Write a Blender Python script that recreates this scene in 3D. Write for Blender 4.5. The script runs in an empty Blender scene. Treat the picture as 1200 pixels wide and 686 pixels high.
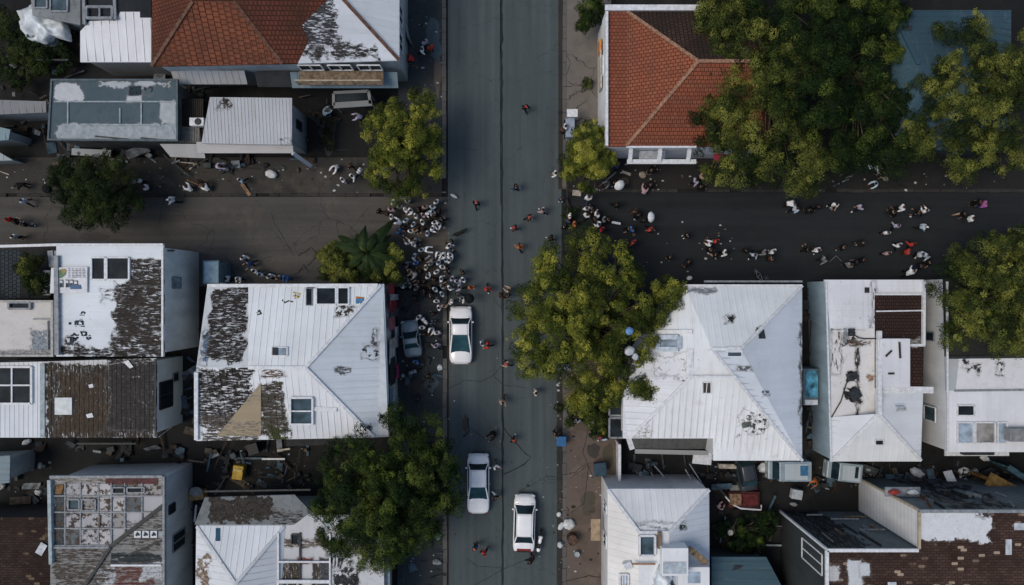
import bpy, bmesh, math, random
from mathutils import Vector, Matrix, noise as mnoise
from mathutils.geometry import intersect_ray_tri
R = math.radians
rnd = random.Random(11)
scene = bpy.context.scene
C = scene.collection
H = 60.0            # camera height
S = 0.07            # metres per photo pixel on the ground

def P(px, py, z=0.0):
    k = S*(H-z)/H
    return Vector(((px-600)*k, (343-py)*k, z))

# ---------------------------------------------------------------- nodes
class NT:
    def __init__(s, name):
        s.m = bpy.data.materials.new(name); s.m.use_nodes = True
        s.t = s.m.node_tree; s.t.nodes.clear()
        s.out = s.t.nodes.new('ShaderNodeOutputMaterial')
    def n(s, typ, **kw):
        nd = s.t.nodes.new(typ)
        for k, v in kw.items(): setattr(nd, k, v)
        return nd
    def link(s, a, b): s.t.links.new(a, b)
    def put(s, sock, v):
        if isinstance(v, bpy.types.NodeSocket): s.link(v, sock)
        elif isinstance(v, (tuple, list)) and len(v) == 3 and sock.type == 'RGBA': sock.default_value = (*v, 1)
        else: sock.default_value = v
    def math(s, op, a, b=0.0, c=None, clamp=False):
        nd = s.n('ShaderNodeMath', operation=op, use_clamp=clamp)
        s.put(nd.inputs[0], a); s.put(nd.inputs[1], b)
        if c is not None: s.put(nd.inputs[2], c)
        return nd.outputs[0]
    def pos(s): return s.n('ShaderNodeNewGeometry').outputs['Position']
    def obj(s): return s.n('ShaderNodeTexCoord').outputs['Object']
    def map(s, vec, scale=(1,1,1), loc=(0,0,0), rot=(0,0,0)):
        nd = s.n('ShaderNodeMapping'); s.link(vec, nd.inputs['Vector'])
        nd.inputs['Scale'].default_value = scale; nd.inputs['Location'].default_value = loc
        nd.inputs['Rotation'].default_value = rot
        return nd.outputs[0]
    def noise(s, vec, scale=1, detail=4, rough=.55, dist=0):
        nd = s.n('ShaderNodeTexNoise'); s.link(vec, nd.inputs['Vector'])
        nd.inputs['Scale'].default_value = scale; nd.inputs['Detail'].default_value = detail
        nd.inputs['Roughness'].default_value = rough; nd.inputs['Distortion'].default_value = dist
        return nd.outputs['Fac']
    def voro(s, vec, scale, feature='DISTANCE_TO_EDGE'):
        nd = s.n('ShaderNodeTexVoronoi', feature=feature); s.link(vec, nd.inputs['Vector'])
        nd.inputs['Scale'].default_value = scale
        return nd.outputs['Distance']
    def range(s, v, a, b, c=0.0, d=1.0):
        nd = s.n('ShaderNodeMapRange'); s.put(nd.inputs['Value'], v)
        for k, x in zip(('From Min','From Max','To Min','To Max'), (a,b,c,d)): nd.inputs[k].default_value = x
        return nd.outputs[0]
    def mix(s, f, a, b, blend='MIX'):
        nd = s.n('ShaderNodeMix', data_type='RGBA', blend_type=blend)
        s.put(nd.inputs[0], f); s.put(nd.inputs[6], a); s.put(nd.inputs[7], b)
        return nd.outputs[2]
    def sep(s, vec):
        nd = s.n('ShaderNodeSeparateXYZ'); s.link(vec, nd.inputs[0]); return nd.outputs
    def bump(s, h, strength=.3, dist=.02):
        nd = s.n('ShaderNodeBump'); s.link(h, nd.inputs['Height'])
        nd.inputs['Strength'].default_value = strength; nd.inputs['Distance'].default_value = dist
        return nd.outputs[0]
    def finish(s, col, rough=.7, normal=None, metal=0.0, spec=.35, coat=0, trans=0):
        b = s.n('ShaderNodeBsdfPrincipled')
        s.put(b.inputs['Base Color'], col); s.put(b.inputs['Roughness'], rough)
        b.inputs['Metallic'].default_value = metal
        b.inputs['Specular IOR Level'].default_value = spec
        b.inputs['Coat Weight'].default_value = coat
        if normal is not None: s.link(normal, b.inputs['Normal'])
        s.link(b.outputs[0], s.out.inputs[0])
        return s.m

_cache = {}
def simple(name, col, rough=.6, var=.18, scale=3.0, metal=0, spec=.2, coat=0, bump=0):
    if name in _cache: return _cache[name]
    t = NT(name); o = t.obj()
    f = t.noise(o, scale, 4)
    c2 = tuple(max(0, x*(1-2*var)) for x in col); c1 = tuple(min(1, x*(1+var)) for x in col)
    nm = t.bump(t.noise(o, scale*6, 3), bump, .02) if bump else None
    _cache[name] = t.finish(t.mix(t.range(f,.3,.7), c2, c1), rough, nm, metal, spec, coat)
    return _cache[name]

def glass_mat(name='dark window glass', col=(.010,.014,.017), rough=.5):
    if name in _cache: return _cache[name]
    t = NT(name); p = t.pos()
    _cache[name] = t.finish(t.mix(t.range(t.noise(p,.9,3),.35,.7), col, tuple(x*2.6 for x in col)), rough, None, 0, .06)
    return _cache[name]

# peeling / patches.  patch = (px0,py0,px1,py1,z, colA, colB, edge_amp, keep, stretch)
def add_patches(t, p, col, patches):
    xyz = t.sep(p)
    for i, pt in enumerate(patches):
        x0,y0,x1,y1,z,ca,cb,amp,keep,st = pt
        if keep >= .7 and st in 'hv': keep *= .80
        a = P(x0,y0,z); b = P(x1,y1,z)
        cx,cy = (a.x+b.x)/2,(a.y+b.y)/2; hx,hy = abs(b.x-a.x)/2, abs(a.y-b.y)/2
        dx = t.math('SUBTRACT', t.math('ABSOLUTE', t.math('SUBTRACT', xyz[0], cx)), hx)
        dy = t.math('SUBTRACT', t.math('ABSOLUTE', t.math('SUBTRACT', xyz[1], cy)), hy)
        d = t.math('MAXIMUM', dx, dy)
        nz = t.noise(t.map(p, loc=(i*7.3,i*3.1,0)), .9, 6, .65)
        d = t.math('ADD', d, t.math('MULTIPLY', t.math('SUBTRACT', nz, .5), amp*3.2))
        mask = t.range(d, .04, -.04)
        sc = (1.7,8.5,1) if st == 'h' else ((8.5,1.7,1) if st == 'v' else (2.6,2.6,1))
        fr = t.noise(t.map(p, sc, (i*5.1,i*2.7,0)), 1.0, 5, .7)
        if keep > 0:
            mask = t.math('MULTIPLY', mask, t.range(fr, .74-keep*.5-.02, .74-keep*.5+.02))
        blot = t.noise(t.map(p, sc, (i*1.3,9,0)), .8, 7, .72)
        fin = t.noise(t.map(p, (sc[0]*2,sc[1]*2,1), (i,4,0)), 1.3, 6, .75)
        pc_ = t.mix(t.range(blot,.36,.64), ca, cb)
        if st != 's': pc_ = t.mix(t.range(fin,.47,.60,0,.85), pc_, tuple(x*.30 for x in ca))
        if st != 's': pc_ = t.mix(t.range(fin,.38,.28,0,.35), pc_, tuple(min(.6,x*1.8+.01) for x in cb))
        else: pc_ = t.mix(t.range(fin,.55,.68,0,.45), pc_, tuple(x*.45 for x in ca))
        if st in 'hv':
            chip = t.noise(t.map(p, (1.6,8.5,1) if st == 'h' else (8.5,1.6,1), (i*2.9,1.7,0)), 1.0, 7, .75)
            gate = t.noise(t.map(p, loc=(i*9.1,6.6,0)), .45, 4, .6)
            chipm = t.math('MULTIPLY', t.range(chip,.555,.585), t.range(gate,.43,.55))
            mask = t.math('MULTIPLY', mask, t.math('SUBTRACT', 1.0, chipm))
        # a dirty rim where the coat has broken away
        rim = t.math('MULTIPLY', t.range(d, .16, 0.0, 0, .45), t.range(d, -.14, -.02))
        col = t.mix(rim, col, (.16,.15,.14))
        col = t.mix(mask, col, pc_)
    return col

def roof_white(name, tone=(.70,.72,.74), patches=(), grime=.5, run='v', rough=.5):
    if min(tone)>.5: tone=tuple(min(.82,x*1.11) for x in tone)
    t = NT(name); p = t.pos()
    big = t.noise(p, .22, 4, .6)
    fine = t.noise(p, 2.6, 6, .7)
    st = t.noise(t.map(p, (3.2,.22,1) if run == 'v' else (.22,3.2,1)), 1.0, 5, .6)
    c = t.mix(t.range(big,.35,.7), tone, tuple(x*.84 for x in tone))
    # single sheets differ a little in tone
    xyz = t.sep(p)
    cell = t.math('FLOOR', t.math('DIVIDE', xyz[0 if run=='v' else 1], .52))
    wn = t.n('ShaderNodeTexWhiteNoise', noise_dimensions='1D'); t.link(cell, wn.inputs['W'])
    c = t.mix(t.range(wn.outputs['Value'],0,1,0,.26), c, tuple(x*.72 for x in tone))
    c = t.mix(t.range(st,.55,.78,0,grime*.55), c, (.34,.33,.31))
    c = t.mix(t.range(fine,.60,.74,0,grime), c, (.30,.30,.29))
    spk = t.noise(p, 1.15, 8, .78)
    c = t.mix(t.range(spk,.67,.70,0,.9*min(1,grime*1.3)), c, (.05,.05,.05))
    run_ = t.noise(t.map(p, (7.5,.30,1) if run=='v' else (.30,7.5,1), (4,9,0)), 1.0, 6, .7)
    rgate = t.noise(t.map(p,loc=(8,15,0)), .30, 4, .6)
    c = t.mix(t.math('MULTIPLY', t.range(run_,.56,.70,0,.55*min(1,grime*1.5)), t.range(rgate,.42,.60)), c, (.30,.22,.16))
    rust = t.noise(t.map(p,loc=(40,3,1)), .5, 6, .7)
    c = t.mix(t.range(rust,.62,.75,0,.28*min(1,grime*2)), c, (.28,.19,.12))
    blk = t.noise(t.map(p,loc=(3,61,0)), .33, 9, .80)
    c = t.mix(t.range(blk,.63,.66,0,.55*min(1,grime*1.6)), c, (.06,.058,.055))
    stn = t.noise(t.map(p,loc=(13,21,0)), .16, 6, .65)
    c = t.mix(t.range(stn,.50,.72,0,.34), c, tuple(x*.55 for x in tone))
    c = add_patches(t, p, c, patches)
    h = t.math('ADD', t.math('MULTIPLY',fine,.5), t.math('MULTIPLY',t.noise(p,12,2),.3))
    return t.finish(c, .6, t.bump(h,.35,.02), 0, .12)

def roof_tile(name, cols, patches=(), run='h', dark=.5, pitch=.34):
    t = NT(name); p = t.pos(); xyz = t.sep(p)
    br = t.n('ShaderNodeTexBrick'); br.offset = .5
    v = t.map(p, (1,1,1), rot=(0,0,0 if run=='h' else R(90)))
    # flatten z so pattern follows the plan
    cmb = t.n('ShaderNodeCombineXYZ'); s2 = t.sep(v); t.link(s2[0],cmb.inputs[0]); t.link(s2[1],cmb.inputs[1])
    t.link(cmb.outputs[0], br.inputs['Vector'])
    br.inputs['Scale'].default_value = 1.0
    br.inputs['Brick Width'].default_value = .30; br.inputs['Row Height'].default_value = pitch
    br.inputs['Mortar Size'].default_value = .035; br.inputs['Mortar Smooth'].default_value = .6
    br.inputs['Color1'].default_value = (*cols[0],1); br.inputs['Color2'].default_value = (*cols[1],1)
    br.inputs['Mortar'].default_value = (*[x*.28 for x in cols[1]],1)
    c = t.mix(t.range(t.noise(p,.35,5,.65),.38,.68,0,dark), br.outputs['Color'], cols[2])
    c = t.mix(t.range(t.noise(p,2.3,5,.7),.55,.75,0,.55), c, tuple(x*.45 for x in cols[1]))
    c = t.mix(t.range(t.noise(t.map(p,loc=(5,5,0)),1.1,7,.75),.66,.72,0,.5), c, (.30,.26,.22))
    c = add_patches(t, p, c, patches)
    saw = t.math('FRACT', t.math('DIVIDE', s2[1], pitch))
    h = t.math('ADD', saw, t.math('MULTIPLY', t.math('ABSOLUTE', t.math('SINE', t.math('MULTIPLY', s2[0], 20.9))), .6))
    h = t.math('ADD', h, t.math('MULTIPLY', br.outputs['Fac'], -.6))
    return t.finish(c, .85, t.bump(h,.6,.05), 0, .08)

def roof_flat(name, cols, patches=(), sheen=.7, speck=.4):
    t = NT(name); p = t.pos()
    a = t.noise(p,.28,5,.62); b = t.noise(p,1.9,6,.7)
    c = t.mix(t.range(a,.32,.68), cols[0], cols[1])
    c = t.mix(t.range(b,.5,.75,0,.7), c, cols[2])
    c = t.mix(t.range(t.noise(t.map(p,loc=(9,2,0)),1.2,8,.78),.64,.68,0,speck), c, (.25,.27,.28))
    c = t.mix(t.range(t.noise(t.map(p,loc=(2,12,0)),.9,8,.8),.63,.67,0,speck*1.6), c, (.012,.012,.012))
    c = add_patches(t, p, c, patches)
    return t.finish(c, sheen, t.bump(b,.4,.03), 0, .12)

def brick_mat(name, c1, c2, mortar, fleck, patches=()):
    t = NT(name); p = t.pos()
    br = t.n('ShaderNodeTexBrick'); br.offset = .5
    cmb = t.n('ShaderNodeCombineXYZ'); s2 = t.sep(p); t.link(s2[0],cmb.inputs[0]); t.link(s2[1],cmb.inputs[1])
    t.link(cmb.outputs[0], br.inputs['Vector'])
    br.inputs['Scale'].default_value = 1; br.inputs['Brick Width'].default_value=.42; br.inputs['Row Height'].default_value=.19
    br.inputs['Mortar Size'].default_value=.022
    br.inputs['Color1'].default_value=(*c1,1); br.inputs['Color2'].default_value=(*c2,1); br.inputs['Mortar'].default_value=(*mortar,1)
    cell = t.n('ShaderNodeTexWhiteNoise', noise_dimensions='2D')
    row = t.math('FLOOR', t.math('DIVIDE', s2[1], .19))
    xx = t.math('FLOOR', t.math('ADD', t.math('DIVIDE', s2[0], .42), t.math('MULTIPLY', t.math('MODULO', row, 2.0), .5)))
    cc = t.n('ShaderNodeCombineXYZ'); t.link(xx,cc.inputs[0]); t.link(row,cc.inputs[1]); t.link(cc.outputs[0], cell.inputs['Vector'])
    c = t.mix(t.range(t.noise(p,.5,5,.7),.35,.7,0,.75), br.outputs['Color'], tuple(x*.4 for x in c1))
    c = t.mix(t.math('MULTIPLY', t.range(cell.outputs['Value'],.93,.95), t.range(t.noise(p,.35,4),.42,.6)), c, fleck)
    c = add_patches(t, p, c, patches)
    h = t.math('ADD', t.math('MULTIPLY',br.outputs['Fac'],-1), t.math('MULTIPLY',t.noise(p,8,4),.5))
    return t.finish(c,.88,t.bump(h,.5,.03),0,.07)

def wall_boards(name, tone, pitch=.22, grime=.5, patches=(), vertical=False):
    if max(tone)>.2: tone=tuple(min(.80,x*1.45+.04) for x in tone); grime=grime*.75
    else: tone=tuple(x*1.3 for x in tone)
    t = NT(name); p = t.pos(); xyz = t.sep(p)
    u = t.math('ADD', xyz[0], xyz[1]) if vertical else xyz[2]
    fr = t.math('FRACT', t.math('DIVIDE', u, pitch))
    line = t.range(fr, .0, .12, 1, 0)
    g = t.noise(t.map(p,(1,1,.35)), .8, 6, .68)
    c = t.mix(t.range(g,.38,.72,0,grime), tone, tuple(x*.32 for x in tone))
    zshade = t.range(xyz[2], 0, 3.2, .85*min(1,grime*1.6), 0)  # wall feet darkened: shade of the gaps put into colour, scaled by grime
    c = t.mix(zshade, c, tuple(x*.25 for x in tone))
    c = t.mix(t.math('MULTIPLY', line, .65), c, tuple(x*.25 for x in tone))
    return t.finish(c, .7, t.bump(t.math('SUBTRACT', fr, t.math('MULTIPLY',g,.2)), .5, .03), 0, .12)

# ---------------------------------------------------------------- mesh builder
class MB:
    def __init__(s): s.v=[]; s.f=[]; s.m=[]; s.sm=[]
    def poly(s, pts, m=0, smooth=False):
        i=len(s.v); s.v += [Vector(p) for p in pts]; s.f.append(list(range(i,i+len(pts)))); s.m.append(m); s.sm.append(smooth)
    def box(s, c, size, rz=0.0, m=0, rot=None):
        M = rot if rot is not None else Matrix.Rotation(rz,3,'Z')
        hx,hy,hz = size[0]/2,size[1]/2,size[2]/2; c=Vector(c); i=len(s.v)
        for dz in (-hz,hz):
            for dx,dy in ((-hx,-hy),(hx,-hy),(hx,hy),(-hx,hy)): s.v.append(c+M@Vector((dx,dy,dz)))
        for q in ((3,2,1,0),(4,5,6,7),(0,1,5,4),(1,2,6,5),(2,3,7,6),(3,0,4,7)):
            s.f.append([i+k for k in q]); s.m.append(m); s.sm.append(False)
    def bar(s, a, b, w, h, m=0):
        a=Vector(a); b=Vector(b); d=b-a; L=d.length
        if L<1e-5: return
        q = d.to_track_quat('X','Z').to_matrix()
        s.box((a+b)/2,(L,w,h),m=m,rot=q)
    def tube(s, pts, rad, n=8, m=0, cap=True):
        pts=[Vector(p) for p in pts]
        if not isinstance(rad,(list,tuple)): rad=[rad]*len(pts)
        i0=len(s.v); up=Vector((.13,.21,1)).normalized()
        for k,p in enumerate(pts):
            d=(pts[min(k+1,len(pts)-1)]-pts[max(k-1,0)]).normalized()
            a=d.cross(up)
            if a.length<.05: a=d.cross(Vector((1,0,0)))
            a.normalize(); b=d.cross(a).normalized()
            for j in range(n):
                t=2*math.pi*j/n; s.v.append(p+(a*math.cos(t)+b*math.sin(t))*rad[k])
        for k in range(len(pts)-1):
            for j in range(n):
                s.f.append([i0+k*n+j,i0+k*n+(j+1)%n,i0+(k+1)*n+(j+1)%n,i0+(k+1)*n+j]); s.m.append(m); s.sm.append(True)
        if cap:
            s.f.append([i0+j for j in range(n)][::-1]); s.m.append(m); s.sm.append(False)
            s.f.append([i0+(len(pts)-1)*n+j for j in range(n)]); s.m.append(m); s.sm.append(False)
    def lathe(s, c, prof, n=16, m=0, sx=1, sy=1, cap=True, smooth=True):
        c=Vector(c); i0=len(s.v)
        for r,z in prof:
            for j in range(n):
                t=2*math.pi*j/n; s.v.append(c+Vector((r*sx*math.cos(t),r*sy*math.sin(t),z)))
        for k in range(len(prof)-1):
            for j in range(n):
                s.f.append([i0+k*n+j,i0+k*n+(j+1)%n,i0+(k+1)*n+(j+1)%n,i0+(k+1)*n+j]); s.m.append(m); s.sm.append(smooth)
        if cap:
            s.f.append([i0+j for j in range(n)][::-1]); s.m.append(m); s.sm.append(False)
            k=len(prof)-1; s.f.append([i0+k*n+j for j in range(n)]); s.m.append(m); s.sm.append(False)
    def prism(s, pts, z0, z1, m=0):
        pts=[(p[0],p[1]) for p in pts]
        if area(pts)<0: pts=pts[::-1]
        n=len(pts); i=len(s.v)
        s.v += [Vector((x,y,z0)) for x,y in pts]+[Vector((x,y,z1)) for x,y in pts]
        s.f.append([i+k for k in range(n)][::-1]); s.f.append([i+n+k for k in range(n)]); s.m+=[m,m]; s.sm+=[False]*2
        for k in range(n):
            s.f.append([i+k,i+(k+1)%n,i+n+(k+1)%n,i+n+k]); s.m.append(m); s.sm.append(False)
    def ell(s, c, r, nu=12, nv=8, m=0, rot=None):
        c=Vector(c); i0=len(s.v); M=rot or Matrix.Identity(3)
        for a in range(nv+1):
            ph=math.pi*a/nv
            for b in range(nu):
                th=2*math.pi*b/nu
                s.v.append(c+M@Vector((r[0]*math.sin(ph)*math.cos(th),r[1]*math.sin(ph)*math.sin(th),r[2]*math.cos(ph))))
        for a in range(nv):
            for b in range(nu):
                s.f.append([i0+a*nu+b,i0+(a+1)*nu+b,i0+(a+1)*nu+(b+1)%nu,i0+a*nu+(b+1)%nu]); s.m.append(m); s.sm.append(True)
    def build(s, name, mats, parent=None, origin=None, bevel=0):
        me=bpy.data.meshes.new(name)
        if origin is None: origin = parent_world(parent)
        me.from_pydata([v-origin for v in s.v],[],s.f)
        for mt in (mats if isinstance(mats,(list,tuple)) else [mats]): me.materials.append(mt)
        if s.f:
            me.polygons.foreach_set('material_index', s.m); me.polygons.foreach_set('use_smooth', s.sm)
        me.validate(); me.update()
        o=bpy.data.objects.new(name,me); C.objects.link(o)
        if parent is not None: o.parent=parent
        else: o.location=origin
        if bevel:
            b=o.modifiers.new('bevel','BEVEL'); b.width=bevel; b.segments=2; b.limit_method='ANGLE'
        return o

def parent_world(o):
    w=Vector((0,0,0))
    while o is not None: w=w+o.location; o=o.parent
    return w
def area(p): return sum(p[i][0]*p[(i+1)%len(p)][1]-p[(i+1)%len(p)][0]*p[i][1] for i in range(len(p)))/2
def offset_poly(pts, d):          # inward for d>0, CCW polygon
    n=len(pts); out=[]
    for i in range(n):
        p0,p1,p2=[Vector(pts[(i+k-1)%n]) for k in range(3)]
        e1=(p1-p0).normalized(); e2=(p2-p1).normalized()
        n1=Vector((-e1.y,e1.x)); n2=Vector((-e2.y,e2.x))
        b=n1+n2
        if b.length<1e-4: b=n1.copy()
        b=b/b.length; cs=max(.35,b.dot(n1))
        out.append(p1+b*(d/cs))
    return out

def tag(o, label=None, cat=None, group=None, kind=None):
    if label: o['label']=label
    if cat: o['category']=cat
    if group: o['group']=group
    if kind: o['kind']=kind
    return o
def empty(name, loc, label, cat, group=None, rz=0):
    o=bpy.data.objects.new(name,None); C.objects.link(o); o.location=loc; o.rotation_euler=(0,0,rz)
    o.empty_display_size=.3
    return tag(o,label,cat,group)
def copy_tree(o, parent=None):
    c=o.copy(); C.objects.link(c)
    c.parent=parent
    for ch in list(o.children): copy_tree(ch,c)
    return c
# ================================================================ world, camera, sun
w=bpy.data.worlds.new("World"); scene.world=w; w.use_nodes=True
nt=w.node_tree
sky=nt.nodes.new('ShaderNodeTexSky'); sky.sky_type='NISHITA'; sky.sun_disc=False
SUN_EL, SUN_AZ = R(60), R(258)      # azimuth measured clockwise from +Y (top of the photo)
sky.sun_elevation=SUN_EL; sky.sun_rotation=SUN_AZ; sky.air_density=1.2; sky.dust_density=2.0; sky.ozone_density=1.0
bg=nt.nodes['Background']; bg.inputs[1].default_value=.115
nt.links.new(sky.outputs[0],bg.inputs[0])
sl=bpy.data.lights.new('sun','SUN'); sl.energy=1.55; sl.angle=R(28); sl.color=(1,.90,.76)
so=bpy.data.objects.new('sun',sl); C.objects.link(so)
el=R(38); dirv=Vector((math.sin(SUN_AZ)*math.cos(SUN_EL),math.cos(SUN_AZ)*math.cos(SUN_EL),math.sin(SUN_EL)))
so.rotation_euler=dirv.to_track_quat('Z','Y').to_euler(); so.location=dirv*80
cam=bpy.data.cameras.new('camera'); co=bpy.data.objects.new('camera',cam); C.objects.link(co)
cam.sensor_width=36; cam.lens=36*H/(1200*S); cam.clip_end=2000; co.location=(0,0,H); co.rotation_euler=(0,0,0)
scene.camera=co
scene.view_settings.view_transform='Standard'; scene.view_settings.look='None'; scene.view_settings.exposure=0

# ================================================================ ground
def ground_mat(name, base, alt, spot, crack=.0, run=None, pale=None, rough=.85, oil=.4):
    t=NT(name); p=t.pos()
    a=t.noise(p,.13,5,.6); b=t.noise(p,.9,6,.68); f=t.noise(p,14,3,.7)
    c=t.mix(t.range(a,.34,.66), base, alt)
    c=t.mix(t.range(b,.5,.75,0,.6), c, spot)
    if pale: c=t.mix(t.range(t.noise(t.map(p,loc=(31,7,0)),.35,6,.7),.54,.70,0,.75), c, pale)
    if run:
        oil=min(.6,oil+.1); st=t.noise(t.map(p,(1.6,.06,1) if run=='v' else (.06,1.6,1)),1.0,4,.6)
        c=t.mix(t.range(st,.35,.68,0,.55), c, tuple(x*.66 for x in base))
        st2=t.noise(t.map(p,(.8,.03,1) if run=='v' else (.03,.8,1),loc=(3,8,0)),1.0,3,.6)
        c=t.mix(t.range(st2,.48,.72,0,.45), c, tuple(x*1.5 for x in base))
    c=t.mix(t.range(f,.25,.75,0,.5), c, t.mix(1,c,(.55,.55,.55),'MULTIPLY'))
    if crack:
        wob=t.n('ShaderNodeVectorMath',operation='ADD'); t.link(p,wob.inputs[0])
        nz=t.n('ShaderNodeTexNoise'); t.link(p,nz.inputs['Vector']); nz.inputs['Scale'].default_value=.9; nz.inputs['Detail'].default_value=6
        sc=t.n('ShaderNodeVectorMath',operation='SCALE'); t.link(nz.outputs['Color'],sc.inputs[0]); sc.inputs['Scale'].default_value=1.3
        t.link(sc.outputs[0],wob.inputs[1])
        cr=t.range(t.voro(wob.outputs[0],.26),.0,.012,1,0)
        gate=t.range(t.noise(t.map(p,loc=(2,2,0)),.2,3),.46,.56)
        c=t.mix(t.math('MULTIPLY',t.math('MULTIPLY',cr,gate),crack), c, tuple(x*.15 for x in base))
    dk=t.noise(t.map(p,loc=(17,4,0)),.55,7,.72)
    c=t.mix(t.range(dk,.62,.70,0,oil), c, tuple(x*.3 for x in base))
    h=t.math('ADD',f,t.math('MULTIPLY',b,.6))
    return t.finish(c,rough,t.bump(h,.35,.015),0,.12)

G={}
G['yard']=ground_mat('dark yard earth',(.015,.016,.017),(.024,.024,.023),(.009,.009,.009),.3,None,(.042,.041,.038))
G['road']=ground_mat('grey asphalt',(.076,.096,.101),(.092,.112,.116),(.062,.079,.084),.35,'v',None,.8,.25)
G['lstreet']=ground_mat('brown grey asphalt',(.080,.078,.072),(.104,.095,.083),(.056,.055,.051),.5,'h',(.150,.126,.100),.85,.5)
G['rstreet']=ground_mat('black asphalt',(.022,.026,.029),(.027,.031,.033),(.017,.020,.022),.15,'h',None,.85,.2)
G['lwalk']=ground_mat('old dark paving',(.038,.046,.050),(.055,.062,.064),(.024,.028,.030),.9,None,(.085,.088,.085),.85,.9)
G['nwalk']=ground_mat('stained dark concrete',(.046,.045,.041),(.066,.061,.053),(.028,.028,.027),.8,None,(.105,.090,.072),.85,.8)
G['rwalk']=ground_mat('pale concrete paving',(.150,.135,.120),(.19,.172,.155),(.105,.094,.085),1.0,None,(.22,.20,.175),.85,.5)
G['swalk']=ground_mat('brown worn paving',(.125,.098,.083),(.160,.122,.098),(.075,.058,.048),1.0,None,(.20,.165,.14),.85,.9)
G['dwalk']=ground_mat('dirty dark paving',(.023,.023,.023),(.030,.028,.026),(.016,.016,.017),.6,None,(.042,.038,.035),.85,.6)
kerbm=ground_mat('kerb concrete',(.10,.10,.098),(.15,.145,.135),(.06,.06,.06),.0,None,(.20,.19,.175),.85,.8)

def struct(o): o['kind']='structure'; return o
def rect(px0,py0,px1,py1):
    a=P(px0,py0); b=P(px1,py1); return a.x,b.y,b.x,a.y     # x0,y0,x1,y1 world
def sheet(name,x0,y0,x1,y1,z,mat):
    m=MB(); m.poly([(x0,y0,z),(x1,y0,z),(x1,y1,z),(x0,y1,z)]); return struct(m.build(name,mat))
def slab(name,rects,z0,z1,mat):
    m=MB()
    for a in rects:
        x0,y0,x1,y1=rect(*a); m.prism([(x0,y0),(x1,y0),(x1,y1),(x0,y1)],z0,z1)
    return struct(m.build(name,mat))
sheet('ground',-400,-400,400,400,0,G['yard'])
x0,y0,x1,y1=rect(525,-1500,658,2200); sheet('main_road',x0,y0,x1,y1,.012,G['road'])
x0,y0,x1,y1=rect(-2000,231,525,336); sheet('side_street',x0,y0,x1,y1,.008,G['lstreet'])
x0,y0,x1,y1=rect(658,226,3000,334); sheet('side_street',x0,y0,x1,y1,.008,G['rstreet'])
# pavements (real steps) and kerbs
slab('pavement',[(467,-600,518,185)],0,.13,G['lwalk'])
slab('pavement',[(-1400,185,518,227)],0,.13,G['nwalk'])
slab('pavement',[(466,340,519,1500)],0,.13,G['lwalk'])
slab('pavement',[(664,-600,716,182)],0,.13,G['rwalk'])
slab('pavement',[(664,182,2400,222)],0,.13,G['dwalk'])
slab('pavement',[(664,338,728,1500)],0,.13,G['swalk'])
dkerb=ground_mat('dark kerb concrete',(.035,.035,.034),(.055,.052,.048),(.02,.02,.02),.0,None,(.075,.07,.062),.85,.9)
def kerb(x0,y0,x1,y1,mat,seed):
    r=random.Random(seed); m=MB(); a=P(x0,y0); b=P(x1,y1); vert=abs(a.y-b.y)>abs(a.x-b.x); L=abs(a.y-b.y) if vert else abs(a.x-b.x); wd=abs(a.x-b.x) if vert else abs(a.y-b.y)
    t=0; cx,cy=(a.x+b.x)/2,(a.y+b.y)/2
    while t<L:
        l=min(r.uniform(.8,1.15),L-t); u=t+l/2
        if r.random()>.03:
            c=Vector((cx,max(a.y,b.y)-u,0)) if vert else Vector((min(a.x,b.x)+u,cy,0))
            h=.145+r.gauss(0,.008); off=r.gauss(0,.012)
            if vert: c.x+=off
            else: c.y+=off
            c.z=h/2; m.box(c,(wd*r.uniform(.92,1),l-.03,h) if vert else (l-.03,wd*r.uniform(.92,1),h),r.gauss(0,.006))
        t+=l
    struct(m.build('kerb',mat))
for k_,(a_,mt_) in enumerate((((518,-150,523,227),kerbm),((-150,227,518,231),dkerb),((519,340,524,850),kerbm),((659,-150,664,222),kerbm),((664,222,1400,226),dkerb),((659,338,664,850),kerbm),((519,336,524,340),kerbm))): kerb(*a_,mt_,80+k_)
# drain strip along the kerbs
drain=ground_mat('gutter dirt',(.035,.035,.034),(.06,.05,.042),(.02,.02,.02),.2,None,(.09,.075,.06),.9,.7)
for a in ((654.2,-600,659,222),(652.5,338,659,1500),(524,338,526.2,1500)):
    x0,y0,x1,y1=rect(*a); sheet('gutter',x0,y0,x1,y1,.016,drain)

seal=ground_mat('tar seal',(.018,.022,.024),(.028,.034,.037),(.012,.014,.016),0,None,None,.7,.1)
def strip(name,pts,w,z,mat,jit=.35,seed=1,step=.35):
    r=random.Random(seed); m=MB(); W=[P(x,y,0) for x,y in pts]; L=[]
    for a,b in zip(W,W[1:]):
        n=max(1,int((b-a).length/step))
        for k in range(n): L.append(a+(b-a)*k/n+Vector((r.gauss(0,w*jit),r.gauss(0,w*jit),0)))
    L.append(W[-1]); prev=None
    for i,p in enumerate(L):
        d=(L[min(i+1,len(L)-1)]-L[max(i-1,0)]).normalized(); s=Vector((-d.y,d.x,0))
        ww=w*(.5+.5*r.random())
        cur=(p+s*ww/2+Vector((0,0,z)),p-s*ww/2+Vector((0,0,z)))
        if prev: m.poly([prev[1],cur[1],cur[0],prev[0]])
        prev=cur
    return struct(m.build(name,mat))
strip('road_seam',[(587,-300),(588,150),(589,343),(589,600),(590,900)],.22,.020,seal,.10,3,.6)
strip('road_seam',[(585.6,-300),(586.6,240)],.07,.020,seal,.12,4,.6)
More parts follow.
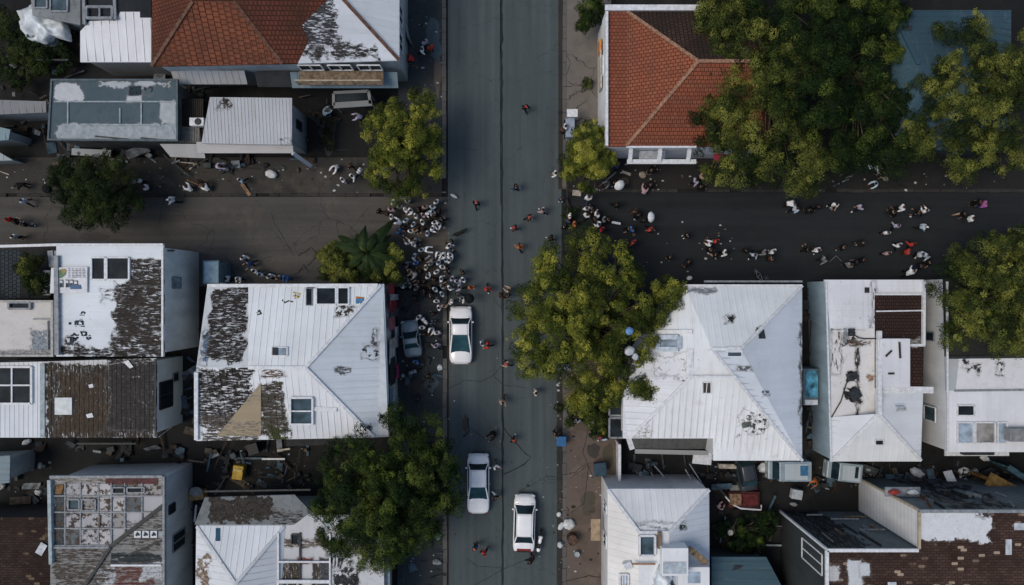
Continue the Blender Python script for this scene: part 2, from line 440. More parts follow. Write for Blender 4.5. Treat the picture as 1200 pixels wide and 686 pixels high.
for i,(pts,wd) in enumerate([
    ([(525,456),(545,446),(565,447),(578,440),(589,428)],.10),([(578,440),(589,451),(600,453)],.10),
    ([(600,452),(618,455)],.06),([(526,545),(548,500),(560,508),(588,528)],.07),([(547,488),(549,506),(543,512)],.22),
    ([(591,502),(600,516),(613,528),(621,537),(615,544),(600,552),(590,556)],.20),([(608,576),(624,568),(640,558),(662,560)],.08),
    ([(640,554),(642,562),(700,561)],.06),([(549,690),(575,676),(590,667),(614,657)],.10),([(548,655),(560,664),(589,665)],.08),
    ([(655,492),(650,505),(655,530),(655,545)],.15),([(640,300),(650,310)],.05),([(578,350),(586,360)],.05),
    ([(595,335),(589,343)],.05),([(525,180),(535,174),(560,176)],.04),([(663,102),(682,101)],.09),([(665,138),(677,126),(687,119)],.12),
    ([(663,680),(690,674),(704,676)],.14),([(668,560),(690,545),(684,590),(670,600)],.10),([(672,470),(690,500),(683,530),(695,560)],.10),
    ([(664,65),(668,75),(664,88)],.09),([(318,250),(322,262),(330,275),(338,290),(345,300)],.06),([(350,300),(365,290),(372,300),(360,312),(345,322)],.18),
    ([(300,235),(310,246)],.05),([(350,320),(356,310),(362,320)],.15),([(640,85),(648,84)],.06)]):
    strip('road_crack',pts,wd*.58,.0225 if pts[0][0]<663 and pts[0][0]>524 else (.024 if pts[0][0]<520 else .136),seal,.35,20+i,.28)
# repair patches and stains
def patchmat(n,c): return ground_mat(n,c,tuple(x*1.3 for x in c),tuple(x*.7 for x in c),.2,None,None,.9,.6)
def blob(name,px,py,rx,ry,z,mat,seed):
    r=random.Random(seed); m=MB(); n=22; o=r.random()*9
    m.poly([P(px+rx*math.cos(t)*(1+.5*(mnoise.noise(Vector((math.cos(t)*1.4+o,math.sin(t)*1.4,o))))),py-ry*math.sin(t)*(1+.5*mnoise.noise(Vector((math.cos(t)*1.4+o,math.sin(t)*1.4,o+4)))),0)+Vector((0,0,z)) for t in [2*math.pi*k/n for k in range(n)]])
    return struct(m.build(name,mat))
pm_d=patchmat('dark repair',(.060,.054,.050)); pm_b=patchmat('brown stain',(.105,.083,.068)); pm_m=patchmat('moss stain',(.078,.070,.052)); pm_t=patchmat('teal paving patch',(.07,.095,.105))
for i,(px,py,rx,ry,z,mt) in enumerate([(696,528,8,9,.134,pm_d),(713,534,6,13,.135,pm_m),(683,500,9,5,.1335,pm_b),
    (690,590,10,14,.134,pm_m),(680,605,14,10,.1332,pm_b),(508,45,9,22,.134,pm_t),(512,62,6,12,.135,pm_t),(513,90,4,26,.1345,pm_b),
    (110,278,18,5,.0125,pm_d),
    (385,155,10,22,.012,pm_d),(545,497,3,9,.0185,pm_d),(490,455,12,10,.134,pm_d),(505,450,8,10,.1345,pm_t),(690,640,14,20,.1333,pm_b),
    (730,213,8,4,.134,pm_m)]):
    blob('pavement_patch' if z>.1 else 'ground_patch',px,py,rx,ry,z,mt,60+i)
# ================================================================ buildings
DARKWIN=glass_mat()
BLUEWIN=glass_mat('blue grey glass',(.035,.055,.068),.45)
GREYWIN=glass_mat('pale grey glass',(.16,.20,.24),.45)
white_trim=simple('white painted trim',(.66,.68,.70),.5,.12,4)
grey_trim=simple('grey painted steel',(.24,.26,.28),.5,.2,4)
dark_trim=simple('dark steel',(.035,.04,.043),.5,.3,4)
wood=simple('weathered timber',(.20,.15,.10),.8,.3,5)
rust=simple('rusty sheet',(.16,.075,.04),.8,.4,3)
class Bld: pass
def clip_lines(poly3, run, d):
    # lines along 'v' (world y) or 'h' (world x) every d metres, clipped to the face; z from the face plane
    import numpy as np
    A=np.array([[p.x,p.y,1] for p in poly3]); b=np.array([p.z for p in poly3])
    co_,_,_,_=np.linalg.lstsq(A,b,rcond=None)
    zf=lambda x,y: float(co_[0]*x+co_[1]*y+co_[2])
    ax=0 if run=='v' else 1; ay=1-ax
    lo=min(p[ax] for p in poly3); hi=max(p[ax] for p in poly3); segs=[]
    k=math.ceil((lo+.05)/d)
    while k*d<hi-.05:
        t=k*d; xs=[]
        for i in range(len(poly3)):
            p,q=poly3[i],poly3[(i+1)%len(poly3)]
            if (p[ax]<=t)!=(q[ax]<=t): xs.append(p[ay]+(q[ay]-p[ay])*(t-p[ax])/(q[ax]-p[ax]))
        xs.sort()
        for a,b2 in zip(xs[::2],xs[1::2]):
            if b2-a>.15:
                pa=(t,a+.04) if ax==0 else (a+.04,t); pb=(t,b2-.04) if ax==0 else (b2-.04,t)
                segs.append((Vector((pa[0],pa[1],zf(*pa))),Vector((pb[0],pb[1],zf(*pb)))))
        k+=1
    return segs
def building(name,label,cat,outline,zbase_walls,wallmat,faces,mats,inset=.25,parapet=None,ridges=(),group=None,rib=.47,ribh=.026,skirt=.16,z0=0,ridgemat=None):
    """outline: px points at the eaves [(px,py,z)]; faces: [(mat index,[(px,py,z)...],run or None)]"""
    B=Bld(); ow=[P(*p) for p in outline]; poly=[(p.x,p.y) for p in ow]
    if area(poly)<0: poly=poly[::-1]
    cx=sum(p[0] for p in poly)/len(poly); cy=sum(p[1] for p in poly)/len(poly)
    B.root=empty(name,(cx,cy,0),label,cat,group); B.poly=poly; B.z=zbase_walls
    wm=MB(); wp=offset_poly(poly,inset); B.wp=wp
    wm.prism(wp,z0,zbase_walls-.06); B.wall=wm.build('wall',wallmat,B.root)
    rm=MB(); B.tris=[]; edges={}; 
    def key(p): return (round(p.x,2),round(p.y,2),round(p.z,2))
    for mi,pts,run in faces:
        q=[P(*p) for p in pts]
        if area([(p.x,p.y) for p in q])<0: q=q[::-1]
        rm.poly(q,mi)
        for i in range(1,len(q)-1): B.tris.append((q[0],q[i],q[i+1]))
        for a,b in zip(q,q[1:]+q[:1]):
            k=(key(a),key(b)); kr=(k[1],k[0])
            if kr in edges: edges.pop(kr)
            else: edges[k]=(a,b,mi)
        if run:
            for a,b in clip_lines(q,run,rib): rm.bar(a+Vector((0,0,ribh*.5)),b+Vector((0,0,ribh*.5)),.05,ribh,mi)
    for (a,b,mi) in edges.values():
        dz=Vector((0,0,-skirt)); rm.poly([a+dz,b+dz,b,a],mi)
    B.roof=rm.build('roof',mats,B.root)
    for a,b in ridges:
        m=MB(); u=P(*a)+Vector((0,0,.05)); v=P(*b)+Vector((0,0,.05)); m.bar(u,v,.24,.09); m.build('ridge_cap',ridgemat or (mats[0] if len(mats)<2 else mats[-1]),B.roof)
    if parapet:
        hgt,th,pm=parapet; inn=offset_poly(poly,th); m=MB(); n=len(poly)
        for i in range(n):
            a,b=Vector(poly[i]),Vector(poly[(i+1)%n]); c,d=inn[(i+1)%n],inn[i]
            zt=zbase_walls+hgt; zb=zbase_walls-.1
            A=[Vector((p.x,p.y,z)) for z in (zb,zt) for p in (a,b,c,d)]
            m.poly([A[4],A[5],A[6],A[7]]); m.poly([A[0],A[1],A[5],A[4]]); m.poly([A[2],A[3],A[7],A[6]])
        m.build('parapet',pm,B.root)
    return B
CAMP=Vector((0,0,H))
def on_roof(B,px,py,lift=0.0):
    g=P(px,py,0); d=(g-CAMP).normalized(); best=None
    for t in B.tris:
        h=intersect_ray_tri(t[0],t[1],t[2],d,CAMP,True)
        if h is not None and (best is None or h.z>best.z): best=h
    if best is None: best=P(px,py,B.z)
    return best+Vector((0,0,lift))
def roof_window(B,x0,y0,x1,y1,pane=DARKWIN,frame=white_trim,th=.11,lift=.10,bars=0,name='skylight',hbars=0):
    cs=[on_roof(B,x0,y1),on_roof(B,x1,y1),on_roof(B,x1,y0),on_roof(B,x0,y0)]
    m=MB()
    up=Vector((0,0,1))
    for a,b in zip(cs,cs[1:]+cs[:1]):
        m.bar(a+up*lift*.5,b+up*lift*.5,th,lift*1.4)
    for k in range(bars):
        f=(k+1)/(bars+1); m.bar(cs[0].lerp(cs[1],f)+up*lift*.45,cs[3].lerp(cs[2],f)+up*lift*.45,th*.7,lift*1.1)
    for k in range(hbars):
        f=(k+1)/(hbars+1); m.bar(cs[0].lerp(cs[3],f)+up*lift*.46,cs[1].lerp(cs[2],f)+up*lift*.46,th*.7,lift*1.05)
    f=m.build(name,frame,B.root)
    g=MB(); g.poly([c+up*.045 for c in cs]); g.build('pane',pane,f)
    return f
def roof_panel(B,pts,mat,lift=.05,name='roof_patch',th=.03):
    q=[on_roof(B,*p) for p in pts]
    if area([(p.x,p.y) for p in q])<0: q=q[::-1]
    m=MB(); up=Vector((0,0,1)); top=[c+up*lift for c in q]; bot=[c+up*(lift-th) for c in q]
    m.poly(top); m.poly(bot[::-1])
    for i in range(len(q)):
        j=(i+1)%len(q); m.poly([bot[i],bot[j],top[j],top[i]])
    return m.build(name,mat,B.root)
def roof_box(B,px,py,w,d,h,mat,name,rz=0,bevel=.02,lift=0):
    p=on_roof(B,px,py); m=MB(); m.box(p+Vector((0,0,h/2-.05+lift)),(w,d,h),rz); return m.build(name,mat,B.root,bevel=bevel)
def roof_marks(B,strokes,mat,w=.06,name='graffiti',lift=.012):
    m=MB()
    for st in strokes:
        q=[on_roof(B,*p,lift) for p in st]
        for a,b in zip(q,q[1:]):
            d=(b-a); 
            if d.length<1e-3: continue
            d.normalize(); s=Vector((-d.y,d.x,0))*w/2; e=d*w*.3
            m.poly([a-e+s,a-e-s,b+e-s,b+e+s])
    return m.build(name,mat,B.root)
def wall_win(B,side,y0,y1,z0,z1,pane=DARKWIN,frame=white_trim,bars=1,name='window',proud=.05):
    """side E/W: y0..y1 world y on that wall; side N/S: world x."""
    xs=[p.x for p in B.wp]; ys=[p.y for p in B.wp]
    m=MB(); g=MB(); s={'E':1,'W':-1,'N':1,'S':-1}[side]
    c={'E':max(xs),'W':min(xs),'N':max(ys),'S':min(ys)}[side] if not isinstance(side,tuple) else 0
    def pt(u,z,o): return Vector((c+s*o,u,z)) if side in 'EW' else Vector((u,c+s*o,z))
    t=.09
    def fb(a,b): m.bar(a,b,t,t)
    fb(pt(y0,z0,proud),pt(y1,z0,proud)); fb(pt(y0,z1,proud),pt(y1,z1,proud)); fb(pt(y0,z0+.05,proud),pt(y0,z1-.05,proud)); fb(pt(y1,z0+.05,proud),pt(y1,z1-.05,proud))
    for k in range(bars):
        u=y0+(y1-y0)*(k+1)/(bars+1); fb(pt(u,z0+.05,proud-.01),pt(u,z1-.05,proud-.01))
    q=[pt(y0,z0,.02),pt(y1,z0,.02),pt(y1,z1,.02),pt(y0,z1,.02)]
    g.poly(q); f=m.build(name,frame,B.root); g.build('pane',pane,f)
    return f
def on_wall(B,side,px,py,zguess=None):
    xs=[p.x for p in B.wp]; ys=[p.y for p in B.wp]
    g=P(px,py,0); d=g-CAMP
    if side in 'EW':
        X=max(xs) if side=='E' else min(xs); t=(X-CAMP.x)/d.x
    else:
        Y=max(ys) if side=='N' else min(ys); t=(Y-CAMP.y)/d.y
    return CAMP+d*t
def plank(B,a,b,w,h,mat,name):
    m=MB(); m.bar(a,b,w,h); return m.build(name,mat,B.root)

TEAL=(.055,.085,.10); W1=(.68,.71,.74)
DK=((.022,.020,.019),(.06,.052,.045)); DKB=((.035,.028,.022),(.085,.07,.055))
# ---- B1 terracotta and white house, top left
z1,zr=6.3,8.8
m_t=roof_tile('terracotta ribs',((.19,.066,.038),(.24,.088,.050),(.075,.038,.027)),run='v',dark=.65,pitch=.45)
m_b=roof_tile('brown red tiles',((.12,.042,.027),(.155,.054,.034),(.05,.027,.02)),run='h',dark=.8,pitch=.28)
m_w=roof_white('peeling white tiles',(.58,.61,.66),[(345,-8,395,52,7.6,(.03,.03,.033),(.07,.07,.075),1.2,.8,'h'),(335,58,440,66,6.6,(.06,.055,.05),(.02,.02,.02),.8,.6,'h')],.7,'h')
m_c=roof_white('white sheet hip',(.70,.73,.76),[],.25,'h')
wl=wall_boards('weathered blue grey boards',(.30,.34,.36),.25,.8)
B1=building('tiled_house','large house with a half terracotta, half peeling white hipped roof and a balcony','house',
 [(178,78,z1),(468,71,z1),(468,-80,z1),(178,-80,z1)],z1,wl,
 [(0,[(178,78,z1),(331,75,z1),(274,2,zr),(226,2,zr)],'v'),
  (1,[(331,75,z1),(349,74.5,z1),(362,48,7.2),(354,30,7.8),(386,-3,zr),(274,2,zr)],None),
  (2,[(349,74.5,z1),(468,71,z1),(399,-4,zr),(386,-3,zr),(354,30,7.8),(362,48,7.2)],None),
  (3,[(468,71,z1),(468,-80,z1),(399,-4,zr)],'h'),
  (1,[(178,78,z1),(226,2,zr),(178,-80,z1)],None),
  (1,[(178,-80,z1),(226,2,zr),(274,2,zr),(386,-3,zr),(399,-4,zr),(468,-80,z1)],None)],[m_t,m_b,m_w,m_c],
 ridgemat=simple('brown ridge tiles',(.15,.08,.055),.8,.3,5),ridges=[((178,78,z1),(226,2,zr)),((331,75,z1),(274,2,zr)),((468,71,z1),(399,-4,zr))])
ys=min(p.y for p in B1.wp); xe=max(p.x for p in B1.wp)
def lean(B,name,x0,x1,ya,za,yb,zb,mat,run=True,label=None,edge=.08):
    m=MB(); m.poly([(x0,ya,za),(x0,yb,zb),(x1,yb,zb),(x1,ya,za)]); m.poly([(x0,ya,za-edge),(x1,ya,za-edge),(x1,yb,zb-edge),(x0,yb,zb-edge)])
    m.poly([(x0,yb,zb-edge),(x1,yb,zb-edge),(x1,yb,zb),(x0,yb,zb)]); m.poly([(x0,ya,za-edge),(x0,yb,zb-edge),(x0,yb,zb),(x0,ya,za)]); m.poly([(x1,ya,za-edge),(x1,ya,za),(x1,yb,zb),(x1,yb,zb-edge)])
    if run:
        n=int(abs(x1-x0)/.5)
        for k in range(1,n):
            x=x0+(x1-x0)*k/n; m.bar((x,ya,za+.015),(x,yb,zb+.015),.04,.03)
    return m.build(name,mat,B.root)
lean(B1,'awning',P(341,0,3.6).x,P(466,0,3.6).x,ys+.05,3.9,ys-1.0,3.3,roof_white('faded blue awning',(.19,.27,.32),[],.8,'v'))
lean(B1,'awning',P(205,0,3.6).x,P(290,0,3.6).x,ys+.05,4.3,ys-.8,3.6,roof_white('dirty pale awning',(.40,.42,.44),[],1,'v'))
lean(B1,'awning',P(300,0,3.6).x,P(340,0,3.6).x,ys+.05,4.0,ys-.9,3.2,roof_flat('dark felt awning',((.03,.035,.04),(.05,.055,.06),(.02,.02,.02))),False)
m=MB(); x0,x1=P(348,0,5).x,P(448,0,5).x
m.box(((x0+x1)/2,ys-.55,4.45),(x1-x0,1.1,.12)); bal=m.build('balcony',wood,B1.root)
m=MB()
for xx in (x0,x0+(x1-x0)*.3,x0+(x1-x0)*.66,x1): m.box((xx,ys-1.05,5.0),(.08,.08,1.0))
m.bar((x0,ys-1.05,5.5),(x1,ys-1.05,5.5),.09,.07); m.build('railing',simple('cream paint',(.42,.36,.26),.6),bal)
for k in range(3):
    a=x0+.3+k*2.2; wall_win(B1,'S',a,a+1.7,4.7,5.9)
ye=[P(0,y,4).y for y in (30,62)]
wall_win(B1,'E',ye[1],ye[1]+1.3,3.4,5.2); wall_win(B1,'E',ye[0],ye[0]+1.3,3.4,5.2)
# porch canopy south of it
pc=empty('porch_canopy',P(414,116,0),'grey framed porch canopy with a dark top beside the peeling tiled house','canopy')
m=MB()
for a,b in (((391,124,2.6),(436,121,2.6)),((432,107,2.6),(434,122,2.6)),((391,110,2.6),(391,124,2.6)),((391,109,2.6),(432,107,2.6))): m.bar(P(*a),P(*b),.45 if a[1]>120 else .22,.12)
m.build('frame',roof_white('canopy frame paint',(.22,.235,.235),[],1.2,'h'),pc)
m=MB(); m.poly([P(393,122,2.55),P(431,120,2.55),P(431,109,2.55),P(393,111,2.55)]); m.build('canopy_panel',DARKWIN,pc)
for q in ((392,123),(435,121),(432,108),(392,110)):
    m=MB(); t=P(*q,2.5); m.box((t.x,t.y,1.25),(.09,.09,2.5)); m.build('post',grey_trim,pc)

# ---- B2 white ribbed outbuilding
z=4.4
B2=building('outbuilding','small white outbuilding with a ribbed flat roof left of the terracotta house','outbuilding',
 [(94,73,z),(177,73,z),(177,-60,z),(94,-60,z)],z,wall_boards('grey boards',(.35,.37,.38)),
 [(0,[(94,73,z),(177,73,z),(177,21,z+.5),(164,21,z+.5),(164,14,z+.55),(141,14,z+.55),(136,24,z+.45),(105,25,z+.45),(94,37,z+.4)],'v'),
  (1,[(94,37,z+.4),(105,25,z+.45),(136,24,z+.45),(141,14,z+.55),(164,14,z+.55),(164,21,z+.5),(177,21,z+.5),(177,-60,z),(94,-60,z)],None)],
 [roof_white('white ribbed sheet',(.70,.71,.73),[],.35,'v'),roof_flat('black roofing felt',((.018,.021,.024),(.03,.035,.04),(.012,.012,.012)))],rib=.62,ribh=.05)
roof_window(B2,104,10,134,23,DARKWIN,grey_trim,.18,.3,1)
for a,b in (((136,-20),(137,24)),((100,-20),(101,30))):
    plank(B2,on_roof(B2,*a,.2),on_roof(B2,*b,.2),.22,.2,grey_trim,'gutter')
# ---- tarpaulin heap and sheds, top left corner
def tarp(name,pts_px,z,label,cat,mat,seed,amp=.5,group=None,skirt=True):
    """crumpled cloth: an irregular sheet draped over something, edge hanging down"""
    q=[P(x,y,z) for x,y in pts_px]; c=sum(q,Vector())/len(q); m=bmesh.new(); r=random.Random(seed)
    n=len(q); rings=9; V=[]
    ctr=m.verts.new((0,0,0)); off=Vector((seed*3.3,seed*1.7,0))
    M=n*5
    for k in range(1,rings+1):
        row=[]
        for j in range(M):
            a=q[(j//5)%n]; b=q[(j//5+1)%n]; p=a.lerp(b,(j%5)/5); d=(p-c)*min(1,k/(rings-1))
            zz=mnoise.noise((c+d)*1.1+off)*amp+mnoise.noise((c+d)*3.1+off)*amp*.45+abs(mnoise.noise((c+d)*.8+off*2))*-amp
            if k==rings: d=d*1.05; zz-=min(z*.8,.7)
            row.append(m.verts.new((d.x,d.y,d.z+zz)))
        V.append(row)
    for j in range(M): m.faces.new((ctr,V[0][j],V[0][(j+1)%M]))
    for k in range(rings-1):
        for j in range(M): m.faces.new((V[k][j],V[k+1][j],V[k+1][(j+1)%M],V[k][(j+1)%M]))
    bmesh.ops.recalc_face_normals(m,faces=m.faces)
    for f in m.faces: f.smooth=True
    me=bpy.data.meshes.new(name); m.to_mesh(me); m.free(); me.materials.append(mat)
    o=bpy.data.objects.new(name,me); C.objects.link(o); o.location=c
    return tag(o,label,cat,group)
cloth=simple('white tarpaulin',(.62,.67,.70),.6,.25,1.2,bump=.3)
tarp('tarpaulin',[(18,12),(35,2),(58,8),(75,32),(74,44),(58,40),(50,48),(30,44),(20,32)],2.6,'crumpled white tarpaulin heap in the top left corner','tarpaulin',cloth,3,.7)
tarp('tarpaulin',[(48,46),(60,42),(64,50),(60,60),(52,54),(44,54)],1.2,'small torn bluish tarpaulin below the white tarpaulin heap','tarpaulin',simple('blue white tarp',(.42,.52,.57),.6,.3,2,bump=.3),5,.4)
# small flat shed roof top left behind it
z=3.2
B3=building('shed','metal shed with shiny grey roof panes beside the white tarpaulin heap','shed',[(38,18,z),(96,30,z),(98,-60,z),(30,-60,z)],z,wl,
 [(0,[(38,18,z),(96,30,z),(98,-60,z+.3),(30,-60,z+.3)],None)],[roof_flat('dull metal sheet',((.16,.18,.19),(.25,.27,.28),(.05,.05,.055)),sheen=.45)])
for a in ((41,-4,56,10),(60,-4,80,14)): roof_window(B3,*a,BLUEWIN,grey_trim,.12,.12,0)
# ---- B4 slate blue flat roof
z=4.6
B4=building('flat_roofed_building','long narrow building with a slate blue flat roof and whitish peeled patches','building',
 [(56,165,z),(209,166,z),(209,93,z),(60,93,z)],z,wall_boards('dark rotten boards',(.10,.10,.10),.25,.9),
 [(0,[(56,165,z),(209,166,z),(209,93,z),(60,93,z)],None)],
 [roof_flat('slate blue felt',((.062,.092,.108),(.080,.115,.132),(.05,.07,.08)),[(64,98,96,119,z,(.42,.44,.46),(.50,.52,.54),.35,0,'s'),(118,95,200,101,z,(.34,.38,.40),(.42,.45,.47),  .5,1.2,'s'),
   (188,119,206,147,z,(.32,.35,.37),(.42,.45,.46),.3,0,'s'),(66,146,205,165,z,(.22,.26,.28),(.38,.41,.43),.35,0,'s'),(149,112,166,120,z,(.40,.43,.45),(.5,.52,.54),.2,0,'s'),
   (151,101,166,112,z,(.02,.035,.045),(.03,.05,.06),.2,0,'n'),(168,103,180,112,z,(.02,.03,.035),(.05,.06,.07),.5,.4,'n')],speck=.25)],
 parapet=(.10,.14,simple('slate rim',(.09,.12,.135),.6)))
for a,b in (((64,119.5),(205,119.5)),((206,119.5),(206,164)),((95,146),(188,147)),((141,127),(141,145)),((166,121),(166,146)),((80,120),(80,146)),((112,160),(150,163.5)),((165,162),(192,164.5))):
    plank(B4,on_roof(B4,*a,.04),on_roof(B4,*b,.04),.10,.08,simple('pale seam',(.30,.35,.38),.6) if a[1]<150 else dark_trim,'roof_seam')
# ---- B5 streaked corrugated roof
z=4.9
B5=building('corrugated_house','house with a streaked grey white corrugated roof above a pale ledge','house',
 [(236,168,z),(342,170,z),(342,115,z),(246,114,z)],z,wall_boards('blackened white boards',(.26,.29,.30),.25,1.0),
 [(0,[(236,168,z),(342,170,z),(342,115,z+.5),(246,114,z+.5)],'v')],
 [roof_white('streaked corrugated sheet',(.47,.49,.51),[(256,118,268,128,z+.4,DK[0],DK[1],.6,.5,'n'),(330,164,342,170,z,(.10,.12,.14),(.2,.2,.2),.4,.4,'n')],1.3,'v')],rib=.26,ribh=.03)
yl=min(p.y for p in B5.wp)
lean(B5,'ledge',P(232,0,4.2).x,P(344,0,4.2).x,yl+.05,4.5,yl-.75,4.25,roof_white('pale ledge board',(.46,.45,.44),[],.9,'h'),False)
m=MB(); m.bar((P(344,0,4.2).x-.05,yl-.75,4.2),(P(363,190,1).x,P(363,194,1).y,.6),.3,.1); m.build('gutter',white_trim,B5.root)
m=MB(); x0,x1=P(190,0,3.6).x,P(240,0,3.6).x; m.poly([(x0,yl,4.0),(x0+.6,yl-.9,3.5),(x1,yl-1.0,3.5),(x1,yl,4.0)]); m.build('awning',roof_white('ledge awning',(.42,.42,.41),[],.9),B5.root)
wall_win(B5,'E',P(0,150,3).y,P(0,140,3).y,1.6,3.0,bars=0,frame=dark_trim)
# deck between B4 and B5 with its air conditioner
dk=empty('deck',P(226,142,0),'dark slatted timber deck between the slate roof and the corrugated roof','deck')
m=MB()
for k in range(12):
    x=212+k*2.3; m.bar(P(x,116,3.4),P(x,168,3.4),.12,.06)
m.build('slats',simple('black timber',(.03,.026,.022),.8),dk)
for q in ((213,117),(238,117),(213,167),(238,167)):
    m=MB(); t=P(*q,3.3); m.box((t.x,t.y,1.65),(.1,.1,3.3)); m.build('post',dark_trim,dk)
m=MB(); m.poly([P(208,167,3.55),P(235,168,3.55),P(234,150,3.6),P(209,148,3.6)])
for k in range(9): m.bar(P(209+k*3,167,3.57),P(210+k*2.9,149,3.62),.06,.05)
m.build('slatted_panel',simple('grey slats',(.18,.18,.165),.8),dk)
def ac_unit(loc,label,sx=.95,sy=.7,rz=0,group=None):
    e=empty('air_conditioner',loc,label,'air conditioner',group,rz)
    m=MB(); m.box((loc.x,loc.y,loc.z+.35),(sx,sy,.6),0); m.build('case',white_trim,e,bevel=.03)
    m=MB(); m.lathe((loc.x+.12,loc.y,loc.z+.66),[(.24,0),(.26,.02),(.20,.03),(.05,.03)],16); m.build('fan_grille',dark_trim,e)
    return e
t=P(234.5,145,3.5); ac_unit(t,'white air conditioner box on the dark deck',1.1,.62)

# ---- B6 white boarded house with poster
z=6.6
PEEL=((.016,.014,.013),(.050,.041,.035))
mw6=roof_white('white roof boards',(.66,.70,.73),[(134,330,192,418,z,*PEEL,.7,.93,'h'),(153,304,192,335,z,*PEEL,.25,.88,'h'),(76,396,92,404,z,(.02,.02,.025),(.04,.05,.06),.6,.6,'n'),(72,408,150,418,z,PEEL[0],PEEL[0],.5,.92,'h'),(120,340,140,352,z,*PEEL,.6,.4,'h')],.35,'h')
B6=building('boarded_house','white boarded house with a poster on its roof beside a black peeled strip','house',
 [(66,418,z),(192,418,z),(192,286,z),(66,286,z)],z,wall_boards('pale blue white boards',(.50,.56,.60),.24,.6),
 [(0,[(66,418,z),(192,418,z),(192,286,z),(66,286,z)],'h')],[mw6],rib=.40,ribh=.02)
roof_window(B6,108,302,124,328,DARKWIN,white_trim,.12,.12); roof_window(B6,126,302,152,328,DARKWIN,white_trim,.12,.12)
plank(B6,on_roof(B6,66.5,287,.1),on_roof(B6,192,287,.1),.16,.16,white_trim,'gutter')
plank(B6,on_roof(B6,191.4,290,.1),on_roof(B6,191.4,418,.1),.14,.14,white_trim,'gutter')
plank(B6,on_roof(B6,68,300,.15),on_roof(B6,69,416,.15),.30,.25,grey_trim,'pipe')
# poster board leaning on the roof
po=empty('poster_board',on_roof(B6,83,328),'white poster board with a small map drawing and writing on the boarded roof','poster')
def pp(x,y,l): return on_roof(B6,x,y,l)
m=MB(); q=[pp(60,344,.14),pp(103.5,343,.14),pp(104,313,.20),pp(62,314,.20)]; m.poly(q); m.poly([v-Vector((0,0,.05)) for v in q][::-1])
for i in range(4): m.poly([q[i]-Vector((0,0,.05)),q[(i+1)%4]-Vector((0,0,.05)),q[(i+1)%4],q[i]])
m.build('board',simple('poster white',(.62,.63,.66),.5,.08),po)
def shape(pts,l,mat,name='printed_shape'):
    m=MB(); q=[pp(x,y,l) for x,y in pts]
    if area([(v.x,v.y) for v in q])<0: q=q[::-1]
    m.poly(q); return m.build(name,mat,po)
shape([(68,318),(74,316),(80,317),(79,322),(74,326),(69,327),(67,323)],.215,simple('map green',(.13,.22,.12),.6)); shape([(73,315.5),(79,315),(80,319),(76,321)],.222,simple('map ochre',(.35,.26,.10),.6)); shape([(67,322),(71,321),(72,325),(69,327)],.224,simple('map blue',(.06,.14,.26),.6))
ink=simple('poster ink',(.03,.04,.06),.6)
for x,y in ((72,328),(79,328),(84,328),(89,329)): 
    shape([(x,y),(x+4,y),(x+4,y+9),(x+3.1,y+9),(x+3.1,y+1),(x,y+1)],.20,ink,'printed_letter'); shape([(x,y+4),(x+2.2,y+4),(x+2.2,y+9),(x,y+9)],.204,ink,'printed_letter')
shape([(85,334),(96,334),(97,339),(84,339)],.21,simple('poster blue',(.07,.13,.24),.6))
m=MB()
for k in range(6):
    y=315.5+k*1.9; 
    for j in range(5): m.bar(pp(82+j*4.2,y,.212),pp(82+j*4.2+2.2+((k*j)%3)*.6,y,.212),.05,.01)
m.build('printed_text',simple('poster grey ink',(.16,.18,.22),.6),po)
gr=simple('blue black spray paint',(.012,.03,.055),.6)
r_=random.Random(5); st=[]
for (cx,cy,rr,n) in ((97,368,4,9),(94,379,7,16),(88,395,6,14),(104,396,4,9),(82,379,2,5),(98,391,5,10)):
    a=r_.random()*6; pts=[]
    for k in range(n): a+=r_.uniform(.8,2.2); pts.append((cx+rr*math.cos(a)*r_.uniform(.4,1),cy+rr*.8*math.sin(a)*r_.uniform(.4,1)))
    st.append(pts)
roof_marks(B6,st,gr,.085)
q=[on_wall(B6,'E',213,329),on_wall(B6,'E',204,324)]
wall_win(B6,'E',P(0,338,4).y,P(0,325,4).y,3.4,4.8,GREYWIN,grey_trim)
plank(B6,on_wall(B6,'E',196,294)+Vector((.06,0,0)),on_wall(B6,'E',203,294)+Vector((.06,0,0)),.12,.1,dark_trim,'vent')
# blue booth beside it
z=2.6; bo=building('booth','small pale blue booth with a flat lid beside the boarded house','booth',[(238,333,z),(257,333,z),(257,305.5,z),(238,305.5,z)],z,simple('blue booth wall',(.12,.19,.23),.6),[(0,[(238,333,z),(257,333,z),(257,305.5,z),(238,305.5,z)],None)],[simple('blue booth lid',(.26,.39,.46),.5,.15,2)],inset=.1,parapet=(.06,.08,simple('booth rim',(.10,.17,.21),.5)))
for dx in (-.35,.35): wall_win(bo,'S',bo.root.location.x+dx-.25,bo.root.location.x+dx+.25,1.2,2.0,bars=0)
# ---- B7 cream flat roof
z=5.6
B7=building('cream_house','low house with a cracked cream flat roof at the left edge','house',[(-60,418,z),(64,418,z),(64,352,z),(-60,352,z)],z,wall_boards('grey render',(.3,.3,.3)),
 [(0,[(-60,418,z),(64,418,z),(64,352,z),(-60,352,z)],None)],[roof_flat('cracked cream screed',((.52,.50,.47),(.60,.58,.55),(.40,.39,.37)),[(36,386,60,412,z,(.20,.23,.26),(.3,.33,.35),.8,.7,'n'),(-20,411,66,420,z,(.28,.28,.28),(.36,.36,.35),.15,0,'n')],speck=.9)],parapet=(.2,.16,simple('cream parapet',(.42,.41,.39),.7)))
plank(B7,on_roof(B7,40,374,.1),on_roof(B7,64,374,.1),.1,.08,grey_trim,'roof_seam'); plank(B7,on_roof(B7,57,376,.1),on_roof(B7,57,410,.1),.08,.08,grey_trim,'roof_seam')
roof_window(B7,12,344.5+10,37,362,DARKWIN,grey_trim,.15,.2)
z=4.2
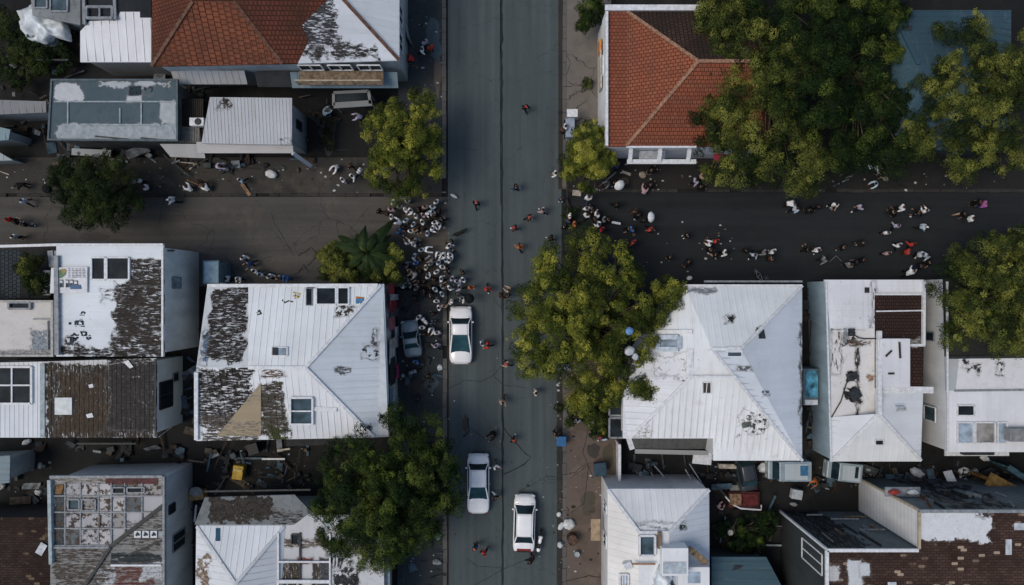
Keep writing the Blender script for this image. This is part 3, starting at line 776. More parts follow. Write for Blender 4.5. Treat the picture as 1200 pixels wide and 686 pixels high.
B7b=building('dark_tiled_house','house with a dark grey tiled roof at the left edge below the side street','house',[(-60,350,z),(58,350,z),(58,292,z),(-60,292,z)],z,wall_boards('black boards',(.05,.05,.05)),
 [(0,[(-60,350,z),(24,350,z),(24,292,z),(-60,292,z)],None),(1,[(24,350,z),(58,350,z),(58,292,z),(24,292,z)],None)],[roof_tile('slate tiles',((.035,.045,.052),(.05,.062,.07),(.02,.02,.02)),run='v',pitch=.3),roof_flat('black flat roof',((.014,.015,.015),(.022,.022,.022),(.01,.01,.01)))])
plank(B7b,P(-40,290,4.4),P(70,287,4.4),.2,.15,white_trim,'gutter')
roof_panel(B7b,[(53,346),(60,346),(60,317),(53,317)],white_trim,.3,'white_duct',.25)
for x in (60,68): plank(B7b,P(x,294,4.8),P(x+2,313,4.8),.4,.3,grey_trim,'pipe')
# ---- B8 brown peeled roof with white strip
z=5.0
B8=building('peeled_roof_house','house with a brown mouldy roof and a white strip with a big black window','house',
 [(-40,513,z),(183,513,z),(183,420,z),(-40,426,z)],z,wall_boards('pale boards',(.48,.53,.56),.2,.45),
 [(0,[(-40,513,z),(50,513,z),(50,424,z),(-40,426,z)],'v'),(1,[(50,513,z),(183,513,z),(183,420,z),(50,424,z)],'v')],
 [roof_white('white upright boards',(.66,.69,.72),[],.25,'v'),
  roof_white('mouldy brown roof',(.55,.56,.57),[(54,428,180,515,z,(.022,.018,.014),(.066,.054,.042),.6,1.05,'v'),(70,440,122,509,z,(.035,.024,.016),(.085,.060,.042),1.2,.90,'v'),(128,420,183,505,z,(.022,.021,.022),(.055,.052,.05),.7,.66,'h')],.8,'v')],rib=.35,ribh=.025)
roof_window(B8,-8,430,38,473,DARKWIN,white_trim,.16,.14,1,'roof_window',1)
roof_panel(B8,[(65,486),(85,486),(85,466),(65,466)],simple('white hatch',(.60,.63,.64),.5,.1),.10,'hatch',.08)
plank(B8,on_roof(B8,50.5,426,.06),on_roof(B8,50.5,512,.06),.35,.08,simple('blue grey trim',(.34,.40,.42),.6),'trim')
plank(B8,on_roof(B8,182.5,421,.05),on_roof(B8,182.5,512,.05),.10,.1,dark_trim,'trim')
roof_panel(B8,[(145,424),(151,422),(157,430),(153,432)],white_trim,.1,'loose_sheet'); roof_panel(B8,[(104,451),(109,450),(110,454),(105,455)],white_trim,.05,'loose_sheet'); roof_panel(B8,[(101,486),(108,484),(110,489),(103,490)],white_trim,.05,'loose_sheet')
a,b=on_wall(B8,'E',199,483),on_wall(B8,'E',187,442)
wall_win(B8,'E',P(0,478,3).y,P(0,447,3).y,1.9,4.0,DARKWIN,dark_trim,1); wall_win(B8,'E',P(0,448,2).y,P(0,438,2).y,.8,1.8,DARKWIN,grey_trim,0)
m=MB(); yy=P(0,420,4).y
m.bar((P(213,0,.5).x-.3,P(0,495,1).y,.0+.05),(P(184,0,z).x,P(0,513,z).y,z-.3),.05,.05); m.build('pipe',white_trim,B8.root)

# ---- B9 big white house left of the road
z,zr=5.4,7.3
ms9=roof_white('white standing seam',(.69,.72,.75),[(360,336,410,338,z,*DK,.2,0,'n'),(395,359,420,370,5.9,*DKB,.4,.55,'n')],.3,'v')
ml9=roof_white('white lower slope',(.69,.71,.73),[(230,433,298,500,6.3,*PEEL,1.3,.80,'h'),(236,488,300,520,5.7,(.05,.04,.03),(.14,.12,.10),1.2,.62,'h'),(306,447,336,511,6.1,(.045,.038,.03),(.10,.085,.06),.5,.9,'h'),(308,434,336,441,6.9,(.16,.10,.06),(.07,.05,.04),.4,.7,'h'),(314,500,340,515,5.7,(.07,.08,.02),(.03,.03,.02),.6,.6,'n')],.35,'v')
mr9=roof_white('white hip slope',(.60,.65,.69),[(424,405,441,419,6,(.02,.02,.022),(.05,.05,.05),.7,.45,'n'),(436,386,440,405,6,(.05,.05,.05),(.1,.1,.1),.3,.5,'v'),(392,433,410,438,6.6,(.08,.09,.09),(.15,.16,.17),.5,.55,'h')],.18,'h')  # hip turned from the sun: shade put into a darker, bluer white
mp9=roof_white('flaking strip',(.55,.58,.6),[(246,336,291,421,6,*PEEL,.75,.84,'h'),(243,385,249,425,6,(.06,.12,.2),(.2,.25,.3),.5,.5,'n')],.6,'h')
B9=building('white_hipped_house','large white house left of the road with graffiti on its road wall','house',
 [(230,517,z),(457,512,z),(450,333,z),(243,334,z)],z,wall_boards('road wall',(.35,.38,.4),.25,.7),
 [(3,[(243,334,z),(291,334,z),(291,431,zr),(230,431,zr)],None),
  (0,[(291,334,z),(446,333,z),(358,431,zr),(291,431,zr)],'v'),
  (2,[(446,333,z),(450,333,z-.09),(457,512,z-.40),(438,513,z),(358,431,zr)],'h'),
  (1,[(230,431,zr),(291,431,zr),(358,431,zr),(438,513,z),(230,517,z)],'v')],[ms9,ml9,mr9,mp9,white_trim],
 ridges=[((358,431,zr),(446,334,z)),((358,431,zr),(438,512,z)),((291,431,zr),(358,431,zr))],inset=.12)
roof_panel(B9,[(254,511),(306,449),(306,511)],roof_white('tan corrugated sheet',(.36,.29,.19),[(254,498,306,514,5.8,(.20,.17,.13),(.30,.26,.2),1.2,.5,'h'),(285,449,306,470,6.5,(.26,.22,.16),(.34,.29,.22),1.0,.4,'h')],1.0,'h'),.045,'tan_sheet',.03)
roof_window(B9,371,337,394,357,DARKWIN,white_trim,.12,.12); roof_window(B9,396,337,409,357,DARKWIN,white_trim,.12,.12)
roof_window(B9,359,338,366,358,DARKWIN,grey_trim,.06,.06)
roof_window(B9,341,466,367,497,BLUEWIN,white_trim,.14,.2,0,'skylight',1)
roof_window(B9,319,407,337,417,GREYWIN,white_trim,.08,.1); roof_panel(B9,[(320,407),(326,407),(326,417),(320,417)],dark_trim,.12,'vent')
plank(B9,on_roof(B9,231,436,.1),on_roof(B9,231,515,.1),.28,.2,white_trim,'gutter')
plank(B9,on_roof(B9,244,335,.08),on_roof(B9,443,334.5,.08),.25,.2,white_trim,'gutter')
plank(B9,on_roof(B9,368,479,.06),on_roof(B9,395,480,.06),.3,.12,white_trim,'trim')
roof_marks(B9,[[(331,352),(334,355),(338,353),(343,354)],[(301,367),(304,364),(306,368),(302,369)],[(346,346),(350,348)]],simple('black spray',(.03,.03,.03),.6),.12)
roof_marks(B9,[[(344,343),(352,345)],[(346,350),(351,347)],[(344,347),(350,349)]],simple('yellow paint',(.45,.33,.03),.6),.12)
roof_panel(B9,[(417,356),(426,356),(427,350),(417,349)],simple('blue orange decal',(.08,.22,.38),.5),.03,'sticker',.01); roof_panel(B9,[(417,350),(426,350),(427,348.5),(417,347.5)],simple('orange decal',(.42,.17,.05),.5),.035,'sticker',.01)
# painted road wall: coloured fields as thin panels
xw=max(p.x for p in B9.wp)
cols=[((.30,.03,.05),332,345),((.42,.44,.46),345,352),((.22,.025,.04),352,366),((.08,.07,.08),362,372),((.34,.10,.12),372,386),((.42,.44,.47),384,396),((.38,.36,.36),396,409),((.45,.47,.50),409,424),((.02,.025,.03),418,450),((.40,.05,.16),430,447),((.18,.25,.32),452,480)]
for i,(c,ya,yb) in enumerate(cols):
    m=MB(); y0,y1=P(0,yb,3).y,P(0,ya,3).y; za,zb=((2.6,5.2),(.4,4.6),(1.2,5.2),(.4,3.2),(2.2,5.2),(.4,2.6),(.5,5.0),(2.4,5.2),(2.2,4.8),(.2,1.9),(3.2,5.1))[i]
    m.poly([(xw+.008+.004*i,y0,za),(xw+.008+.004*i,y1,za+.2),(xw+.008+.004*i,y1,zb-.1),(xw+.008+.004*i,y0,zb)]); m.build('graffiti',simple('graffiti %d'%i,c,.6,.35,2),B9.root)
# white frame of the lower eaves
plank(B9,P(336,519,4.6),P(412,516,4.6),.5,.3,simple('dark soffit',(.03,.03,.03),.8),'soffit')
# ---- B10 glazed house
z=5.2
lat=roof_white('square panels',(.42,.42,.44),[(64,568,76,690,z,(.035,.045,.05),(.07,.085,.09),.2,0,'n'),(64,558,190,566,z,(.30,.27,.22),(.05,.045,.04),.2,.7,'h'),(78,583,88,600,z,(.08,.1,.12),(.1,.12,.14),.3,.6,'n'),(150,612,192,690,z,(.10,.10,.10),(.26,.26,.25),.8,.8,'h'),(60,590,130,640,z,(.12,.07,.04),(.05,.05,.05),1.5,.40,'n')],1.1,'v')
cor=roof_white('grey corrugated slope',(.24,.245,.24),[(130,648,190,660,z,(.02,.03,.035),(.04,.05,.06),.3,0,'h'),(128,661,180,690,z,(.16,.055,.045),(.10,.05,.045),.4,.75,'h'),(110,664,134,690,z,(.50,.52,.54),(.4,.42,.44),.5,.9,'n'),(165,660,190,680,z,(.5,.52,.54),(.4,.42,.44),.5,.9,'n'),(62,640,130,690,z,(.05,.045,.04),(.11,.09,.07),1.3,.55,'h'),(135,600,192,645,z,(.04,.04,.04),(.12,.10,.08),1.0,.5,'h')],1.2,'h')
B10=building('patched_house','patched house with a gridded pale roof and four white tiles, lower left','house',
 [(59,760,z),(194,760,z),(194,557,z),(59,560,z)],z,wall_boards('grey white boards',(.40,.43,.45),.24,.7),
 [(0,[(59,640,z),(131,640,z),(194,590,z),(194,557,z),(59,560,z)],None),(1,[(59,640,z),(131,640,z),(194,590,z),(194,760,z),(59,760,z)],'h')],[lat,cor],rib=.42,ribh=.04)
pr_=random.Random(4)
for (xa,xb) in ((78,94),(96,115),(117,130),(133,146),(149,166),(169,190)):
    for (ya,yb) in ((567,580),(583,599),(602,618),(621,638)):
        if xa>131 and yb>592+ (192-xb)*.75: continue
        q_=pr_.random(); c_=(.40,.40,.42) if q_<.35 else ((.30,.29,.28) if q_<.6 else ((.48,.47,.47) if q_<.85 else (.10,.12,.13)))
        roof_panel(B10,[(xa,yb),(xb,yb),(xb,ya),(xa,ya)],roof_white('panel tone %.2f'%c_[0],c_,[(60,560,192,690,z,(.10,.065,.04),(.04,.038,.036),2.0,.42,'n')],1.5,'v') if ('panel tone %.2f'%c_[0]) not in _cache else _cache['panel tone %.2f'%c_[0]],.04+.03*pr_.random(),'roof_panel',.03)
gm=MB()
for x in (77,95,116,131,147,167):
    yb=640 if x<132 else 640-(x-131)*.8
    gm.bar(on_roof(B10,x,566,.05),on_roof(B10,x,yb,.05),.09,.1)
for y in (581,600,619,639):
    xb=193 if y<592 else (131 if y>638 else 131+(640-y)*1.25)
    gm.bar(on_roof(B10,64,y,.06),on_roof(B10,xb,y,.06),.09,.09)
gm.build('glazing_bars',grey_trim,B10.root)
roof_window(B10,81,585,94,597,BLUEWIN,grey_trim,.1,.14); roof_window(B10,97,585,113,598,BLUEWIN,grey_trim,.1,.14)
roof_window(B10,133,571,147,578,DARKWIN,grey_trim,.1,.14); roof_window(B10,150,571,170,577,DARKWIN,grey_trim,.1,.14)
roof_panel(B10,[(124,568),(185,567),(185,560.5),(124,561)],simple('maroon panel',(.085,.026,.026),.6,.3),.05,'maroon_panel'); roof_panel(B10,[(65,579),(73,579),(75,568),(66,568)],simple('amber panel',(.18,.10,.035),.6,.3),.05,'amber_panel')
for i,x in enumerate((158,167.5,177,186.5)):
    pn=roof_panel(B10,[(x,630),(x+7.6,630),(x+7.6,622),(x,622)],simple('white tile',(.62,.64,.65),.5,.05) if i<3 else simple('grey tile',(.28,.31,.33),.5),.10,'sign_tile',.09)
    if i<3: 
        m=MB()
        for a,b in (((2.2,627.6),(4.6,623.6)),((5.2,627.4),(5.4,625)),((2.4,624.2),(3.4,624.0)))[:(2,3,2)[i]]: m.bar(on_roof(B10,x+a[0],a[1],.112),on_roof(B10,x+b[0],b[1],.112),.17,.012)
        m.build('dark_glyph',ink,pn)
plank(B10,on_roof(B10,130,640,.1),on_roof(B10,192,592,.1),.28,.18,dark_trim,'valley_gutter'); plank(B10,on_roof(B10,131,640,.1),on_roof(B10,98,690,.1),.2,.18,dark_trim,'valley_gutter')
plank(B10,on_roof(B10,60,562,.15),on_roof(B10,62,660,.15),.25,.3,simple('blue grey trim',(.34,.40,.42),.6),'parapet'); plank(B10,on_roof(B10,60,641,.1),on_roof(B10,130,641,.1),.16,.16,grey_trim,'gutter')
plank(B10,on_roof(B10,193,558,.1),on_roof(B10,193,690,.1),.16,.2,grey_trim,'gutter'); plank(B10,on_roof(B10,60,558.5,.1),on_roof(B10,192,558,.1),.2,.25,grey_trim,'gutter')
plank(B10,on_roof(B10,118,604,.12),on_roof(B10,117,618,.12),.12,.12,wood,'pipe'); plank(B10,on_roof(B10,131,662,.1),on_roof(B10,190,662,.1),.14,.14,white_trim,'gutter')
plank(B10,on_roof(B10,152,650,.1),on_roof(B10,191,633,.1),.14,.14,dark_trim,'gutter')
wall_win(B10,'E',P(0,598,3).y,P(0,588,3).y,3.2,4.2,DARKWIN,dark_trim,0); wall_win(B10,'E',P(0,645,3).y,P(0,625,3).y,1.4,3.6,DARKWIN,grey_trim,1)
# ---- B11 brick roof far lower left
z=4.4
B11=building('brick_roofed_house','house with a dark brown brick roof with yellowish bricks, bottom left corner','house',[(-60,770,z),(76,770,z),(76,606,z),(-60,606,z)],z,wall_boards('black boards',(.05,.05,.05)),
 [(0,[(-60,770,z),(76,770,z),(76,606,z),(-60,606,z)],None)],[brick_mat('dark brown brick roof',(.040,.027,.022),(.065,.043,.034),(.02,.018,.016),(.20,.15,.09))])
plank(B11,on_roof(B11,46,649,.1),on_roof(B11,53,637,.1),.55,.05,simple('pale panel',(.5,.53,.57),.5),'loose_sheet')
z=3.4
B11b=building('shed','grey blue shed cut by the left edge above the brown brick roof','shed',[(-60,572,z),(11,566,z),(12,534,z),(-60,538,z)],z,wl,[(0,[(-60,572,z),(11,566,z),(12,534,z+.3),(-60,538,z+.3)],'h')],[roof_white('blue grey shed roof',(.20,.26,.29),[],.7,'h')])
# ---- B12 white house bottom, left of the road
z,zr=5.2,6.8
B12=building('white_hipped_house','white house with peeled panels at the bottom edge under the big dark tree','house',
 [(228,770,z),(450,770,z),(450,600,z),(228,600,z)],z,wall_boards('road wall lower',(.3,.34,.36),.25,.7),
 [(3,[(228,615,z),(345,615,z),(365,600,z),(345,580,z),(240,583,z)],None),
  (0,[(230,616,z+.02),(334,616,z+.02),(276,684,zr)],'v'),(1,[(230,616,z+.02),(276,684,zr),(276,760,zr),(228,770,z)],'h'),(1,[(334,616,z+.02),(326,770,z),(276,760,zr),(276,684,zr)],'h'),
  (2,[(326,770,z),(334,616,z),(345,615,z),(365,600,z),(386,622,z),(388,770,z)],None),(4,[(388,770,z),(386,622,z),(390,612,z),(450,612,z),(450,770,z)],None)],
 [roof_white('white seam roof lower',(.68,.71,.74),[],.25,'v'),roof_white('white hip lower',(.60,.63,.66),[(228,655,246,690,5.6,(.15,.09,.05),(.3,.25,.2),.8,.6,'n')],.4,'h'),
  roof_white('peeled panels',(.52,.53,.54),[(326,632,388,642,z,(.16,.12,.09),(.07,.05,.04),.4,.8,'h'),(325,658,352,690,z,*DKB,.3,.85,'v'),(365,660,376,690,z,*DKB,.3,.95,'v'),(376,655,388,690,z,(.04,.05,.06),(.1,.1,.1),.3,.9,'n'),(350,655,366,660,z,(.16,.05,.05),(.2,.1,.09),.3,.8,'n')],.9,'v'),
  roof_flat('grey band',((.13,.145,.15),(.20,.215,.22),(.05,.05,.05)),speck=.9,patches=[(246,580,318,612,5.2,(.028,.024,.022),(.06,.05,.045),1.1,.8,'n'),(322,600,352,612,5.2,(.03,.03,.03),(.07,.06,.055),.6,.5,'h')]),roof_flat('marked white screed',((.50,.52,.54),(.58,.60,.62),(.30,.31,.32)),[(390,668,420,690,z,(.02,.02,.02),(.05,.05,.05),.5,.6,'n'),(388,655,400,668,z,(.02,.02,.02),(.05,.05,.05),.5,.5,'v')],speck=1)],
 ridges=[((276,684,zr),(231,617,z)),((276,684,zr),(333,617,z))])
plank(B12,P(452,640,4.6),P(454,760,4.6),.55,.15,simple('blue grey trim',(.34,.40,.42),.6),'gutter')
roof_window(B12,342,626,350,637,DARKWIN,dark_trim,.1,.12); roof_panel(B12,[(253,634),(258,634),(258,619),(253,619)],simple('dark blue rag',(.03,.09,.15),.8),.05,'patch')
plank(B12,P(240,576,5.0),P(364,574,5.0),.12,.1,dark_trim,'gutter')
for x in (326.5,387,352): plank(B12,on_roof(B12,x,624,.08),on_roof(B12,x,690,.08),.12,.12,white_trim if x!=352 else dark_trim,'roof_seam')
plank(B12,on_roof(B12,326,658,.08),on_roof(B12,387,658,.08),.12,.12,white_trim,'roof_seam'); plank(B12,on_roof(B12,325,681,.1),on_roof(B12,387,681,.1),.25,.14,white_trim,'roof_seam')
# ---- B13 terracotta house right of the road
z,zr=5.2,7.8
t1=roof_tile('red roof tiles',((.25,.080,.046),(.30,.104,.056),(.12,.048,.036)),run='h',dark=.6,pitch=.26)
t2=roof_tile('darker red tiles',((.235,.074,.042),(.30,.10,.052),(.13,.048,.034)),run='h',dark=.6,pitch=.26)
t3=roof_tile('near black tiles',((.045,.030,.024),(.07,.045,.035),(.02,.016,.014)),run='v',dark=.7,pitch=.30)  # north slope tiles, far darker than the other slopes
B13=building('tiled_house','house with a clean red terracotta hipped roof right of the road','house',
 [(709,172,z),(900,172,z),(900,12,z),(709,12,z)],z,wall_boards('white plaster wall',(.62,.62,.62),.6,.35),
 [(0,[(713,13,z),(735,13,z),(818,72,zr),(733,172,z),(713,172,z)],None),(1,[(733,172,z),(900,172,z),(880,72,zr),(818,72,zr)],None),
  (2,[(735,13,z),(818,72,zr),(880,72,zr),(900,13,z)],None),(1,[(900,13,z),(880,72,zr),(900,172,z)],None)],[t1,t2,t3,simple('pale ridge mortar',(.30,.17,.11),.8,.3,6)],
 ridges=[((735,14,z),(818,72,zr)),((818,72,zr),(734,171,z)),((818,72,zr),(880,72,zr))],inset=.05)
plank(B13,P(711,14,5.35),P(711,171,5.35),.2,.22,white_trim,'gutter')
plank(B13,P(709,9.5,5.35),P(840,9.5,5.35),.42,.22,white_trim,'gutter'); plank(B13,P(734,172.5,5.2),P(816,172.5,5.2),.14,.14,white_trim,'gutter')
ysb=min(p.y for p in B13.wp)
for a in (738,772,806):
    xx=P(a,0,4).x; plank(B13,Vector((xx,ysb-.02,4.6)),Vector((xx,ysb-1.0,4.0)),.3,.12,white_trim,'porch_beam')
plank(B13,Vector((P(735,0,4).x,ysb-.95,3.9)),Vector((P(816,0,4).x,ysb-.95,3.9)),.35,.16,white_trim,'porch_beam')
lean(B13,'awning',P(748,0,3).x,P(778,0,3).x,ysb-.05,3.6,ysb-.8,3.2,simple('pale porch sheet',(.42,.45,.47),.6),False)
sg=empty('signboard',P(703,78,2.6),'tall cream signboard with an orange top leaning on the red roofed house','signboard')
m=MB(); a,b=P(703,62,3.0),P(703.5,106,3.0); m.bar(a,b,.10,1.3); m.build('board',simple('cream board',(.50,.46,.38),.6),sg)
m=MB(); a,b=P(702.8,50,3.1),P(702.8,64,3.1); m.bar(a,b,.16,1.0); m.build('orange_panel',simple('orange paint',(.55,.20,.07),.6),sg)
m=MB(); m.lathe(P(703,50,2.9),[(.14,-.2),(.14,.5),(.05,.6)],10); m.build('lamp',simple('yellow lamp',(.55,.36,.06),.6),sg)
xwB=min(p.x for p in B13.wp)
wall_win(B13,'W',P(0,92,3).y,P(0,70,3).y,2.0,4.0)
# ---- B14 blue roof between the trees
z,zr=5.0,6.6
bl=roof_white('blue metal sheet',(.052,.105,.140),[],.35,'h'); bl2=roof_white('blue metal painted shade',(.042,.085,.115),[],.35,'v')  # bl2 repeats the blue with slope shade put into its colour
B14=building('blue_roofed_house','house with a blue metal hipped roof among the trees in the top right','house',[(1045,176,z),(1185,176,z),(1185,12,z),(1045,12,z)],z,wall_boards('dark wall',(.06,.06,.065)),
 [(0,[(1045,12,z),(1076,76,zr),(1076,110,zr),(1045,176,z)],'h'),(1,[(1045,12,z),(1185,12,z),(1140,76,zr),(1076,76,zr)],'h'),(0,[(1185,12,z),(1185,176,z),(1140,110,zr),(1140,76,zr)],'h'),(1,[(1045,176,z),(1076,110,zr),(1140,110,zr),(1185,176,z)],'v'),(1,[(1076,76,zr),(1140,76,zr),(1140,110,zr),(1076,110,zr)],None)],[bl,bl2],ridges=[((1045,13,z),(1076,76,zr))])
roof_panel(B14,[(1061,36),(1068,36),(1068,31),(1061,31)],dark_trim,.1,'vent')
# ---- B15 big white house right of the road
z=5.4
k1=roof_white('white seam north slope',(.69,.72,.76),[(847,370,856,378,6.2,*DK,.5,.5,'n'),(885,385,897,398,6.8,(.03,.03,.03),(.06,.06,.06),.4,.6,'n'),(803,338,838,344,5.4,(.2,.22,.24),(.3,.3,.32),.5,.6,'h')],.3,'v')
k2=roof_white('white east slope',(.60,.65,.70),[(892,460,902,464,6.5,(.2,.22,.24),(.15,.16,.17),.3,.7,'h'),(862,428,878,433,7,(.12,.12,.12),(.1,.1,.1),.5,.6,'n'),(937,380,942,500,5.4,(.2,.2,.2),(.1,.1,.1),.5,.6,'v')],.25,'h')  # shaded east side painted as a darker, bluer white
k3=roof_white('white south slope',(.72,.74,.77),[(868,486,897,510,6.2,(.04,.04,.038),(.12,.11,.10),1.0,.42,'n'),(740,470,760,512,5.6,(.3,.26,.2),(.4,.36,.3),.9,.35,'h')],.5,'v')
k4=roof_white('white low roof',(.67,.69,.72),[(762,414,798,442,6,(.05,.045,.04),(.14,.10,.08),.7,.33,'n')],.45,'h')
B15=building('white_hipped_house','largest white hipped house right of the road with moss spots on its corner terrace','house',
 [(730,514,z),(836,514,z),(836,540,z),(940,540,z),(940,334,z),(802,334,z),(770,385,z),(738,430,z),(730,462,z)],z,wall_boards('white house wall',(.55,.57,.60),.22,.5),
 [(0,[(802,334,z),(940,334,z),(868,409,8),(834,409,8)],'v'),(0,[(770,385,z),(802,334,z),(834,409,8),(770,409,6)],'v'),(1,[(940,334,z),(940,540,z),(834,409,8),(868,409,8)],'h'),
  (2,[(940,540,z),(836,540,z),(836,514,5.6),(736,514,z),(808,443,7.2),(834,409,8)],'v'),(3,[(730,514,z),(736,514,z),(808,443,7.2),(738,443,5.7),(730,462,z)],'h'),
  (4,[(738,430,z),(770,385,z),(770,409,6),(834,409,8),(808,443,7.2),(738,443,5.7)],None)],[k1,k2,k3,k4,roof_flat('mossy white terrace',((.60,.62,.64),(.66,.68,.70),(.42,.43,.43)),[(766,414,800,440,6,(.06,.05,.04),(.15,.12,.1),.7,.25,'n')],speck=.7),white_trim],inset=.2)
for a,b in (((834,409,8),(940,540,z)),((868,409,8),(940,335,z)),((808,443,7.2),(737,514,z)),((834,409,8),(868,409,8))):
    m=MB(); m.bar(P(*a)+Vector((0,0,.05)),P(*b)+Vector((0,0,.05)),.2,.08); m.build('ridge_cap',white_trim,B15.roof)
roof_window(B15,770,395,795,409,GREYWIN,simple('pale blue frame',(.45,.52,.58),.5),.35,.25); roof_window(B15,852,407,869,418,BLUEWIN,white_trim,.08,.1); roof_window(B15,823,448,833,461,simple('brown louvre',(.06,.05,.045),.7),white_trim,.08,.1,0)
roof_panel(B15,[(804,443),(812,443),(812,409),(804,409)],white_trim,.12,'trim',.1); plank(B15,on_roof(B15,770,389,.15),on_roof(B15,811,389,.15),.3,.1,white_trim,'trim'); plank(B15,on_roof(B15,812,441,.2),on_roof(B15,862,441,.2),.14,.14,white_trim,'trim')
roof_panel(B15,[(889,397),(897,397),(895,386),(889,392)],dark_trim,.06,'vent'); roof_panel(B15,[(870,502),(880,500),(880,494),(869,496)],simple('grey green patch',(.10,.12,.11),.7),.05,'roof_patch'); roof_panel(B15,[(893,461),(901,461),(901,458),(893,458)],BLUEWIN,.05,'roof_light')
plank(B15,on_roof(B15,803,334.5,.1),on_roof(B15,939,334.5,.1),.12,.14,white_trim,'gutter'); plank(B15,P(825,330,4.9),P(940,330,4.9),.14,.12,grey_trim,'gutter')
# bay windows on its road side, low annexe on the south side
m=MB(); bx0,bx1=P(714,0,3.2).x,P(730,0,3.2).x
for (ya,yb) in ((464,487),(490,513)):
    y0,y1=P(0,yb,3.2).y,P(0,ya,3.2).y; g=MB(); f=MB()
    for a,b in (((bx0,y0),(bx1,y0)),((bx1,y0),(bx1,y1)),((bx1,y1),(bx0,y1)),((bx0,y1),(bx0,y0))): f.bar((*a,3.2),(*b,3.2),.14,.14)
    fo=f.build('bay_window',grey_trim,B15.root); g.poly([(bx0,y0,3.17),(bx1,y0,3.17),(bx1,y1,3.17),(bx0,y1,3.17)]); g.poly([(bx0,y0,.3),(bx0,y0,3.17),(bx0,y1,3.17),(bx0,y1,.3)]); g.build('pane',DARKWIN,fo)
tarp('sack',[(720,500),(726,496),(727,508),(719,509)],1.0,'white sack lying at the road side wall of the largest white house','sack',cloth,9,.2)
ysb=min(p.y for p in B15.wp)
x0,x1=P(742,0,3).x,P(834,0,3).x; yb=P(0,514,z).y+.2
lean(B15,'lean_to_roof',x0,x1,yb,3.2,yb-1.6,2.5,roof_flat('grey lean-to',((.07,.075,.075),(.10,.10,.095),(.03,.03,.03))),True)
plank(B15,Vector((x0,yb-1.6,2.5)),Vector((x0-.5,yb-.2,2.9)),.4,.2,white_trim,'gutter')
# ---- B16 white house with weathered terrace
z=3.6
j1=roof_white('white boards roof',(.66,.68,.71),[(1022,330,1026,385,z,*DK,.2,.4,'v')],.6,'v')
j2=roof_tile('dark brown tiles',((.045,.026,.022),(.06,.034,.028),(.02,.018,.016)),run='h',dark=.7,pitch=.25,patches=[(1060,395,1078,407,z,(.25,.24,.23),(.4,.4,.4),.6,.5,'h')])
j3=roof_flat('scarred cream terrace',((.62,.615,.60),(.68,.67,.66),(.50,.47,.44)),[(990,388,1004,404,z,(.02,.02,.02),(.05,.045,.04),.7,.6,'n'),(1003,402,1007,492,z,(.025,.022,.02),(.06,.05,.04),.3,.75,'v'),(992,436,1006,447,z,(.02,.02,.02),(.04,.04,.04),.6,.6,'n'),(990,455,1006,470,z,(.02,.02,.02),(.04,.04,.04),.7,.65,'n'),(974,385,986,440,z,(.05,.05,.05),(.1,.1,.1),.4,.35,'v'),(990,400,1020,404,z,(.14,.09,.06),(.05,.04,.03),.4,.6,'h'),(1017,440,1026,448,z,(.35,.22,.14),(.3,.2,.15),.6,.6,'n')],speck=1)
j4=roof_white('white hip small',(.66,.69,.72),[(1048,474,1058,479,z,(.4,.42,.44),(.3,.3,.3),.3,.6,'n')],.15,'h'); j5=roof_white('white hip front',(.70,.73,.76),[],.18,'v')
zr=4.5
B16=building('terraced_roof_house','white house with a dark brown tiled corner and scarred cream terrace on its roof','house',
 [(973,541,z),(1079,541,z),(1083,328,z),(966,328,z)],z,wall_boards('pale blue boards',(.27,.37,.43),.2,.7),
 [(0,[(966,328,z),(1025,328,z),(1025,385,z),(973,385,z)],'h'),(0,[(1025,328,z),(1083,328,z),(1083,345,z),(1025,345,z)],'h'),(1,[(1025,345,z),(1083,345,z),(1082,455,z),(1025,455,z)],None),
  (2,[(973,385,z),(1025,385,z),(1025,455,z),(1029,489,z),(974,489,z)],None),(3,[(1025,455,z),(1082,455,z),(1079,541,z),(1029,485,zr)],'h'),(4,[(1079,541,z),(973,541,z),(1029,485,zr)],'v'),(3,[(974,489,z),(1029,489,z),(1029,485,zr),(973,541,z)],'h')],[j1,j2,j3,j4,j5,white_trim],
 ridges=[((1029,485,zr),(974,540,z)),((1029,485,zr),(1079,540,z))],inset=.12)
rb=MB(); q=[P(1031,455,z+.5),P(1066,455,z+.5),P(1066,396,z+.6),P(1031,398,z+.6)]; c=(q[0]+q[2])/2; rb.box(c+Vector((0,0,-.35)),((q[1]-q[0]).x,(q[3]-q[0]).y,.9)); rb.build('roof_block',roof_white('raised white block',(.66,.68,.71),[],.5,'v'),B16.root,bevel=.03)
t=c; m=MB(); 
for a,b in (((1038,418,z+.75),(1045,411,z+.75)),((1041,438,z+.75),(1048,438,z+.75)),((1054,401,z+.75),(1055,420,z+.75))): m.bar(P(*a),P(*b),.14,.06)
m.build('roof_clutter',dark_trim,B16.root)
for a,b,w_,h_ in (((1029,388),(1029,486),.3,.4),((1025,345),(1082,345),.15,.2),((1026,365),(1082,364),.1,.12),((1081.5,330),(1081,405),.2,.25),((1026,404.5),(1082,404.5),.2,.2),((974,388),(1012,388),.1,.12),((1031,456),(1092,457),.5,.2),((967,330),(973,541),.12,.12)):
    plank(B16,on_roof(B16,*a,.12),on_roof(B16,*b,.12),w_,h_,white_trim,'parapet')
roof_panel(B16,[(992,385),(1000,385),(1000,394),(992,394)],dark_trim,.3,'roof_hole',.05); roof_panel(B16,[(988,385),(990.5,385),(990.5,402),(988,402)],grey_trim,.25,'vent',.2)
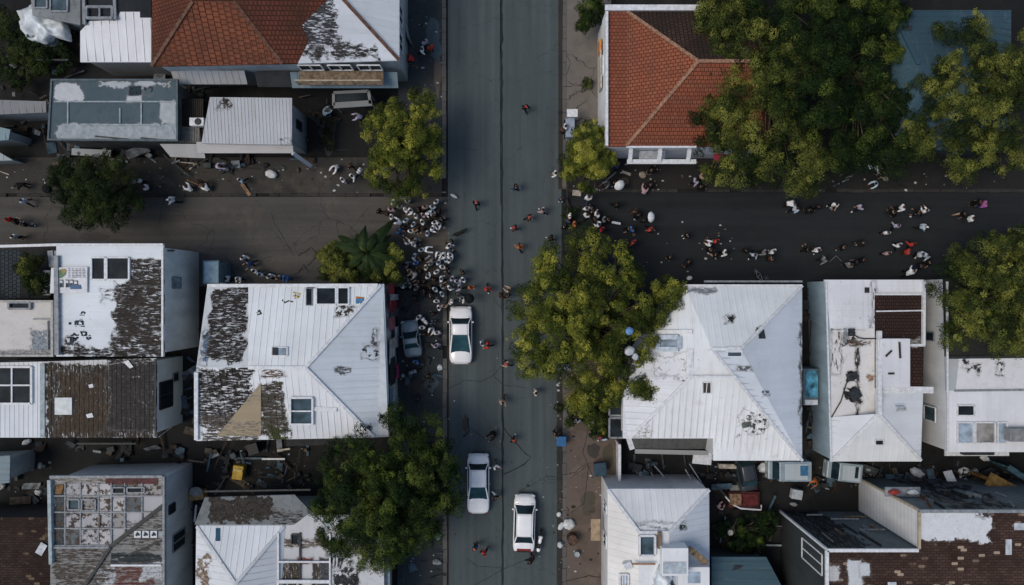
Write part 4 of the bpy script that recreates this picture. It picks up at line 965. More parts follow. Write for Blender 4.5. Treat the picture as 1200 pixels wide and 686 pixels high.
roof_box(B16,998,441,.8,.55,.3,dark_trim,'roof_vent',.3); roof_box(B16,1001,462,.8,.8,.3,dark_trim,'roof_vent',.6); roof_box(B16,1059,453,.7,.4,.25,simple('green grey box',(.10,.14,.14),.6),'roof_vent'); roof_box(B16,1046,401,1.6,.6,.4,simple('grey drum',(.4,.41,.42),.5),'water_tank',0,.1)
m=MB(); m.tube([on_roof(B16,974,489,.08),on_roof(B16,985,470,.08),on_roof(B16,991,450,.08),on_roof(B16,996,440,.25)],.05,6); m.tube([on_roof(B16,997,391,.2),on_roof(B16,1005,396,.2),on_roof(B16,1012,397,.1),on_roof(B16,1027,397,.1)],.05,6); m.build('cable',dark_trim,B16.root)
roof_panel(B16,[(1016,343.5),(1018.5,343.5),(1018.5,337),(1013,337),(1013,343.5)],dark_trim,.05,'roof_hole'); roof_window(B16,1025,515.5,1035,521.5,DARKWIN,white_trim,.08,.1); roof_window(B16,1048,474,1060,477,GREYWIN,white_trim,.05,.06)
# blue tank between B15 and B16
tk=empty('water_trough',P(951,454,0),'long blue lidded trough in the dark gap between two white houses','trough')
m=MB(); c=P(951,454,2.2); m.box((c.x,c.y,1.05),(1.2,2.9,2.1)); m.build('case',simple('steel blue case',(.12,.17,.20),.5),tk,bevel=.03)
m=MB(); m.box((c.x+.05,c.y+.25,2.13),(.95,2.1,.05)); m.build('lid',simple('bright blue lid',(.10,.33,.46),.4,.45,2),tk); m=MB(); m.box((c.x,c.y-1.2,2.14),(1.0,.4,.06)); m.build('end_panel',white_trim,tk)
# ---- B17 white house at the right edge
z=3.8
B17=building('white_flat_house','white flat roofed house at the right edge with three tall windows','house',[(1109,530,z),(1320,530,z),(1320,326,z),(1106,326,z)],z,wall_boards('very pale boards',(.52,.60,.65),.2,.4),
 [(1,[(1106,326,z),(1320,326,z),(1320,418,z),(1108,418,z)],None),(2,[(1108,418,z),(1124,418,z),(1120,458,z),(1109,458,z)],None),(0,[(1124,418,z),(1320,418,z),(1320,458,z),(1120,458,z)],None),(3,[(1109,458,z),(1320,458,z),(1320,530,z),(1109,530,z)],'v')],
 [roof_flat('white cracked screed',((.62,.63,.65),(.68,.69,.71),(.50,.50,.50)),[(1132,426,1150,436,z,(.03,.03,.03),(.06,.06,.06),.8,.5,'n'),(1168,425,1175,440,z,(.03,.03,.03),(.06,.06,.06),.5,.45,'n')],speck=.5),roof_flat('near black flat roof',((.02,.022,.02),(.03,.03,.026),(.015,.015,.015))),roof_white('grey strip',(.44,.47,.49),[],.4,'h'),roof_white('white boards front',(.68,.70,.73),[],.15,'v')],inset=.1,rib=.42,ribh=.02)  # roof part below the tree crown is nearly black
roof_window(B17,1121,475,1141,487,DARKWIN,white_trim,.1,.12)
for a in ((1121,495,1140,519,GREYWIN),(1142,495,1165,519,glass_mat('brown grey glass',(.13,.125,.12),.5)),(1168,495,1179,519,GREYWIN)): roof_window(B17,a[0],a[1],a[2],a[3],a[4],white_trim,.1,.14)
plank(B17,on_roof(B17,1118,458,.08),on_roof(B17,1200,457,.08),.14,.12,grey_trim,'gutter'); plank(B17,on_roof(B17,1112,419,.08),on_roof(B17,1205,418,.08),.2,.2,dark_trim,'gutter'); plank(B17,on_roof(B17,1109,330,.1),on_roof(B17,1109.5,530,.1),.12,.12,white_trim,'trim')
m=MB(); yb=min(p.y for p in B17.wp); a,b=P(1107,0,2.6).x,P(1182,0,2.6).x; m.box(((a+b)/2,yb-.3,2.6),(b-a,.7,.12)); bal=m.build('balcony',white_trim,B17.root)
m=MB(); m.box((P(1144,0,2.8).x,yb-.28,2.9),(2.4,.4,.5)); m.build('planter',dark_trim,bal)
wall_win(B17,'W',P(0,400,2.5).y,P(0,390,2.5).y,1.2,2.4,DARKWIN,grey_trim,0); wall_win(B17,'W',P(0,495,2.5).y,P(0,478,2.5).y,1.0,2.6,BLUEWIN,white_trim,0)
roof_box(B17,1196,508,2.6,1.0,.8,simple('grey box',(.25,.26,.27),.6),'roof_tank')
# ---- B18 white house bottom right of the road
z,zr=4.8,6.6
n1=roof_white('white front slope',(.70,.72,.75),[(744,614,790,622,6.3,(.3,.3,.3),(.4,.4,.4),.4,.4,'h')],.25,'v'); n2=roof_white('white side slope',(.58,.63,.68),[(798,612,804,620,6,(.05,.05,.05),(.04,.04,.04),.4,.5,'n')],.25,'h'); n3=roof_white('painted sunlit side',(.74,.73,.71),[],.3,'h')  # n2 has shade and n3 warm sunlight put into the slope colour
B18=building('white_hipped_house','white house with a dormer and a blue grey skylight below the dark alley','house',[(712,770,z),(832,770,z),(831,573,z),(712,573,z)],z,wall_boards('warm white boards',(.62,.60,.57),.22,.4),
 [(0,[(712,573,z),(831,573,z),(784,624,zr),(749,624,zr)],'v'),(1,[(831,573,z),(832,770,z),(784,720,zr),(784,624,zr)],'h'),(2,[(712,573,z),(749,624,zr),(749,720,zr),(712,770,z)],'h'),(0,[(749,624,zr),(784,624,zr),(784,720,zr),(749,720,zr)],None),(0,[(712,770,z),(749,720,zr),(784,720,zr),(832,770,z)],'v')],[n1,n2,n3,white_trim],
 ridges=[((712,574,z),(749,624,zr)),((831,574,z),(784,624,zr)),((749,624,zr),(784,624,zr))],inset=.1)
roof_window(B18,749,627,767,650,BLUEWIN,white_trim,.14,.22)
roof_window(B18,726,672,736,686,GREYWIN,white_trim,.12,.2,2); 
dm=MB(); q=P(788,652,zr); dm.box(q+Vector((0,-.1,.25)),(1.9,2.0,1.3)); d_=dm.build('dormer',roof_white('dormer white',(.70,.72,.74),[],.2,'v'),B18.root,bevel=.02)
m=MB(); m.box(q+Vector((-.05,-.5,.92)),(1.65,.85,.05)); m.build('dormer_window',simple('blue white sheet',(.42,.48,.53),.45),d_)
dm=MB(); q=P(810,672,zr-.8); dm.box(q+Vector((0,0,.2)),(2.3,1.5,1.2)); d_=dm.build('dormer',roof_white('dormer white',(.70,.72,.74),[],.2,'v') if False else n1,B18.root,bevel=.02)
m=MB(); m.box(q+Vector((.0,0,.82)),(.9,.8,.05)); m.build('dormer_window',GREYWIN,d_)
plank(B18,P(807,643,6.7),P(828,660,6.0),.45,.16,simple('split timber',(.28,.20,.12),.8,.4,3),'broken_board'); plank(B18,P(741,661,6.9),P(768,661,6.9),.12,.12,simple('copper pipe',(.36,.22,.15),.5),'pipe'); roof_box(B18,735,661,.6,.5,.5,white_trim,'chimney',.4); roof_box(B18,772,632,.25,1.2,.4,wood,'chimney')
tarp('tarpaulin',[(766,680),(774,664),(782,668),(790,680),(780,690),(768,690)],7.1,'torn white tarpaulin on the roof of the house with the dormer','tarpaulin',cloth,12,.4)
roof_panel(B18,[(763,690),(792,690),(786,676),(770,675)],simple('scorched patch',(.04,.04,.042),.8,.5),.1,'scorched_patch')
wall_win(B18,'W',P(0,600,3).y,P(0,590,3).y,2,3.6); wall_win(B18,'W',P(0,640,3).y,P(0,625,3).y,2,3.6)
m=MB(); c=P(698,621,2.4); m.box((c.x,c.y,2.4),(.75,1.7,.08)); m.bar((c.x-.3,c.y-.7,0),(c.x-.3,c.y-.7,2.36),.06,.06); m.bar((c.x-.3,c.y+.7,0),(c.x-.3,c.y+.7,2.36),.06,.06); m.build('porch_roof',simple('tan sheet',(.36,.27,.18),.7),B18.root)
# ---- B19 blue flat roof
z=2.9
B19=building('shed','shed with a flat teal blue metal roof in the yard at the bottom edge','shed',[(834,770,z),(960,770,z),(898,653,z),(834,653,z)],z,wall_boards('dark shed wall',(.05,.06,.065)),[(0,[(834,770,z),(960,770,z),(898,653,z),(834,653,z)],'h')],[roof_white('teal blue metal',(.055,.105,.135),[],.3,'h')],rib=.7)
roof_panel(B19,[(858,668),(866,667),(871,663),(861,662)],dark_trim,.05,'roof_hole')
# ---- B20 brick building bottom right
z=9.0
bk=brick_mat('old brick roof paving',(.060,.036,.029),(.098,.060,.047),(.030,.025,.022),(.36,.27,.20),[(1078,598,1160,634,z,(.58,.60,.63),(.66,.68,.70),.6,1.25,'s'),(1142,598,1162,606,z,(.03,.03,.03),(.1,.1,.1),.5,.5,'n'),(994,656,1010,688,z,(.56,.58,.60),(.5,.52,.54),.3,1.25,'s'),(1008,660,1020,676,z,(.56,.58,.60),(.5,.52,.54),.2,1.25,'s'),(968,663,983,680,z,(.5,.5,.5),(.4,.4,.4),.3,.9,'s')])
L20=[(969,770,z),(1330,770,z),(1330,598,z),(1077,598,z),(1077,644,z),(969,644,z)]
nw=roof_flat('grey rendered wall',((.095,.118,.130),(.150,.172,.184),(.035,.04,.044)),speck=1,patches=[(925,600,985,640,4,(.012,.013,.014),(.04,.043,.046),1.4,.8,'v'),(1085,572,1110,585,5,(.02,.022,.024),(.05,.05,.05),1.2,.6,'v'),(1120,576,1180,592,7,(.015,.016,.017),(.04,.042,.044),1.2,.7,'h')])
B20=building('brick_building','tall brown brick building with an L shaped top in the bottom right corner','building',L20,z,nw,[(0,L20,None)],[bk],inset=.06)
# boarded west walls, trims and windows stand proud of the render
def wallpanel(p,q,z0,z1,mat,name='cladding',pr=.03):
    a=P(*p,z); b=P(*q,z); d=(b-a); d.z=0; d.normalize(); nrm=Vector((-1,0,0)) if abs(d.x)<.5 else Vector((0,1,0))
    m=MB(); o=nrm*(pr-.06); m.poly([Vector((a.x,a.y,z0))+o,Vector((b.x,b.y,z0))+o,Vector((b.x,b.y,z1))+o,Vector((a.x,a.y,z1))+o])
    return m.build(name,mat,B20.root)
wallpanel((1077,643),(1077,598),.05,z-.1,wall_boards('cream white boards',(.60,.58,.53),.5,.45))
wallpanel((969,770),(969,644),.05,z-.1,wall_boards('black green boards',(.040,.046,.047),.28,.5))
for a,b in (((969,645),(1076,645)),((969,645),(969,770)),((1077,599),(1330,599))):
    plank(B20,P(*a,z+.08),P(*b,z+.08),.22,.18,white_trim if a[1]>610 else grey_trim,'coping')
plank(B20,P(1077,600,z+.08),P(1077,643,z+.08),.16,.2,simple('cream paint',(.42,.36,.26),.6),'coping')
wall_win(B20,'W',P(0,680,z).y,P(0,655,z).y,4.6,8.2,BLUEWIN,white_trim,1); wall_win(B20,'W',P(0,640,5).y-6.0,P(0,640,5).y-4.5,1.0,3.0,DARKWIN,grey_trim,0)
for q in (((1178,650),(1185,650),(1185,632),(1178,632)),((1188,621),(1200,621),(1200,613),(1188,613)),((1040,687),(1050,687),(1050,682),(1040,682))): roof_panel(B20,list(q),simple('pale hatch',(.50,.54,.58),.5),.06,'hatch')
for (a,mt_,w_) in (((969,644),white_trim,.16),((1077,598),simple('cream paint',(.42,.36,.26),.6),.16)):
    m=MB(); q=P(*a,z); m.box((q.x-.0,q.y+.0,z/2),(w_,w_,z-.1)); m.build('corner_trim',mt_,B20.root)
rj=random.Random(8)
for k in range(15):   # boards and pipes fixed to the north wall
    q=P(969,644,z); x_=q.x+rj.uniform(.4,5.8); za=rj.uniform(1.2,6.5); L_=rj.uniform(.8,3.2); m=MB()
    if k%3: m.bar((x_,q.y+.03,za),(x_+rj.uniform(-.2,.2),q.y+.03,min(8.6,za+L_)),rj.uniform(.08,.3),.06)
    else: m.bar((x_,q.y+.06,za),(min(q.x+6.3,x_+L_*.8),q.y+.06,za+rj.uniform(-.1,.1)),.12,.06)
    m.build('wall_board',[dark_trim,grey_trim,wood,simple('pale seam',(.30,.35,.38),.6)][rj.choice([0,0,0,1,1,2,3])],B20.root)
for k in range(12):
    q=P(1077,598,z); x_=q.x+rj.uniform(1.2,9); za=rj.uniform(4,8); m=MB(); m.bar((x_,q.y+.03,za),(x_+rj.uniform(-.6,.6),q.y+.03,min(8.7,za+rj.uniform(.5,2))),rj.uniform(.08,.4),.06); m.build('wall_board',[dark_trim,grey_trim,rust][k%3],B20.root)
# small ledge with bundles on the north wall
m=MB(); ny=P(0,598,z).y; c=P(1058,576,5.6); m.box((c.x,ny+.34,5.55),(2.6,.7,.12)); m.build('ledge',grey_trim,B20.root)
# ---- little sheds at the left edge
for (pts,zz,lab,cc) in (([(-40,136,3.0),(54,132,3.0),(54,119,3.2),(-40,116,3.2)],3.0,'grey shed roof at the left edge beside the slate blue roof',(.22,.23,.24)),
                        ([(-40,168,2.8),(10,164,2.8),(12,152,2.9),(-40,140,2.9)],2.8,'small teal shed at the left edge above the side street',(.22,.31,.34)),
                        ([(-40,190,2.2),(15,188,2.2),(-2,178,2.2),(-40,176,2.2)],2.2,'low whitish shed at the left edge on the side street pavement',(.35,.39,.41))):
    building('shed',lab,'shed',pts,zz,wl,[(0,pts,'v')],[roof_white('shed '+lab[:12],cc,[],.7,'v')],inset=.15,rib=.6)
# teal fence wall, ochre fence and white garden fence
def fence(pts,h,label,mat,n=14,th=.10,board=None):
    W=[P(*p) for p in pts]; c=sum(W,Vector())/len(W)
    e=empty('fence',c,label,'fence'); 
    for a,b in zip(W,W[1:]):
        m=MB(); L=(b-a).length; k=max(2,int(L/.32))
        for i in range(k):
            u=a.lerp(b,(i+.05)/k); v=a.lerp(b,(i+.95)/k); m.bar(u+Vector((0,0,h/2)),v+Vector((0,0,h/2)),th*.5,h*(.97+.03*rnd.random()))
        m.build('boards',mat,e)
        m=MB(); m.bar(a+Vector((0,0,h+.03)),b+Vector((0,0,h+.03)),th*2.2,.07); m.build('rail',mat,e)
    for a in W:
        m=MB(); m.box(a+Vector((0,0,h/2+.05)),(.14,.14,h+.2)); m.build('post',mat,e)
    return e
fence([(722,516),(722,556)],1.9,'white garden fence running beside the brown pavement above the dormer house',white_trim)
fence([(1135,552),(1192,583)],2.4,'ochre slanting fence above the brick building at the right edge',simple('ochre boards',(.25,.15,.045),.7,.3,3),th=.5)
fence([(1160,540),(1200,566)],2.2,'teal board fence at the right edge below the white flat roofed house',simple('teal boards',(.06,.12,.14),.7,.3,3),th=.2)
fence([(470,6),(478,36),(482,52)],1.6,'grey picket fence along the east side of the peeling white roofed house',grey_trim,th=.08)
fence([(8,77),(94,78)],1.6,'thin dark fence above the slate blue roof',dark_trim,th=.06)
# ================================================================ trees
import numpy as np
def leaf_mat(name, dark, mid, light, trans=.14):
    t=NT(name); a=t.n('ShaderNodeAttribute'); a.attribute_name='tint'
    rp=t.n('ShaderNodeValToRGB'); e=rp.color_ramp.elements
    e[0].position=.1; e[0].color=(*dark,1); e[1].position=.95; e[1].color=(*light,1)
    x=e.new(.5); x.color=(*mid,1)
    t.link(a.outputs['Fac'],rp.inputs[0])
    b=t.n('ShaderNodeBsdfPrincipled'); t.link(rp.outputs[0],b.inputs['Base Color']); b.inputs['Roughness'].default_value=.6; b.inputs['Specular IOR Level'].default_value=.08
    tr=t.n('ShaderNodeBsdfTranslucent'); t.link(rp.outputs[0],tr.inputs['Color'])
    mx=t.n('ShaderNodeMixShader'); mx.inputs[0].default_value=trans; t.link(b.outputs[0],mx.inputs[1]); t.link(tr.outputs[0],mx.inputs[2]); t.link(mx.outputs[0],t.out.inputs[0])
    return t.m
LM={'yellow':leaf_mat('yellow green leaves',(.016,.028,.008),(.085,.110,.018),(.40,.385,.065)),
    'olive':leaf_mat('olive leaves',(.010,.020,.007),(.048,.066,.016),(.23,.24,.05)),
    'green':leaf_mat('deep green leaves',(.006,.015,.006),(.022,.042,.010),(.115,.150,.028)),
    'dark':leaf_mat('dark green leaves',(.008,.016,.007),(.022,.038,.012),(.065,.085,.020))}  # last entry is a darker green foliage colour
barkm=simple('tree bark',(.085,.065,.05),.9,.4,4)
def leaves(name,centres,per,size,mat,parent,origin,rs,flat=.5):
    """centres: list (x,y,z,r,tint) clump balls filled with small leaf quads"""
    cs=np.array([c[:3] for c in centres]); rr=np.array([c[3] for c in centres]); tt=np.array([c[4] for c in centres])
    cnt=np.clip((per*(rr/rr.mean())**2),8,per*3).astype(int); idx=np.repeat(np.arange(len(centres)),cnt); n=len(idx)
    d=rs.normal(size=(n,3)); d/=np.linalg.norm(d,axis=1)[:,None]
    d[:,2]=np.where(d[:,2]<-.35,-d[:,2],d[:,2])
    rad=rs.uniform(.42,1,n)**.5
    lump=1+.30*np.sin(d[:,0]*4+idx*1.7)*np.cos(d[:,1]*3+idx*2.9)
    p=cs[idx]+d*(rad*rr[idx]*lump)[:,None]*np.array([1,1,.75])
    nrm=d*1.15+rs.normal(size=(n,3))*.42+np.array([0,0,flat*.5]); nrm/=np.linalg.norm(nrm,axis=1)[:,None]
    a=np.cross(nrm,rs.normal(size=(n,3))); a/=np.linalg.norm(a,axis=1)[:,None]; b=np.cross(nrm,a)
    L=(size*rs.uniform(.6,1.35,n))[:,None]; Wd=L*.52
    V=np.empty((n,4,3)); V[:,0]=p-a*L*.5; V[:,1]=p+b*Wd*.5+nrm*L*.06; V[:,2]=p+a*L*.5; V[:,3]=p-b*Wd*.5+nrm*L*.06
    V-=np.array(origin)
    me=bpy.data.meshes.new(name); me.vertices.add(n*4); me.vertices.foreach_set('co',V.reshape(-1).astype(np.float32))
    me.loops.add(n*4); me.loops.foreach_set('vertex_index',np.arange(n*4,dtype=np.int32))
    me.polygons.add(n); me.polygons.foreach_set('loop_start',np.arange(0,n*4,4,dtype=np.int32)); me.polygons.foreach_set('loop_total',np.full(n,4,dtype=np.int32))
    me.update(calc_edges=True)
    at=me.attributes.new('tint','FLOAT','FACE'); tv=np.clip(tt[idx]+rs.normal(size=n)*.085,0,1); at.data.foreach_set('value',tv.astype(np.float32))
    me.materials.append(mat)
    o=bpy.data.objects.new(name,me); C.objects.link(o); o.parent=parent
    return o
def tree(label,lobes,mat,seed,h=7.0,base=None,clump=.42,per=60,size=.17,dens=1.0,name='tree',group=None,bright=.5,cat='tree'):
    """lobes: (px,py,radius_px,z_centre or None)"""
    rs=np.random.RandomState(seed); r=random.Random(seed)
    bx=base or (sum(l[0] for l in lobes)/len(lobes),sum(l[1] for l in lobes)/len(lobes))
    zc0=h*.62; g=P(bx[0],bx[1],zc0 if base is None else 0); g.z=0
    e=empty(name,g,label,cat,group)
    cs=[]
    for l in lobes:
        zc=l[3] if len(l)>3 else zc0
        c=P(l[0],l[1],zc); k=S*(H-zc)/H; R0=l[2]*k; rz=min(R0*.75,h*.42)
        clump_=clump*1.38; N=int(dens*.95*(R0*R0*2*math.pi)/(clump_*clump_*2.1))+4
        for i in range(N):
            d=rs.normal(size=3); d/=np.linalg.norm(d)
            if d[2]<-.25: d[2]=-d[2]
            q=rs.uniform(.45,1.0)**.55
            nb=mnoise.noise(Vector((d[0]*1.8+seed,d[1]*1.8,d[2]*1.8)))
            q*=1+.30*nb
            p=(c.x+d[0]*R0*q,c.y+d[1]*R0*q,c.z+d[2]*rz*q)
            rr=clump_*rs.uniform(.55,1.3)
            tn=bright+.30*mnoise.noise(Vector((p[0]*.45+seed,p[1]*.45,p[2]*.45)))+rs.normal()*.20+.30*(d[2]*q-.45)  # lower and inner clumps tinted darker: crown shade put into the leaf colour
            if nb<-.17 and q>.6: continue
            cs.append((*p,rr,tn))
            if q>.75 and rs.uniform()<.55:   # a small tuft standing out of the clump
                cs.append((p[0]+rs.normal()*rr*.6,p[1]+rs.normal()*rr*.6,p[2]+rr*.55,rr*.45,tn+.16))  # raised tufts tinted brighter, top light put into the leaf colour
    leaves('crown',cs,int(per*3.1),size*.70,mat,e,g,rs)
    # trunk, limbs reaching into the lobes
    m=MB(); tr=.10+.022*h
    top=g+Vector((r.uniform(-.3,.3),r.uniform(-.3,.3),h*.42))
    m.tube([g,g+Vector((.05,.03,h*.2)),top],[tr*1.35,tr,tr*.8],8); m.build('trunk',barkm,e)
    lm=MB(); sel=[cs[i] for i in rs.choice(len(cs),min(len(cs),(18+len(lobes)*4) if name=='tree' else 5),replace=False)]
    for s_ in sel:
        t_=Vector(s_[:3]); mid=top.lerp(t_,.5)+Vector((r.uniform(-.3,.3),r.uniform(-.3,.3),.35)); st=g.lerp(top,r.uniform(.7,1))
        lm.tube([st,mid,t_],[tr*.42,tr*.25,.025],5,cap=False)
    lm.build('limbs',barkm,e)
    return e
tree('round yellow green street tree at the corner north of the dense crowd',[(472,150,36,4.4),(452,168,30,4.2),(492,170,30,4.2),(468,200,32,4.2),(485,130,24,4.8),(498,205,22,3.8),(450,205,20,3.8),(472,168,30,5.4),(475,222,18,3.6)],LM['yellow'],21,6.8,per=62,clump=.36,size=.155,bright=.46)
tree('dark green tree standing on the left side street',[(100,220,34,3.6),(135,222,30,3.6),(90,205,24,3.4),(118,245,26,3.4),(150,235,20,3.2),(122,210,30,4.4),(95,248,20,3.2),(135,255,16,3.0)],LM['dark'],22,5.8,clump=.34,size=.15,bright=.42,per=55)
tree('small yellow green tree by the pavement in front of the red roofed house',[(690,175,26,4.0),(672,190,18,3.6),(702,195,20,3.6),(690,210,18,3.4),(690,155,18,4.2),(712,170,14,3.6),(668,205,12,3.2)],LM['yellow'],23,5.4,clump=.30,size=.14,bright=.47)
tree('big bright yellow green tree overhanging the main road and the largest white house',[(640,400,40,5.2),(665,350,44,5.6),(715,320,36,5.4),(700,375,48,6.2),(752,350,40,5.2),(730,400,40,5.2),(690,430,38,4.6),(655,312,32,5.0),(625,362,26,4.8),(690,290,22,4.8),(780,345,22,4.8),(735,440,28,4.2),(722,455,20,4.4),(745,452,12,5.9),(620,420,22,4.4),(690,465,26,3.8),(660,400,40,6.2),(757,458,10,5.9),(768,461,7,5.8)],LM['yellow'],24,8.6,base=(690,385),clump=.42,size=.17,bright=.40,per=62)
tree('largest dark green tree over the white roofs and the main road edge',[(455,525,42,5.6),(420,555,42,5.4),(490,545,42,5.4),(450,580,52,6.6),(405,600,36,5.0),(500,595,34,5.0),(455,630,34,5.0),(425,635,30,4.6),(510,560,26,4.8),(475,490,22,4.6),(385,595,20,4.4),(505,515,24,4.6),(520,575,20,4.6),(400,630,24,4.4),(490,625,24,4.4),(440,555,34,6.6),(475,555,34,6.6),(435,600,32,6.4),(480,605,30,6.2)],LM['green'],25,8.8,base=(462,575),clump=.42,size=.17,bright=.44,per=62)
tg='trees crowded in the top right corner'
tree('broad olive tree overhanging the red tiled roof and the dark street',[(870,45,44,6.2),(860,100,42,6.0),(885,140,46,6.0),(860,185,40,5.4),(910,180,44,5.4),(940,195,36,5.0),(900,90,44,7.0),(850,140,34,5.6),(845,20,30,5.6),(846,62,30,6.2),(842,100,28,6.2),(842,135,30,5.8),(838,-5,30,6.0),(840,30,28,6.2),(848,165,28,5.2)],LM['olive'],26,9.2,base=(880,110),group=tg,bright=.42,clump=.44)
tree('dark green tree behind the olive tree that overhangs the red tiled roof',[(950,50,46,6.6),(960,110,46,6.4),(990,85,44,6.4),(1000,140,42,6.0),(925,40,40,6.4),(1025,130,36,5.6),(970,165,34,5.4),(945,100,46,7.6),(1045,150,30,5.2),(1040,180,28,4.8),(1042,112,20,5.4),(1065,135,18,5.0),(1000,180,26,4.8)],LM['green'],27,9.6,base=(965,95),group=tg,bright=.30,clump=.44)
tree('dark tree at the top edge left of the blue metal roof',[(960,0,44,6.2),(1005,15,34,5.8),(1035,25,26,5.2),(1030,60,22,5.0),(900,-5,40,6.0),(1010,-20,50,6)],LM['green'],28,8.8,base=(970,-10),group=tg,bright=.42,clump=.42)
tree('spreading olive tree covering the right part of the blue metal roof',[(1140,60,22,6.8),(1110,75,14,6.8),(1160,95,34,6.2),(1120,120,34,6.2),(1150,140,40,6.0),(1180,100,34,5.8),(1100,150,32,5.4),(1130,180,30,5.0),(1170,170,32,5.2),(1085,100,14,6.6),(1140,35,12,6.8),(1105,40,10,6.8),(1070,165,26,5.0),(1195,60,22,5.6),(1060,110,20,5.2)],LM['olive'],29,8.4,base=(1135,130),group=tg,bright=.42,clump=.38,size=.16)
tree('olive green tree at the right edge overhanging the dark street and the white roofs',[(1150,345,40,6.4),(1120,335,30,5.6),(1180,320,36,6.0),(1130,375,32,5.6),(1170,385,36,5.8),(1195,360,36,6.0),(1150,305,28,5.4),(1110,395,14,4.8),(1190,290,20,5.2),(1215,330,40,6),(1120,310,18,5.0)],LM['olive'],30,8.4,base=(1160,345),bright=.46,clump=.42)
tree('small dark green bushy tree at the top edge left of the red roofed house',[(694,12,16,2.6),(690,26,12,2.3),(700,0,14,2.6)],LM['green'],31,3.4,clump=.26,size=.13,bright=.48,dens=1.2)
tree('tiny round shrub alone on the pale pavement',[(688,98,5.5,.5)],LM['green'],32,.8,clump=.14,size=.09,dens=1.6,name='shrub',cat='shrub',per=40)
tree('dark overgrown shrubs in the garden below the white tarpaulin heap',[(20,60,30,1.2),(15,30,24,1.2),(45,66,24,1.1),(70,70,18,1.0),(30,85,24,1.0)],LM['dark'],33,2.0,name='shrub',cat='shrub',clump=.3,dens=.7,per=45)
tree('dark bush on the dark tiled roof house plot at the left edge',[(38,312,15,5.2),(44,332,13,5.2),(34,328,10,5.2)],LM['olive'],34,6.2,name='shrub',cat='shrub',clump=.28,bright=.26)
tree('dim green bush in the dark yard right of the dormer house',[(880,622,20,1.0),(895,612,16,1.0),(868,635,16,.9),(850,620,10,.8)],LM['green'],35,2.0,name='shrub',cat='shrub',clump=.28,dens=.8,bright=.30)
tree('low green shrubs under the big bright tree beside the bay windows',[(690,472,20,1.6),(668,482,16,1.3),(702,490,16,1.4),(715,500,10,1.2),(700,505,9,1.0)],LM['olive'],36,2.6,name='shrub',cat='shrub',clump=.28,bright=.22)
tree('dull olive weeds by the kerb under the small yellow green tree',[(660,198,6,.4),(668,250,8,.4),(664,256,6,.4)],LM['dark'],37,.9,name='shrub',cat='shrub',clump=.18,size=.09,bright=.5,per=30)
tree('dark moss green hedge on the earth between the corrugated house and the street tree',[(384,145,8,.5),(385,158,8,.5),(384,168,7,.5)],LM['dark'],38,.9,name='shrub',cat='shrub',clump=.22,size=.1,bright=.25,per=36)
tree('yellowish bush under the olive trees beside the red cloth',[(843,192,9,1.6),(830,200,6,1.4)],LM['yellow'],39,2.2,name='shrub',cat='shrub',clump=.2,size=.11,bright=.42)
# broad leaved banana palm with low bushes round it
def banana(px,py,label):
    g=P(px,py,3.4); g.z=0; e=empty('banana_palm',g,label,'palm'); r=random.Random(78)
    m=MB(); m.tube([g,g+Vector((.05,0,1.6)),g+Vector((0,.05,3.2))],[.22,.17,.12],10); m.build('trunk',simple('palm trunk',(.10,.09,.05),.8),e)
    lmt=[LM['green'],LM['olive'],LM['yellow']]
    pal=[(.010,.019,.005),(.014,.025,.006),(.040,.052,.010),(.010,.020,.005)]
    mats=[]
    for i,c in enumerate(pal):
        t=NT('banana leaf %d'%i); o=t.pos(); f=t.noise(o,3,3); mats.append(t.finish(t.mix(t.range(f,.3,.7),c,tuple(x*1.7 for x in c)),.6,None,0,.2))
    angs=[(95,48,0),(128,44,1),(155,44,3),(185,36,0),(215,50,1),(240,48,2),(268,44,0),(300,40,3),(20,52,0),(350,50,1),(330,48,2),(55,46,3),(75,34,1),(115,28,2),(200,46,2),(5,36,3),(280,30,1),(110,42,0),(140,40,2),(170,44,1),(228,40,3),(255,44,0),(315,46,1),(340,38,0),(38,42,3),(65,38,0)]
    for k,(a,L,mi) in enumerate(angs):
        a=R(a+r.uniform(-6,6)); L=L*S*1.0*r.uniform(.62,1.12); d=Vector((math.cos(a),math.sin(a),0)); s=Vector((-d.y,d.x,0)); mb=MB(); prev=None; n=12; z0=3.15+r.uniform(-.2,.3); up=r.uniform(.5,1.0); wmax=r.uniform(.30,.52)
        for j in range(n+1):
            u=j/n; c=g+d*L*u+Vector((0,0,z0+up*math.sin(u*2.2)-1.8*u*u)); w_=wmax*max(.04,math.sin(math.pi*min(1,u*.93+.07))**.7)*(1-.3*u); 
            if u<.12: w_=.05
            tear=.78+.3*((j*7+k*3)%4)/3
            cur=(c+s*w_*tear+Vector((0,0,-.10-w_*.25)),c,c-s*w_*(1.5-tear*.6)+Vector((0,0,-.10-w_*.25)))
            if prev: mb.poly([prev[0],prev[1],cur[1],cur[0]]); mb.poly([prev[1],prev[2],cur[2],cur[1]])
            prev=cur
        mb.build('leaf',mats[mi],e)
    return e
banana(430,296,'broad leaved banana palm at the corner left of the dense crowd')
tree('olive green low bushes growing round the foot of the banana palm',[(384,300,13,1.9),(385,316,12,1.8),(398,322,13,2.0),(453,316,14,2.6),(457,296,12,2.2),(410,318,13,2.3),(432,322,13,2.6),(402,300,10,2.0),(464,326,10,1.8),(395,290,8,2.0),(386,308,12,3.0),(398,318,11,3.2),(458,318,10,3.0),(414,326,9,3.2),(464,300,7,2.8)],LM['olive'],40,3.0,name='shrub',cat='shrub',clump=.26,size=.16,bright=.52,per=45)
